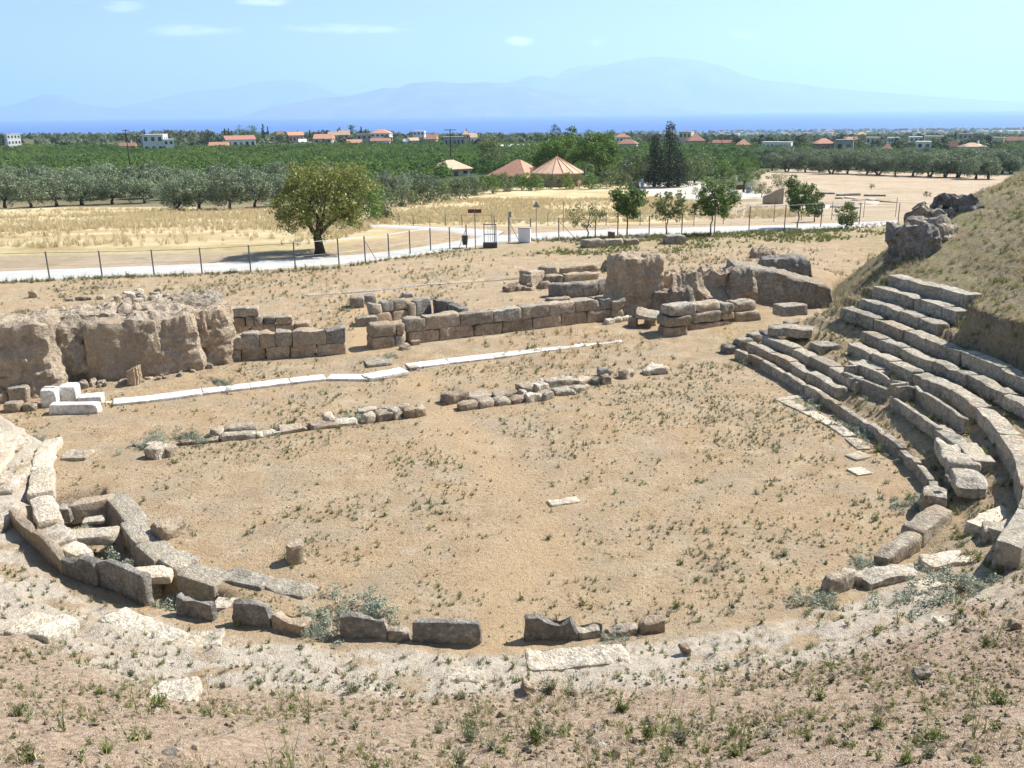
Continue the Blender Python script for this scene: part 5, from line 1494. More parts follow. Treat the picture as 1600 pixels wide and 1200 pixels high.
def rnd_rot(n, tilt=.15):
    return np.stack([RNG.normal(0, tilt, n), RNG.normal(0, tilt, n), RNG.random(n) * 6.283], 1)
def pick(n, x0, x1, y0, y1, fn, tries=40):
    """n random points of a rectangle kept with probability fn(x, y)"""
    out = np.zeros((0, 2))
    for _ in range(tries):
        q = np.stack([RNG.uniform(x0, x1, 4 * n), RNG.uniform(y0, y1, 4 * n)], 1)
        q = q[np.abs(q[:, 0]) < .66 * np.maximum(q[:, 1], 0) + 5.5]
        w = fn(q)
        q = q[RNG.random(len(q)) < w]
        out = np.vstack([out, q])
        if len(out) >= n: break
    return out[:n]
def lift(q, dz=0.0):
    return np.column_stack([q, terrain(q[:, 0], q[:, 1]) + dz])
def ctx(q):
    d, arc, _ = poly_dist(q, KC)
    dd, _, side = poly_dist(q, D_LINE)
    ins = in_poly(q, np.vstack([KC, KC[:1]]))
    return d, arc, dd, (side < 0) & ~ins, ins

# orchard: thousands of trees that read as one green mass
CT = [make_tree(400 + i, .5, .1, (0, 0, 1.75), (1.75, 1.75, 1.45), 24, 26, .42, .55, M['leaf_citrus'], M['bark'], limbs=2, depth=0, lumps=.3, name='orchard')[1] for i in range(4)]
def in_px(poly, q):
    z = terrain(q[:, 0], q[:, 1], False)
    X, Y = proj(np.column_stack([q, z]))
    return in_poly(np.stack([X, Y], 1), np.array(poly, float))
ORCH = [[(-400, 232), (-400, 288), (430, 288), (560, 292), (690, 282), (740, 272), (850, 278), (960, 288), (1080, 285), (1140, 280), (1190, 266), (1210, 250), (1420, 252), (1600, 262), (2000, 275), (2000, 240), (1400, 238), (1230, 228), (900, 226), (700, 226), (560, 231), (300, 236), (-100, 232)]]
gxo = np.arange(-420, 420, 4.1); gyo = np.arange(135, 640, 4.0)
QX, QY = np.meshgrid(gxo, gyo)
q = np.stack([QX.ravel(), QY.ravel()], 1); q = q + RNG.uniform(-.7, .7, q.shape)
q = q[np.abs(q[:, 0]) < .68 * q[:, 1]]
q = q[in_px(ORCH[0], q)]
q = q[RNG.random(len(q)) > .05]
sc = RNG.uniform(.7, 1.25, len(q)) * (1 + .2 * n2(q[:, 0], q[:, 1], .03, 2, 8.))
scatter('orchard_trees', lift(q, -.1), sc, rnd_rot(len(q), .05), RNG.integers(0, 4, len(q)), CT, 'dense bright green orchard filling the plain behind the olive trees')
# belt of mixed trees on the plain edge and scattered over the coast
OLC = [make_tree(420 + i, .5, .1, (0, 0, 2.4), (2.6, 2.6, 2.0), 20, 22, .75, .85, M[mt], M['bark'], limbs=2, depth=0, lumps=.3, name='wood')[1] for i, mt in enumerate(('leaf_olive', 'leaf_dark', 'leaf_bush', 'leaf_olive'))]
q = pick(2300, -800, 800, 430, 1000, lambda q: np.where(in_px([(-300, 205), (-300, 236), (560, 233), (700, 228), (1230, 230), (1400, 240), (1900, 246), (1900, 200)], q), .35 + .65 * (n2(q[:, 0], q[:, 1], .02, 2, 3.) > 0), 0))
scatter('plain_trees', lift(q, -.2), RNG.uniform(.7, 1.5, len(q)), rnd_rot(len(q), .05), RNG.integers(0, 4, len(q)), OLC, 'mixed trees and scrub between the far houses')
q = pick(4200, -3000, 3000, 2300, 4450, lambda q: .25 + .75 * (n2(q[:, 0], q[:, 1], .004, 3, 3.) > 0.0))
scatter('coastal_trees', lift(q, -.3), RNG.uniform(1.2, 3.2, len(q)), rnd_rot(len(q), .05), RNG.integers(0, 4, len(q)), OLC, 'hazy trees scattered over the coastal plain')

# ------------------------------------------------------------------ ground cover
TUFT = [blades(500 + i, 16, .10, .012, .12, M['weed_dark'], .6) for i in range(4)]
TUFTG = [stemmy(510 + i, 6, .14, 7, .05, M['weed'], .7, 'tuft', .3, 10) for i in range(4)]
DRYT = [blades(520 + i, 14, .16, .006, .16, M['dry'], .8, 'dry_tuft') for i in range(3)] + [blades(530 + i, 9, .16, .006, .2, M['dry'], .8, 'litter', True) for i in range(3)]
STRW = [blades(540 + i, 26, .42, .016, .4, M['straw'], .5, 'straw') for i in range(3)]
PEB = [pebble(550 + i, M[m]) for i, m in enumerate(('pale', 'earthrock', 'pale', 'ochre', 'seat'))]
# floor
def floor_w(q):
    d, arc, dd, hill, ins = ctx(q)
    nz = n2(q[:, 0], q[:, 1], .45, 3, 21.)
    nz2 = n2(q[:, 0], q[:, 1], 1.3, 3, 27.)
    base = np.clip(.32 + .55 * nz + .45 * nz2 + .02 * (q[:, 0] + 2), .03, 1)
    path = np.exp(-((q[:, 0] - np.interp(q[:, 1], [14, 19, 24, 29], [-.2, .6, -1.0, -3.2])) / .8) ** 2)
    return np.where(~hill & (q[:, 1] < 34), base * np.where(d < .2, .3, 1) * (1 - .92 * path), 0)
q = pick(5600, -16, 12, 13.5, 33, floor_w)
scatter('floor_weeds', lift(q), np.clip(RNG.lognormal(-.55, .42, len(q)), .22, 1.7), rnd_rot(len(q)), RNG.integers(0, 8, len(q)), TUFT + TUFTG, 'tiny grey green weeds dotted over the earth floor')
q = pick(8000, -16, 12, 13.2, 34, lambda q: np.where(~ctx(q)[3], np.clip(.3 + n2(q[:, 0], q[:, 1], .5, 3, 41.), .05, 1), 0))
scatter('floor_litter', lift(q), RNG.uniform(.5, 1.3, len(q)), rnd_rot(len(q)), RNG.integers(3, 6, len(q)), DRYT, 'dry stalks lying on the earth floor')
SITE = [(-300, 470), (-100, 452), (78, 442), (316, 432), (530, 420), (640, 402), (729, 392), (800, 384), (930, 378), (1170, 366), (1400, 352), (1500, 350), (1500, 1000), (-300, 1000)]
q = pick(4200, -26, 24, 32, 62, lambda q: np.where(~ctx(q)[3] & in_px(SITE, q), np.clip(.3 + 1.0 * n2(q[:, 0], q[:, 1], .25, 3, 51.), .04, 1), 0))
scatter('stage_grass', lift(q), RNG.uniform(.7, 2.0, len(q)), rnd_rot(len(q)), np.where(RNG.random(len(q)) < .55, RNG.integers(8, 11, len(q)), RNG.integers(0, 8, len(q))), TUFT + TUFTG + DRYT[:3], 'thin dry grass and weeds round the stage ruins')
# green growth before and along the fence
q = pick(1700, -8, 42, 52, 74, lambda q: np.where(in_px([(830, 398), (900, 374), (1130, 366), (1330, 352), (1440, 345), (1440, 358), (1330, 374), (1180, 388), (1000, 400)], q), np.clip(.35 + n2(q[:, 0], q[:, 1], .3, 3, 61.), .05, 1), 0), 80)
scatter('bank_grass', lift(q), RNG.uniform(1.0, 2.2, len(q)), rnd_rot(len(q)), RNG.integers(0, 8, len(q)), [blades(560 + i, 22, .13, .014, .14, M['weed'], .5) for i in range(4)] + TUFTG, 'green grass on the bank along the fence')
fx = RNG.uniform(-120, 735, 420)
fq = np.array([T(x, np.interp(x, [-120, -5, 160, 392, 530, 608, 730], [449, 443, 435, 427, 419, 406, 391]) + RNG.normal(0, 1.1))[:2] for x in fx])
fq = np.vstack([fq, np.array([T(x, np.interp(x, [830, 1014, 1170, 1225, 1282, 1403], [377, 371, 364, 366, 359, 350]) + RNG.normal(0, 1.5))[:2] for x in RNG.uniform(830, 1405, 520)])])
scatter('fence_weeds', lift(fq), RNG.uniform(1.0, 2.6, len(fq)), rnd_rot(len(fq)), RNG.integers(0, 8, len(fq)), TUFT + TUFTG, 'dark green weeds along the foot of the fence')
q = pick(2600, -16, 12, 13.2, 34, lambda q: np.where(~ctx(q)[3], np.clip(.4 + n2(q[:, 0], q[:, 1], .7, 3, 45.), .05, 1), 0))
scatter('floor_pebbles', lift(q), RNG.uniform(.02, .075, len(q)), rnd_rot(len(q), 1.0), RNG.integers(0, 5, len(q)), PEB, 'small stones strewn over the earth floor')
# near slope
def slope_w(q):
    d, arc, dd, hill, ins = ctx(q)
    w = sstep(1.6, 3.2, d) * sstep(S_MIX0 - 3, S_MIX1, arc) * hill
    return w * np.clip(.55 + .7 * n2(q[:, 0], q[:, 1], .8, 3, 71.), .1, 1)
q = pick(15000, -13, 15, 3.5, 24, slope_w, 90)
scatter('gravel', lift(q, .0), RNG.uniform(.02, .08, len(q)) * (1 + 1.6 * (RNG.random(len(q)) > .985)), rnd_rot(len(q), 1.0), RNG.integers(0, 5, len(q)), PEB, 'pale gravel and clods on the near slope')
q = pick(7500, -13, 15, 3.5, 24, slope_w, 90)
scatter('slope_litter', lift(q), RNG.uniform(.3, .9, len(q)), rnd_rot(len(q), .3), RNG.integers(0, 6, len(q)), DRYT, 'dry stalks and straw on the near slope')
q = pick(2200, -13, 15, 3.5, 24, slope_w, 90)
scatter('slope_weeds', lift(q), RNG.uniform(.35, 1.0, len(q)), rnd_rot(len(q), .2), RNG.integers(0, 4, len(q)), TUFTG, 'small green weeds on the near slope')
q = pick(1100, -16, 13, 9.5, 24, lambda q: (lambda c: np.where(c[3] & (c[0] > .3) & (c[0] < 3.0) & (c[1] > S_MIX0), .5, 0))(ctx(q)), 90)
scatter('ledge_weeds', lift(q), RNG.uniform(.4, 1.2, len(q)), rnd_rot(len(q), .2), RNG.integers(0, 8, len(q)), TUFTG + DRYT[:2] + TUFT[:2], 'weeds and dry grass on the worn stone band')
# right hill
q = pick(12000, 8, 48, 14, 62, lambda q: (lambda c: np.where(c[3] & (c[0] > 4.9) & (c[1] < 22), np.clip(.5 + n2(q[:, 0], q[:, 1], .5, 3, 81.), .08, 1), 0))(ctx(q)), 90)
scatter('hill_grass', lift(q), RNG.uniform(.7, 1.7, len(q)), rnd_rot(len(q), .2), np.where(RNG.random(len(q)) < .72, RNG.integers(8, 11, len(q)), RNG.integers(0, 8, len(q))), TUFT + [blades(570 + i, 20, .14, .012, .15, M['weed'], .5) for i in range(4)] + DRYT[:3], 'short dry and olive grass on the right hill')
q = pick(1300, 6, 24, 15, 42, lambda q: (lambda c: np.where(c[3] & (c[0] > .4) & (c[0] < 5.2) & (c[1] < 18), .5, 0))(ctx(q)), 90)
scatter('tier_weeds', lift(q), RNG.uniform(.6, 1.9, len(q)), rnd_rot(len(q), .2), RNG.integers(0, 8, len(q)), TUFT + TUFTG, 'weeds growing in the treads of the stone tiers')
# straw fields
SFL = [(-300, 332), (0, 326), (250, 325), (440, 328), (600, 352), (540, 372), (470, 384), (300, 388), (0, 392), (-300, 402)]
SFC = [(560, 350), (620, 322), (760, 300), (900, 288), (1010, 296), (1085, 318), (1200, 326), (1290, 338), (900, 350), (700, 352)]
q = pick(13000, -95, 55, 66, 165, lambda q: (in_px(SFL, q) | in_px(SFC, q)) * np.clip(.5 + .9 * n2(q[:, 0], q[:, 1], .09, 3, 91.), .1, 1), 90)
scatter('straw_grass', lift(q), RNG.uniform(.7, 1.5, len(q)), rnd_rot(len(q), .15), RNG.integers(0, 3, len(q)), STRW, 'tall dry straw grass in the fields beyond the road')

# grey green cushions and single weeds one can point at
BLUE = [mesh_np('cushion', *leaf_cloud(np.random.default_rng(600 + i).normal(0, 1, (26, 3)) * np.array([.2, .2, .035]) + np.array([0, 0, .07]), .085, 95, .029, rng=np.random.default_rng(610 + i)), False, M['weed_blue']) for i in range(3)]
for i, (x, y, s, sx, lab) in enumerate([(525, 970, 1.7, 1.2, 'large grey green cushion plant at the lower end of the left channel'), (575, 962, 1.3, 1.2, 'grey green cushion plant just right of the largest one'), (495, 990, 1.1, 1.0, 'grey green cushion plant in the gap before the front slabs'), (165, 892, 1.7, 1.0, 'grey green plant filling the channel below the upper bridging slab'), (275, 945, 1.2, 1.2, 'grey green plant filling the channel below the lower bridging slab'), (128, 838, 1.0, 1.1, 'grey green plant in the top cell of the channel'), (300, 940, 1.0, 1.2, 'thin grey green plant beside the inner kerb blocks'),
        (235, 692, 1.1, 1.9, 'blue green mat over the left end of the foundation row'), (300, 688, 1.1, 2.0, 'blue green mat in the middle of the left foundation row'), (420, 678, .8, 1.6, 'thin blue green mat on the flat part of the left foundation row'), (560, 655, .8, 1.4, 'blue green tuft behind the left row of stones'), (885, 612, .9, 2.0, 'blue green mat covering the slab of the right foundation row'), (1285, 636, 1.2, 2.0, 'blue green mat inside the flush kerb on the right'), (1345, 678, 1.0, 1.8, 'blue green patch before the lowest tier on the right'), (1420, 722, .8, 1.5, 'small blue green patch near the lowest tier, farther down'), (1418, 788, 1.0, 1.6, 'blue green patch at the foot of the right tier end'),
        (1355, 885, .9, 1.5, 'grey green mat beside the tilted grey slab'), (1275, 945, 1.3, 1.2, 'grey green cushion left of the dark slab stump'), (1450, 955, 1.5, 1.8, 'grey green mat sprawling on the lower right slope'), (1520, 925, 1.3, 1.6, 'grey green mat higher on the lower right slope'), (55, 690, .9, 1.0, 'grey green tuft beside the left stone seating'), (960, 996, .8, 1.0, 'grey green tuft beside the low pale stone in the front kerb'), (620, 585, .6, 1.0, 'small tuft by the marble threshold'), (585, 590, .7, 1.0, 'tuft left of the marble threshold'), (610, 558, .8, .9, 'green tuft at the doorway pier'), (345, 600, .9, 2.6, 'blue green strip along the left marble line'), (165, 592, .9, 1.6, 'green plants at the foot of the smooth rock panel')]):
    p = T(x, y) if y > 930 or x > 1400 or y < 620 else at_z(x, y, .0 if not (90 < x < 310 and 820 < y < 960) else -.3)
    o = put('cushion_plant', BLUE[i % 3], None, p, i * 1.1, label=lab, cat='plant', group='grey green cushion plants')
    o.scale = (s * sx, s, s)
WD = [stemmy(620 + i, 16, .26, 12, .06, M['weed'], .95, 'weed', .26, 40) for i in range(4)]
WT = [stemmy(630 + i, 5, .55, 12, .05, M['weed'], .4, 'tall_weed', .2, 14) for i in range(4)]
WK = [stemmy(640 + i, 18, .24, 14, .05, M['weed_dark'], .9, 'weed', .3, 40) for i in range(3)]
WL = [(248, 1108, 1.5, 0, 'bushy weed with long bare stems on the near left slope'), (212, 1168, 1.3, 0, 'bright low bushy weed near the bottom left'), (158, 1088, 1.0, 0, 'green weed left of the whitish flat stone'), (205, 1056, .9, 2, 'round weed above the whitish flat stone'), (48, 1196, 1.2, 0, 'bright weed in the bottom left corner'), (551, 1084, 1.3, 2, 'dark leafy weed below the front left slab'), (608, 1076, 1.0, 2, 'small dark weed below the front right slab'), (555, 1138, .7, 2, 'small round weed at the bottom left of centre'), (440, 1112, 1.3, 1, 'pair of tall thin weeds left of the dark leafy weed'), (482, 1130, 1.3, 1, 'tall thin weed at the front left of centre'),
      (858, 1082, 1.6, 2, 'leafy weed beside the dark clod at the front centre'), (885, 1088, 1.0, 0, 'bright upright weed next to the leafy one'), (735, 1155, 1.4, 2, 'bushy weed at the bottom centre'), (836, 1158, 1.3, 0, 'bushy weed at the bottom right of centre'), (718, 1192, 1.1, 2, 'weed cut by the bottom edge at the centre'), (970, 1112, 1.3, 0, 'spreading pale weed on the slope right of centre'), (1012, 1150, 1.2, 0, 'weed low on the slope right of centre'), (1062, 1160, 1.2, 2, 'dark weed with spreading stems at the bottom right of centre'), (1112, 1125, 1.1, 1, 'upright weed on the slope before the right side'), (1298, 1066, .9, 2, 'dark small weed on the near right slope'),
      (1520, 1160, 1.7, 1, 'group of tall weeds at the lower right'), (1560, 1112, 1.5, 0, 'broad yellowish weed at the right edge'), (1540, 1010, 1.1, 0, 'low green weed high on the right slope'), (1225, 868, 1.2, 2, 'dark rounded weed alone on the right of the floor'), (1130, 890, .7, 2, 'small weed on the floor left of the dark rounded one'), (1372, 705, 1.1, 0, 'green tuft beside the flush kerb end, left one'), (1402, 702, 1.0, 0, 'green tuft beside the flush kerb end, right one'), (857, 843, .9, 2, 'small weed in the middle of the floor below the white stone'), (1058, 950, 1.1, 0, 'weed on the front of the floor right of centre'), (1305, 955, 1.0, 0, 'weed tuft at the worn edge left of the right slope'),
      (1095, 445, 2.4, 2, 'tall green bush weed growing on the earth mound by the right rock'), (1420, 780, 1.0, 0, 'weed at the tier end on the right'), (1550, 630, 1.8, 0, 'bright green weed between the upper tiers at the right'), (1410, 565, 1.6, 0, 'green weed before the seventh tier'), (1600, 745, 1.7, 0, 'green weed at the right edge below the benches'), (95, 800, 1.0, 0, 'green weed at the top of the channel'), (145, 868, 1.2, 0, 'green weed on the upper bridging slab'), (255, 925, 1.1, 0, 'green weed beside the lower bridging slab'), (70, 865, 1.3, 0, 'green weed under the long leaning slab'), (690, 622, 1.0, 1, 'thin weeds by the gap between the foundation rows')]
for i, (x, y, s, ty, lab) in enumerate(WL):
    src = (WD, WT, WK)[ty]
    o = put('weed', src[i % len(src)], None, T(x, y), i * 2.1, label=lab, cat='weed', group='single weeds one can point at')
    o.scale = (s, s, s)
q = pick(190, -11, 13, 4.5, 22, slope_w, 90)
for i, p in enumerate(lift(q)):
    ty = RNG.random()
    src = WD if ty < .35 else WT if ty < .75 else WK
    s = RNG.uniform(.45, 1.05) * (1.25 if .35 <= ty < .75 else 1)
    o = put('weed', src[i % len(src)], None, p, RNG.random() * 6.28, label='%s weed among others scattered over the stony near slope' % ('low green' if ty < .35 else 'thin upright' if ty < .75 else 'low dark'), cat='weed', group='weeds scattered over the near slope')
    o.scale = (s, s, s)

# ------------------------------------------------------------------ fences, gate, signs
def fence(posts, label, r=.042, hide_wire=False, wires=(.04, .5, .97), name='wire_fence', braces=()):
    B = [T(x, yb) for x, yb, yt in posts]
    Hs = [px_h(b, yb - yt) for b, (x, yb, yt) in zip(B, posts)]
    rt = thing(name, B[len(B) // 2], label, 'fence', 'wire fences along the road')
    for b, h in zip(B, Hs):
        mb = MB().tube([(0, 0, -.2), (0, 0, h)], r, 8); mb.tube([(0, 0, h), (0, 0, h + .03)], [r * 1.25, r * .5], 8)
        put('fence_post', mb.mesh('fence_post', M['post']), rt, b)
    o = B[len(B) // 2]
    for f in wires:
        pts = [np.array([b[0], b[1], b[2] + h * f]) - o for b, h in zip(B, Hs)]
        put('fence_wire', MB().tube(pts, .014 if f > .9 else .006, 5).mesh('fence_wire', M['wire']), rt, o)
    for i, sx in braces:
        b, h = B[i], Hs[i]; c = B[i + sx]
        d = (c - b) * .45
        put('brace', MB().tube([(0, 0, h * .85), (d[0], d[1], d[2] + .05)], .02, 6).mesh('brace', M['post']), rt, b)
    return rt
fence([(-90, 446, 400), (-5, 442, 396), (78, 438, 394), (160, 434, 393), (241, 430, 391), (316, 428, 388), (392, 425, 384), (462, 424, 379), (530, 416, 374), (571, 410, 370), (608, 403, 366), (641, 398, 361), (673, 393, 357), (703, 390, 356), (729, 387, 352)],
      'long wire fence on grey posts along the near edge of the road at left', braces=((9, 1), (14, -1)))
fence([(795, 379, 340), (829, 374, 342), (873, 372, 341), (930, 375, 345), (965, 369, 335), (1014, 368, 338), (1065, 367, 335), (1116, 366, 335), (1170, 361, 323), (1225, 364, 321), (1282, 356, 317), (1342, 352, 318), (1403, 347, 319)],
      'wire fence on dark posts running behind the young trees at right', braces=((0, 1), (2, 1)))
fence([(624, 353, 335), (646, 353, 336), (672, 355, 341), (696, 353, 335), (722, 354, 336), (769, 356, 336)], 'low leaning post fence at the near edge of the middle straw field', .035)
fence([(856, 353, 333), (900, 352, 333), (947, 353, 333), (1000, 352, 332), (1040, 351, 331), (1084, 353, 325), (1130, 350, 326), (1209, 346, 320), (1252, 344, 318), (1299, 343, 316), (1349, 339, 312), (1399, 338, 310)], 'far wire fence on thin posts across the road at right', .03)

p = T(766, 387)
m = (p - CAM) @ LF / F_PX
gt = thing('metal_gate', p, 'small metal framed gate on a dark concrete block in the fence', 'gate')
put('concrete_base', MB().box((0, 0, .16), (1.0, .5, .42)).mesh('concrete_base', M['darkmetal']), gt, p)
fr_ = MB()
for x in (-.42, .42): fr_.box((x, 0, 1.02), (.06, .06, 1.3))
fr_.box((0, 0, 1.64), (.9, .055, .06)); fr_.box((0, 0, .95), (.78, .04, .05))
put('gate_frame', fr_.mesh('gate_frame', M['post']), gt, p)
for x in (-.14, .02, .18): put('gate_bar', MB().box((x, .0, 1.02), (.025, .02, 1.18)).mesh('gate_bar', M['wire']), gt, p)
put('gate_post', MB().tube([(.3, .5, -.2), (.3, .5, 2.2)], .035, 8).mesh('gate_post', M['post']), gt, p)

p = T(743, 388)
sg = thing('brown_sign', p, 'brown direction sign of two panels on a tall grey pole', 'sign')
hp_ = px_h(p, 388 - 328)
put('pole', MB().tube([(0, 0, -.2), (0, 0, hp_)], .035, 8).mesh('pole', M['sign_back']), sg, p)
for x in (-.25, .25): put('sign_panel', MB().box((x, -.05, hp_ - .14), (.44, .03, .26)).mesh('sign_panel', M['brown_sign']), sg, p)
p = T(838, 372)
sg = thing('road_sign', p, 'triangular road sign seen from behind on a thin post', 'sign')
hp_ = px_h(p, 372 - 316)
put('post', MB().tube([(0, 0, -.2), (0, 0, hp_)], .03, 8).mesh('post', M['sign_back']), sg, p)
tri = MB(); z1 = hp_ - .45
tri.add([(-.26, -.045, z1), (.26, -.045, z1), (0, -.045, hp_ + .02), (-.26, -.065, z1), (.26, -.065, z1), (0, -.065, hp_ + .02)], [(0, 1, 2), (5, 4, 3), (0, 3, 4, 1), (1, 4, 5, 2), (2, 5, 3, 0)])
put('sign_plate', tri.mesh('sign_plate', M['sign_back']), sg, p)
p = T(797, 378)
sg = thing('small_sign', p, 'small square grey plate high on a post beside the gate', 'sign')
hp_ = px_h(p, 378 - 332)
put('post', MB().tube([(0, 0, -.2), (0, 0, hp_)], .03, 8).mesh('post', M['sign_back']), sg, p)
put('sign_plate', MB().box((0, -.05, hp_ - .2), (.2, .03, .42)).mesh('sign_plate', M['sign_back']), sg, p)
p = T(879, 372)
sg = thing('marker_post', at_z(880, 356, 0), 'slim post with an orange top beside the thin pale tree', 'post')
put('post', MB().tube([(0, 0, -.2), (0, 0, 1.9)], .03, 6).mesh('post', M['wood']), sg, at_z(880, 356, 0))
put('orange_tip', MB().box((0, 0, 2.0), (.1, .06, .22)).mesh('orange_tip', M['tile']), sg, at_z(880, 356, 0))
p = T(727, 387)
bn = thing('litter_bin', p, 'dark litter bin hanging on the fence near the brown sign', 'bin')
V = []
for z, r in ((.25, .17), (.82, .23), (.86, .24), (.86, .20), (.45, .17)):
    V += [(r * math.cos(6.283 * k / 14), r * math.sin(6.283 * k / 14) - .26, z) for k in range(14)]
F = [(j * 14 + k, j * 14 + (k + 1) % 14, (j + 1) * 14 + (k + 1) % 14, (j + 1) * 14 + k) for j in range(4) for k in range(14)] + [tuple(range(13, -1, -1)), tuple(56 + k for k in range(14))]
put('bin_body', mesh_np('bin_body', V, F, False, M['darkmetal']), bn, p)
put('bin_bag', MB().box((0, -.26, .88), (.36, .36, .05)).mesh('bin_bag', M['darkmetal']), bn, p)
put('bracket', MB().box((0, -.06, .6), (.12, .1, .06)).mesh('bracket', M['post']), bn, p)
p = T(820, 379)
eb = thing('electric_cabinet', p, 'white electric cabinet with a grey side standing before the fence', 'cabinet')
put('cabinet_body', MB().box((0, 0, .55), (.82, .5, 1.0), -.25).mesh('cabinet_body', M['cabinet']), eb, p)
put('cabinet_door', MB().box((.13, -.26, .56), (.54, .03, .9), -.25).mesh('cabinet_door', M['cabinet']), eb, p)
put('side_panel', MB().box((-.40, .10, .55), (.03, .46, .92), -.25).mesh('side_panel', M['cabinet_side']), eb, p)
put('cabinet_roof', MB().box((0, 0, 1.08), (.9, .58, .06), -.25).mesh('cabinet_roof', M['cabinet_side']), eb, p)
put('plinth', MB().box((0, 0, .0), (.86, .54, .12), -.25).mesh('plinth', M['concrete']), eb, p)
p = T(955, 375)
lc = thing('information_stand', p, 'small brown information stand with a slanted pale plate', 'information stand')
put('stand_block', MB().box((0, 0, .3), (.5, .3, .7)).mesh('stand_block', M['wood']), lc, p)
pl = put('plate', MB().box((0, 0, 0), (.52, .42, .03)).mesh('plate', M['cabinet']), lc, (p[0] + .05, p[1], p[2] + .72), rot=(.5, 0, -.5))

def utility_pole(px, yb, yt, label, arms=((.0, 1.5),)):
    p = T(px, yb); h = px_h(p, yb - yt)
    u = thing('utility_pole', p, label, 'utility pole', 'wooden utility poles')
    put('pole', MB().tube([(0, 0, -.5), (0, 0, h)], [.22, .13], 8).mesh('pole', M['bark']), u, p)
    for dz, w in arms:
        put('crossarm', MB().box((0, -.12, h - .35 - dz), (w * 2, .16, .18)).mesh('crossarm', M['bark']), u, p)
        for x in (-w * .9, -w * .35, w * .35, w * .9):
            put('insulator', MB().tube([(x, -.12, h - .27 - dz), (x, -.12, h + .0 - dz)], [.07, .05], 6).mesh('insulator', M['cabinet_side']), u, p)
utility_pole(205, 272, 205, 'tall dark utility pole in the orchard on the left', ((0, 1.1), (1.2, .9)))
utility_pole(705, 268, 204, 'tall dark utility pole with a wide crossarm left of the pale tree', ((0, 1.9),))
for x, yb, yt, lab in [(500, 226, 204, 'far utility pole with a wide crossarm by the gabled house'), (1127, 236, 211, 'far utility pole among the red roofs'), (1369, 232, 206, 'far utility pole above the grey wall'), (305, 226, 209, 'thin far pole above the orchard left of the round pine'), (296, 226, 211, 'thin far pole, leftmost of the row above the orchard'), (315, 226, 211, 'thin far pole next to the round pine'), (157, 226, 210, 'thin far pole on the left skyline'), (751, 226, 208, 'thin far pole beside the pale tree'), (860, 226, 204, 'thin far pole left of the dark skyline pine')]:
    utility_pole(x, yb, yt, lab, ((0, 1.0),))

# ------------------------------------------------------------------ buildings
def box_mesh(name, size, mat): return MB().box((0, 0, size[2] / 2), size).mesh(name, mat)
def hip_roof(W, D, h, over, mat, gable=False, thick=.16, ridge=None):
    w, d = W / 2 + over, D / 2 + over
    rl = ridge if ridge is not None else (w if gable else max(w - d, .05))
    along_x = True
    if not gable and d > w: along_x, rl = False, d - w
    R = [(-rl, 0, h), (rl, 0, h)] if along_x else [(0, -rl, h), (0, rl, h)]
    V = [(-w, -d, 0), (w, -d, 0), (w, d, 0), (-w, d, 0), *R, (-w, -d, -thick), (w, -d, -thick), (w, d, -thick), (-w, d, -thick)]
    if along_x: F = [(0, 1, 5, 4), (1, 2, 5), (2, 3, 4, 5), (3, 0, 4)]
    else: F = [(0, 1, 4), (1, 2, 5, 4), (2, 3, 5), (3, 0, 4, 5)]
    F += [(6, 7, 1, 0), (7, 8, 2, 1), (8, 9, 3, 2), (9, 6, 0, 3), (9, 8, 7, 6)]
    return mesh_np('roof', V, F, False, mat)
_winmesh = {}
def add_window(parent, wall, c, w, h, yaw, at):
    """frame as part of the house, pane set back inside it"""
    key = (round(w, 1), round(h, 1))
    if key not in _winmesh:
        t = .1
        f = MB()
        for x in (-w / 2, w / 2): f.box((x, -.03, 0), (t, .1, h + t))
        for z in (-h / 2, h / 2): f.box((0, -.03, z), (w - t, .1, t))
        _winmesh[key] = (f.mesh('window', M['frame']), MB().box((0, -.012, 0), (w - t, .04, h - t)).mesh('pane', M['pane']))
    fm, pm = _winmesh[key]
    o = put('window', fm, parent, at, yaw)
    q = put('pane', pm, None, (0, 0, 0)); q.parent = o; q.location = (0, 0, 0)
HG = 'houses of the village behind the orchard'
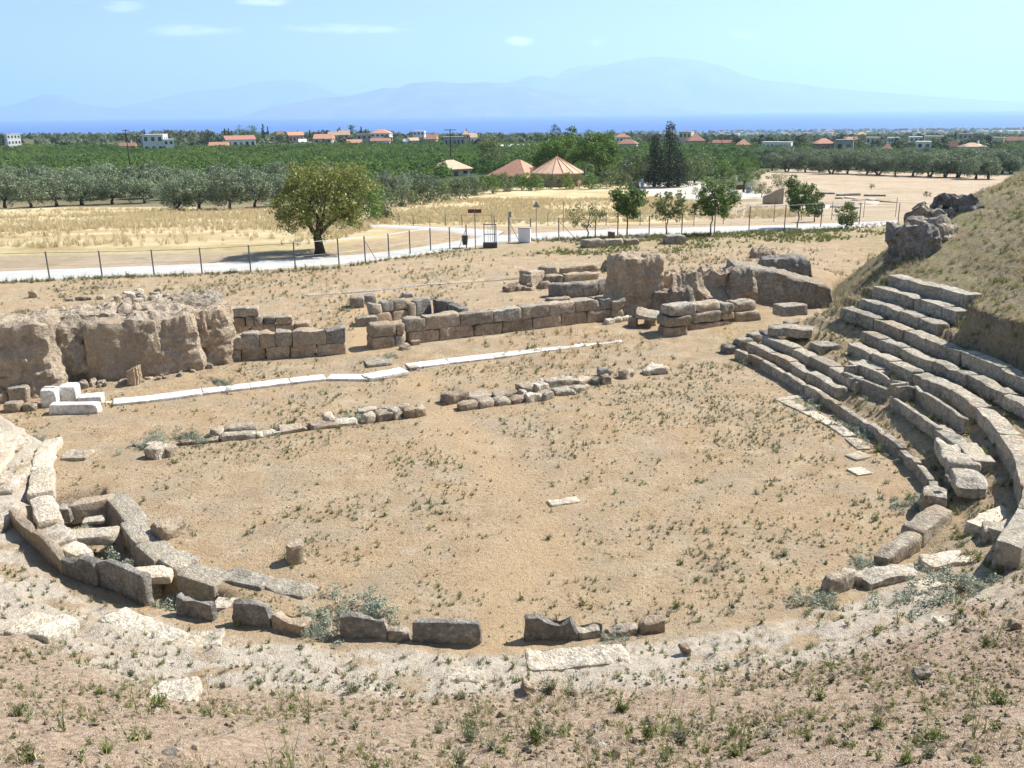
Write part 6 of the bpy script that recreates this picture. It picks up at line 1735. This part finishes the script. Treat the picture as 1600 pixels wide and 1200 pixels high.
def house(x0, x1, yt, yb, label, roof='hip', wall='w_white', tile='tile', roof_f=.38, storeys=1, nwin=3, depth=.75, yaw=0.0, chimney=False, name='house', cat='house', over=.5, group=HG, side_win=True, door=True):
    p = T((x0 + x1) / 2, yb)
    m = (p - CAM) @ LF / F_PX
    roof_f = roof_f * .78 if group == HG else roof_f
    W, H = (x1 - x0) * m / (abs(math.cos(yaw)) + .45 * abs(math.sin(yaw))), (yb - yt) * m * 1.01
    D = W * depth
    Hw = H if roof == 'flat' else H * (1 - roof_f)
    away = math.atan2(-p[0], p[1])
    yw = yaw + away
    p = p + np.array([-math.sin(yw), math.cos(yw), 0]) * D / 2
    rt = thing(name, p, label, cat, group)
    over = min(over, .08 * W)
    put('wall', box_mesh('wall', (W - (0 if roof == 'flat' else 2 * over), D - (0 if roof == 'flat' else 2 * over), Hw + 1.0), M[wall]), rt, p - np.array([0, 0, 1.0]), yw)
    Wi, Di = W - (0 if roof == 'flat' else 2 * over), D - (0 if roof == 'flat' else 2 * over)
    if roof in ('hip', 'gable'):
        r = put('roof', hip_roof(Wi, Di, H - Hw, over, M[tile], roof == 'gable'), rt, p + np.array([0, 0, Hw + .17]), yw)
        if roof == 'gable':
            g = MB()
            for sx in (-1, 1):
                x = sx * (Wi / 2 - .05)
                g.add([(x, -Di / 2, 0), (x, Di / 2, 0), (x, 0, (H - Hw) * .93), (x - sx * .2, -Di / 2, 0), (x - sx * .2, Di / 2, 0), (x - sx * .2, 0, (H - Hw) * .93)], [(0, 1, 2), (5, 4, 3), (0, 3, 4, 1), (1, 4, 5, 2), (2, 5, 3, 0)])
            put('gable_wall', g.mesh('gable_wall', M[wall]), rt, p + np.array([0, 0, Hw]), yw)
        if chimney:
            q = put('chimney', box_mesh('chimney', (.7, .7, (H - Hw) * .9 + .4), M[wall]), None); q.parent = r; q.location = (Wi * .22, Di * .1, (H - Hw) * .35)
    else:
        put('parapet', MB().box((0, 0, 0), (W + .3, D + .3, .3)).mesh('parapet', M[wall]), rt, p + np.array([0, 0, Hw + .1]), yw)
    c_, s_ = math.cos(yw), math.sin(yw)
    sh = Hw / storeys
    for st in range(storeys):
        for i in range(nwin):
            if door and st == 0 and i == nwin // 2: continue
            u = (-.5 + (i + .5) / nwin) * Wi
            at = (p[0] + c_ * u + s_ * Di / 2, p[1] + s_ * u - c_ * Di / 2, p[2] + sh * (st + .55))
            add_window(rt, None, None, min(Wi / nwin * .5, 2.2), sh * .45, yw, at)
        if side_win:
            for i in range(2):
                v = (-.5 + (i + .5) / 2) * Di
                for sx in ((1,) if p[0] < 0 else (-1,)):
                    at = (p[0] + sx * c_ * Wi / 2 - s_ * v, p[1] + sx * s_ * Wi / 2 + c_ * v, p[2] + sh * (st + .55))
                    add_window(rt, None, None, min(Di / 4, 1.8), sh * .45, yw + sx * math.pi / 2, at)
    if door:
        u = (-.5 + (nwin // 2 + .5) / nwin) * Wi
        put('door', MB().box((0, -.03, sh * .36), (min(1.4, Wi / nwin * .6), .1, sh * .72)).mesh('door', M['wood']), rt, (p[0] + c_ * u + s_ * Di / 2, p[1] + s_ * u - c_ * Di / 2, p[2]), yw)
    return rt, p, m, yw, (W, D, Hw)

# the white modern house
house(224, 259, 212, 240, 'white modern two storey house with a flat roof at the left, main block', 'flat', 'w_white', nwin=3, storeys=2, depth=.7, yaw=-.32, door=False)
house(258, 273, 219, 240, 'lower white flat-roofed wing on the right of the modern house', 'flat', 'w_white', nwin=2, storeys=2, depth=.9, door=False)
house(222, 239, 213.5, 239, 'grey rendered block joined to the left of the modern house', 'flat', 'w_grey', nwin=1, storeys=2, depth=.8, door=False, side_win=False)  # shaded part of the white house, its shade put into grey walls
house(14, 36, 211, 236, 'white stepped block of flats at the left edge', 'flat', 'w_white', nwin=4, storeys=3, depth=.6, yaw=.4)
for a in [
    (352, 404, 213, 232, 'long white house with a red roof below the umbrella pines', 'gable', 'w_white', 'tile_red', .42, 1, 5, .5),
    (325, 358, 223, 236, 'low house with an orange roof in front of the round pine', 'gable', 'w_cream', 'tile', .5, 1, 4, .5),
    (186, 213, 224, 238, 'low white house with a dull red roof left of the modern house', 'gable', 'w_white', 'tile_red', .45, 1, 4, .5),
    (432, 447, 206, 224, 'greyish house with a dull roof on the skyline right of the cypresses', 'hip', 'w_grey', 'tile_red', .4, 1, 3, .8),
    (450, 478, 207, 224, 'house with a wide red roof on the skyline', 'gable', 'w_pink', 'tile', .4, 1, 4, .6),
    (488, 521, 211, 232, 'pale house with an orange gabled roof and a white balcony', 'gable', 'w_cream', 'tile', .42, 2, 3, .8),
    (467, 480, 218, 230, 'small house with a white roof left of the orange gabled house', 'gable', 'w_white', 'w_white', .5, 1, 2, .8),
    (512, 530, 207, 224, 'house with an arched pale roof behind the orange gabled house', 'gable', 'w_cream', 'tile_pale', .4, 1, 3, .8),
    (529, 547, 205, 224, 'pinkish house with a tall gable on the skyline', 'gable', 'w_pink', 'tile_pale', .45, 2, 2, .8),
    (542, 567, 219, 232, 'low house with a bright orange roof in the orchard', 'gable', 'w_cream', 'tile', .5, 1, 3, .6),
    (577, 611, 203, 222, 'tall house with the biggest red hipped roof on the skyline', 'hip', 'w_white', 'tile', .42, 2, 4, .8),
    (558, 582, 211, 230, 'pale grey house front left of the big red roof', 'flat', 'w_grey', 'tile', .4, 2, 3, .6),
    (578, 611, 217, 232, 'long grey white house below the big red roof', 'gable', 'w_white', 'tile_red', .35, 1, 5, .5),
    (645, 664, 206, 220, 'white flat-roofed house on the skyline left of the pole', 'flat', 'w_white', 'tile', .4, 2, 3, .8),
    (664, 683, 211, 230, 'pinkish house with a red gable left of the pole', 'gable', 'w_pink', 'tile', .5, 1, 2, .9),
    (629, 640, 218, 230, 'small white gabled house below the skyline', 'gable', 'w_white', 'w_white', .4, 1, 2, .8),
    (640, 657, 216, 230, 'low cream house next to the small white one', 'gable', 'w_cream', 'tile_pale', .4, 1, 3, .7),
    (694, 727, 215, 234, 'long low grey building behind the near utility pole', 'flat', 'w_grey', 'tile', .4, 1, 5, .5),
    (722, 735, 205, 228, 'pink house with a tall front right of the pole', 'hip', 'w_pink', 'tile_pale', .35, 2, 2, .9),
    (734, 748, 209, 228, 'white house with a pale arched gable right of the pink one', 'gable', 'w_white', 'tile_pale', .45, 1, 2, .9),
    (960, 987, 210, 230, 'white house with a red hipped roof right of the pines', 'hip', 'w_white', 'tile_red', .35, 2, 4, .8),
    (962, 996, 219, 236, 'low house with a wide dull red roof in front of the white one', 'hip', 'w_cream', 'tile_red', .5, 1, 4, .7),
    (1059, 1080, 207, 232, 'cream two storey house beside the tallest conifer', 'flat', 'w_cream', 'tile', .4, 2, 3, .8),
    (1073, 1104, 212, 233, 'house with a spreading dark red roof right of the conifers', 'hip', 'w_pink', 'tile_red', .55, 1, 4, .8),
    (1112, 1146, 220, 236, 'long low cream building with a dull red roof', 'gable', 'w_cream', 'tile_red', .35, 1, 6, .4),
    (1151, 1174, 219, 238, 'small house with a bright orange hipped roof', 'hip', 'w_white', 'tile', .55, 1, 3, .9),
    (1188, 1236, 223, 238, 'long low white building with a flat roof', 'flat', 'w_white', 'tile', .4, 1, 7, .3),
    (1272, 1305, 218, 244, 'brown house with a wide red hipped roof above the right orchard', 'hip', 'w_brown', 'tile', .38, 1, 4, .8),
    (1304, 1331, 220, 244, 'grey blank-walled building right of the red roofed brown house', 'flat', 'w_grey', 'tile', .4, 1, 2, .6),
    (1317, 1341, 215, 230, 'pale house with an orange gable behind the grey building', 'gable', 'w_cream', 'tile', .4, 1, 3, .7),
    (1338, 1356, 207, 222, 'tan house with a pale roof on the right skyline', 'hip', 'w_cream', 'tile_pale', .4, 2, 3, .8),
    (1352, 1372, 216, 236, 'cream house front half hidden by green trees', 'flat', 'w_cream', 'tile', .4, 2, 3, .7),
    (1377, 1393, 226, 246, 'little house with a bright orange roof and white wall', 'hip', 'w_white', 'tile', .5, 1, 2, .9),
    (1386, 1404, 216, 232, 'pale flats behind the very dark tree', 'flat', 'w_white', 'tile', .4, 2, 4, .7),
    (1430, 1452, 223, 247, 'white house with a dark upper window and a white porch', 'flat', 'w_white', 'tile', .4, 2, 2, .8),
    (1420, 1440, 215, 232, 'white flat-roofed house behind the white porch house', 'flat', 'w_white', 'tile', .4, 2, 3, .8),
    (1444, 1472, 214, 232, 'house with a long pale flat roof on the right skyline', 'flat', 'w_cream', 'tile', .4, 1, 5, .5),
    (1480, 1496, 222, 244, 'house with a brown roof tucked behind the tall dark tree', 'gable', 'w_cream', 'tile_red', .5, 1, 2, .8),
    (1492, 1532, 225, 248, 'pale green house with a tan hipped roof on the right', 'hip', 'w_white', 'tile_pale', .32, 1, 3, .8),
    (1496, 1516, 210, 230, 'greyish house on the skyline above the tan hipped roof', 'flat', 'w_grey', 'tile', .4, 2, 3, .8),
    (1548, 1566, 216, 234, 'cream house with a long flat roof near the right edge', 'flat', 'w_cream', 'tile', .4, 1, 4, .6),
    (1572, 1604, 215, 234, 'pinkish long house cut by the right edge', 'gable', 'w_pink', 'tile_red', .4, 1, 5, .5)]:
    house(*a[:6], wall=a[6], tile=a[7], roof_f=a[8], storeys=a[9], nwin=a[10], depth=a[11], yaw=RNG.uniform(-.35, .35), chimney=RNG.random() < .4)
for (x0, x1, yt, yb, lab, wl_) in [(200, 217, 231.5, 236, 'low white wall in the orchard left of the modern house', 'w_white'), (1298, 1346, 231, 237, 'long low pale garden wall below the grey building', 'w_cream'), (272, 282, 230, 236, 'low white wall at the right of the modern house', 'w_white'), (116, 142, 228, 233, 'low pale shed roof at the edge of the left orchard', 'w_cream'), (1550, 1592, 231, 238, 'low pale wall under the trees at the right edge', 'w_cream')]:
    p = T((x0 + x1) / 2, yb); m = (p - CAM) @ LF / F_PX
    w_ = thing('garden_wall', p, lab, 'wall', 'low walls among the orchards')
    put('wall_body', box_mesh('wall_body', ((x1 - x0) * m, .5, (yb - yt) * m), M[wl_]), w_, p)
    put('coping', MB().box((0, 0, (yb - yt) * m + .06), ((x1 - x0) * m + .2, .7, .14)).mesh('coping', M['concrete']), w_, p)
# white greenhouse
p = T(818, 236); m = (p - CAM) @ LF / F_PX
g = thing('greenhouse', p, 'long white plastic greenhouse behind the pale tree and pines', 'greenhouse')
W = 78 * m; nb = 9
for i in range(nb):
    mb = MB(); V, F = [], []
    w = W / nb
    for k in range(9):
        a = math.pi * k / 8
        for y in (0, 26): V.append((w / 2 * math.cos(a), y, 2.2 + 1.1 * math.sin(a)))
    for k in range(8): F.append((k * 2, k * 2 + 1, k * 2 + 3, k * 2 + 2))
    V += [(-w / 2, 0, -1), (w / 2, 0, -1), (-w / 2, 26, -1), (w / 2, 26, -1)]
    F += [tuple(k * 2 for k in range(8, -1, -1)) + (19, 18)[:0], (0, 18 + 1, 18, 16), (1, 17, 20, 21), (16, 18, 20, 17), (0, 1, 21, 19)]
    put('tunnel', mesh_np('tunnel', V, [f for f in F if len(f) > 2], False, M['film']), g, p + np.array([(-.5 + (i + .5) / nb) * W, 0, 0]))

# three tiled buildings of the site museum
MG_ = 'tiled buildings in the middle of the photo'
house(683, 747, 252.5, 276, 'low building with a long sloping tiled roof, left one of three', 'hip', 'w_cream', 'tile_pale', .55, nwin=3, depth=.8, yaw=.5, group=MG_, name='tiled_building', cat='building', over=.9)
rt, p, m, yw, (W, D, Hw) = house(748, 832, 253.5, 290, 'building with a bright orange hipped roof, middle one of three', 'hip', 'w_brown', 'tile', .66, nwin=3, depth=.9, yaw=-.62, group=MG_, name='tiled_building', cat='building', over=.9)
p = T(872, 294); m = (p - CAM) @ LF / F_PX
b = thing('tiled_building', p, 'many-sided brick building with a ribbed tiled roof, right one of three', 'building', MG_)
R_, h0, h1 = 42 * m, (294 - 272) * m, (272 - 248.5) * m
p = p + np.array([0, R_, 0])
NS = 16
def ring(r, z): return [(r * math.cos(6.2832 * (k + .5) / NS), r * math.sin(6.2832 * (k + .5) / NS), z) for k in range(NS)]
V = ring(R_ * .93, -1) + ring(R_ * .93, h0 + .1)
put('wall', mesh_np('wall', V, [(k, (k + 1) % NS, NS + (k + 1) % NS, NS + k) for k in range(NS)], False, M['w_brown']), b, p)
V = ring(R_ * 1.03, h0) + [(0, 0, h0 + h1)] + ring(R_ * 1.03, h0 - .2)
rf = put('roof', mesh_np('roof', V, [(k, (k + 1) % NS, NS) for k in range(NS)] + [(NS + 1 + k, NS + 1 + (k + 1) % NS, (k + 1) % NS, k) for k in range(NS)] + [tuple(NS + 1 + k for k in range(NS - 1, -1, -1))], False, M['tile_pale']), b, p)
for k in range(NS):
    a = 6.2832 * (k + .5) / NS
    rb_ = put('roof_rib', MB().tube([(R_ * 1.03 * math.cos(a), R_ * 1.03 * math.sin(a), h0 + .06), (0, 0, h0 + h1 + .06)], .08, 5).mesh('roof_rib', M['tile']), None)
    rb_.parent = rf; rb_.location = (0, 0, 0)
for k in (10, 12, 14):
    a = 6.2832 * k / NS
    add_window(b, None, None, 1.6, 1.0, a + math.pi / 2, (p[0] + R_ * .915 * math.cos(a), p[1] + R_ * .915 * math.sin(a), p[2] + h0 * .5))
p = T(921, 292); m = (p - CAM) @ LF / F_PX
ar = thing('arched_frame', p, 'pale arched metal frame beside the ribbed roof building', 'arch')
w, h = 6 * m, (292 - 258) * m
put('arch', MB().tube([(-w, 0, -.2), (-w, 0, h - w * .6)] + [(-w * math.cos(a), 0, h - w * .6 + w * .6 * math.sin(a)) for a in np.linspace(.2, 2.94, 9)] + [(w, 0, h - w * .6), (w, 0, -.2)], .11, 6).mesh('arch', M['concrete']), ar, p)
put('crossbar', MB().box((0, 0, h * .52), (2 * w, .12, .25)).mesh('crossbar', M['cabinet']), ar, p)

# parking ground: flagpoles, kiosk, bin, boulders, car, banner
for x, yt, lab, fl in [(971, 250, 'slim bare flagpole left of the dark conifers', 0), (976, 249, 'flagpole with a drooping white and blue flag', 1)]:
    p = T(x, 288); h = px_h(p, 288 - yt)
    f = thing('flagpole', p, lab, 'flagpole')
    put('pole', MB().tube([(0, 0, -.2), (0, 0, h)], [.06, .04], 8).mesh('pole', M['cabinet']), f, p)
    if fl:
        for i, mt in enumerate(('cabinet', 'pane_blue', 'cabinet', 'pane_blue')):
            if mt == 'pane_blue' and 'pane_blue' not in M: M['pane_blue'] = mat_plain('flag_blue', (.05, .12, .42), .8, .1)
            put('flag_stripe', MB().box((.22 + .09 * i, .02 * (i % 2), h - 1.0 - .12 * i), (.1, .03, 1.7)).mesh('flag_stripe', M[mt]), f, p)
p = T(1157, 297)
kk = thing('kiosk', p, 'small open kiosk under the flat crowned tree', 'kiosk')
for x in (-1.1, 1.1):
    for y in (0, 1.8): put('kiosk_post', MB().box((x, y, 1.0), (.22, .22, 2.2)).mesh('kiosk_post', M['concrete']), kk, p)
put('kiosk_roof', hip_roof(2.6, 2.2, .7, .3, M['concrete']), kk, p + np.array([0, .9, 2.15]))
put('counter', MB().box((0, .9, .5), (1.9, .3, 1.0)).mesh('counter', M['wood']), kk, p)
p = T(1170, 302)
bb = thing('round_bin', p, 'grey domed bin beside the kiosk', 'bin')
V = []
for z, r in ((-.1, .55), (.9, .58), (1.15, .48), (1.35, .25), (1.42, .02)): V += [(r * math.cos(6.283 * k / 14), r * math.sin(6.283 * k / 14), z) for k in range(14)]
put('bin_body', mesh_np('bin_body', V, [(j * 14 + k, j * 14 + (k + 1) % 14, (j + 1) * 14 + (k + 1) % 14, (j + 1) * 14 + k) for j in range(4) for k in range(14)], True, M['cabinet_side']), bb, p)
put('bin_flap', MB().box((0, -.5, .95), (.4, .12, .25)).mesh('bin_flap', M['darkmetal']), bb, p)
p = T(1003, 294)
bs = thing('banner_sign', p, 'narrow white banner with blue marks standing by the dark conifers', 'banner')
put('banner_panel', MB().box((0, 0, 1.15), (.62, .06, 1.7)).mesh('banner_panel', M['cabinet']), bs, p)
put('banner_post', MB().tube([(.36, 0, -.1), (.36, 0, 2.1)], .04, 6).mesh('banner_post', M['post']), bs, p)
for i, z in enumerate((.7, 1.0, 1.3)): put('banner_mark', MB().box((-.05, -.04, z), (.36, .012, .12)).mesh('banner_mark', M['pane_blue']), bs, p)
p = T(993, 296)
cr_ = thing('parked_car', p, 'dark parked car seen end on in the shade of the conifers', 'car')
prof = [(-.82, .25), (-.86, .75), (-.78, .95), (-.62, 1.42), (.62, 1.42), (.78, .95), (.86, .75), (.82, .25)]
V = [(x, y * 1.0, z) for y in (0, 3.9) for x, z in prof]
F = [tuple(range(8)), tuple(range(15, 7, -1))] + [(k, k + 8, (k + 1) % 8 + 8, (k + 1) % 8) for k in range(8)]
put('body', mesh_np('body', V, F, False, M['darkmetal']), cr_, p)
put('rear_window', MB().box((0, -.02, 1.17), (1.1, .05, .36)).mesh('rear_window', M['pane']), cr_, p)
for x in (-.68, .68):
    put('tail_light', MB().box((x, -.02, .85), (.2, .05, .14)).mesh('tail_light', M['brown_sign']), cr_, p)
    for y in (.6, 3.2): put('wheel', MB().tube([(x - .1, y, .31), (x + .1, y, .31)], .31, 14).mesh('wheel', M['darkmetal']), cr_, p)
for i, (x, y) in enumerate([(1029, 290), (1041, 291), (1050, 290), (1062, 291), (1075, 289), (1017, 289), (1087, 290)]):
    p = T(x, y)
    put('boulder', rough_block(.8, .7, .55, amp=.08, rnd=.15, mat=M['pale' if i % 2 else 'earthrock'], big=.06), None, p, i, label='pale boulder in the row behind the parking ground', cat='stone', group='boulders behind the parking ground')
# ruined arch and excavation
p = T(1210, 320); m = (p - CAM) @ LF / F_PX
ra = thing('ruined_gable', p, 'grey ruined wall with a slanting top and an arched brown doorway', 'ruin')
w, h = 17 * m, 26 * m
V = [(-w, 0, -.3), (w * .8, 0, -.3), (w * .8, 0, h), (w * .45, 0, h * .95), (-w, 0, h * .5)]
V = V + [(x, .7, z) for x, _, z in V]
put('wall', mesh_np('wall', V, [(0, 1, 2, 3, 4), (9, 8, 7, 6, 5)] + [(k, k + 5, (k + 1) % 5 + 5, (k + 1) % 5) for k in range(5)], False, M['grey']), ra, p)
aw = 3.6 * m
V = [(-aw, -.06, -.2), (aw, -.06, -.2)] + [(aw * math.cos(a), -.06, 8 * m + aw * math.sin(a)) for a in np.linspace(0, math.pi, 9)]
V2 = V + [(x, .02, z) for x, _, z in V]
put('doorway', mesh_np('doorway', V2, [tuple(range(11)), tuple(range(21, 10, -1))] + [(k, k + 11, (k + 1) % 11 + 11, (k + 1) % 11) for k in range(11)], False, M['ochre']), ra, p + np.array([-w * .25, 0, 0]))
ex = thing('excavated_walls', T(1335, 322), 'low excavated wall remains in the bare field beyond the right fence', 'ruin')
for (x0, y0, x1, y1, dp, hp, mt) in [(1288, 327, 1298, 324, 3.2, 4, 'pale'), (1310, 325, 1322, 322, 3.0, 5, 'grey'), (1305, 312, 1318, 312, .9, 4, 'pale'), (1318, 311, 1332, 312, .8, 4, 'pale'), (1340, 315, 1352, 314, 1.0, 4, 'grey'), (1352, 314, 1364, 315, 1.0, 4, 'pale'), (1330, 326, 1344, 326, .9, 3, 'grey'), (1362, 326, 1374, 318, 2.2, 4, 'pale'), (1340, 320, 1360, 321, .7, 3, 'grey'), (1275, 304, 1305, 304, .8, 3, 'dark'), (1310, 307, 1345, 306, .8, 4, 'dark'), (1350, 307, 1384, 307, .8, 3, 'dark'), (1366, 316, 1400, 318, .9, 4, 'earthrock'), (1322, 318, 1338, 318, .7, 3, 'pale')]:
    block_px('wall_stone', x0, y0, x1, y1, dp, hp, mt, ex, amp=.06, rnd=.1, seg=.4, sink=.1)

# ------------------------------------------------------------------ coastal town: small houses far away
TH = []
for i, (wl_, tl, w, d, h, flat) in enumerate([('w_white', 'tile', 14, 11, 6.5, 0), ('w_white', 'w_white', 18, 12, 9, 1), ('w_cream', 'tile_red', 13, 10, 6, 0), ('w_white', 'w_white', 26, 10, 5.5, 1), ('w_cream', 'tile', 15, 12, 9.5, 0), ('w_grey', 'w_white', 15, 12, 12, 1)]):
    mb = MB().box((0, 0, h / 2 - 1), (w, d, h + 2))
    if flat: mb.box((0, 0, h + .3), (w + .5, d + .5, .5)); mb.box((w * .2, 0, h + 1.3), (3, 3, 2))
    me = mb.mesh('town_house', M[wl_])
    if not flat:
        k0 = len(me.polygons)
        w2, d2 = w / 2 + .6, d / 2 + .6
        mb.add([(-w2, -d2, h), (w2, -d2, h), (w2, d2, h), (-w2, d2, h), (-w * .2, 0, h + 3), (w * .2, 0, h + 3)], [(0, 1, 5, 4), (1, 2, 5), (2, 3, 4, 5), (3, 0, 4)])
        me = mb.mesh('town_house', M[wl_]); me.materials.append(M[tl])
        for pg in list(me.polygons)[k0:]: pg.material_index = 1
    TH.append(me)
n_t = 0
while n_t < 170:
    x = RNG.uniform(640, 1660); y = RNG.uniform(201, 217) - .0065 * (x - 800)
    if RNG.random() > .35 + .65 * (x - 640) / 1000: continue
    p = T(x, y)
    if p[1] < 2300 or p[1] > 4250: continue
    o = put('town_house', TH[RNG.integers(6)], None, p, RNG.uniform(-.6, .6) - math.atan2(p[0], p[1]), label='tiny hazy house of the coastal town before the sea', cat='house', group='far houses of the coastal town')
    s = RNG.uniform(.7, 1.25); o.scale = (s, s, s)
    n_t += 1
for (x, y, w, lab) in [(1592, 207, 300, 'long white shed roofs of the coastal plain at the right edge'), (1145, 208, 90, 'long white shed on the coastal plain right of the conifers'), (878, 204, 60, 'white long shed on the coastal plain above the pines'), (930, 209, 70, 'white low shed on the coastal plain above the umbrella pine')]:
    p = T(x, y)
    put('warehouse', MB().box((0, 0, 3), (w, 30, 8)).box((0, 0, 7.6), (w + 1, 31, 1.2)).mesh('warehouse', M['w_white']), None, p, 0, label=lab, cat='shed')
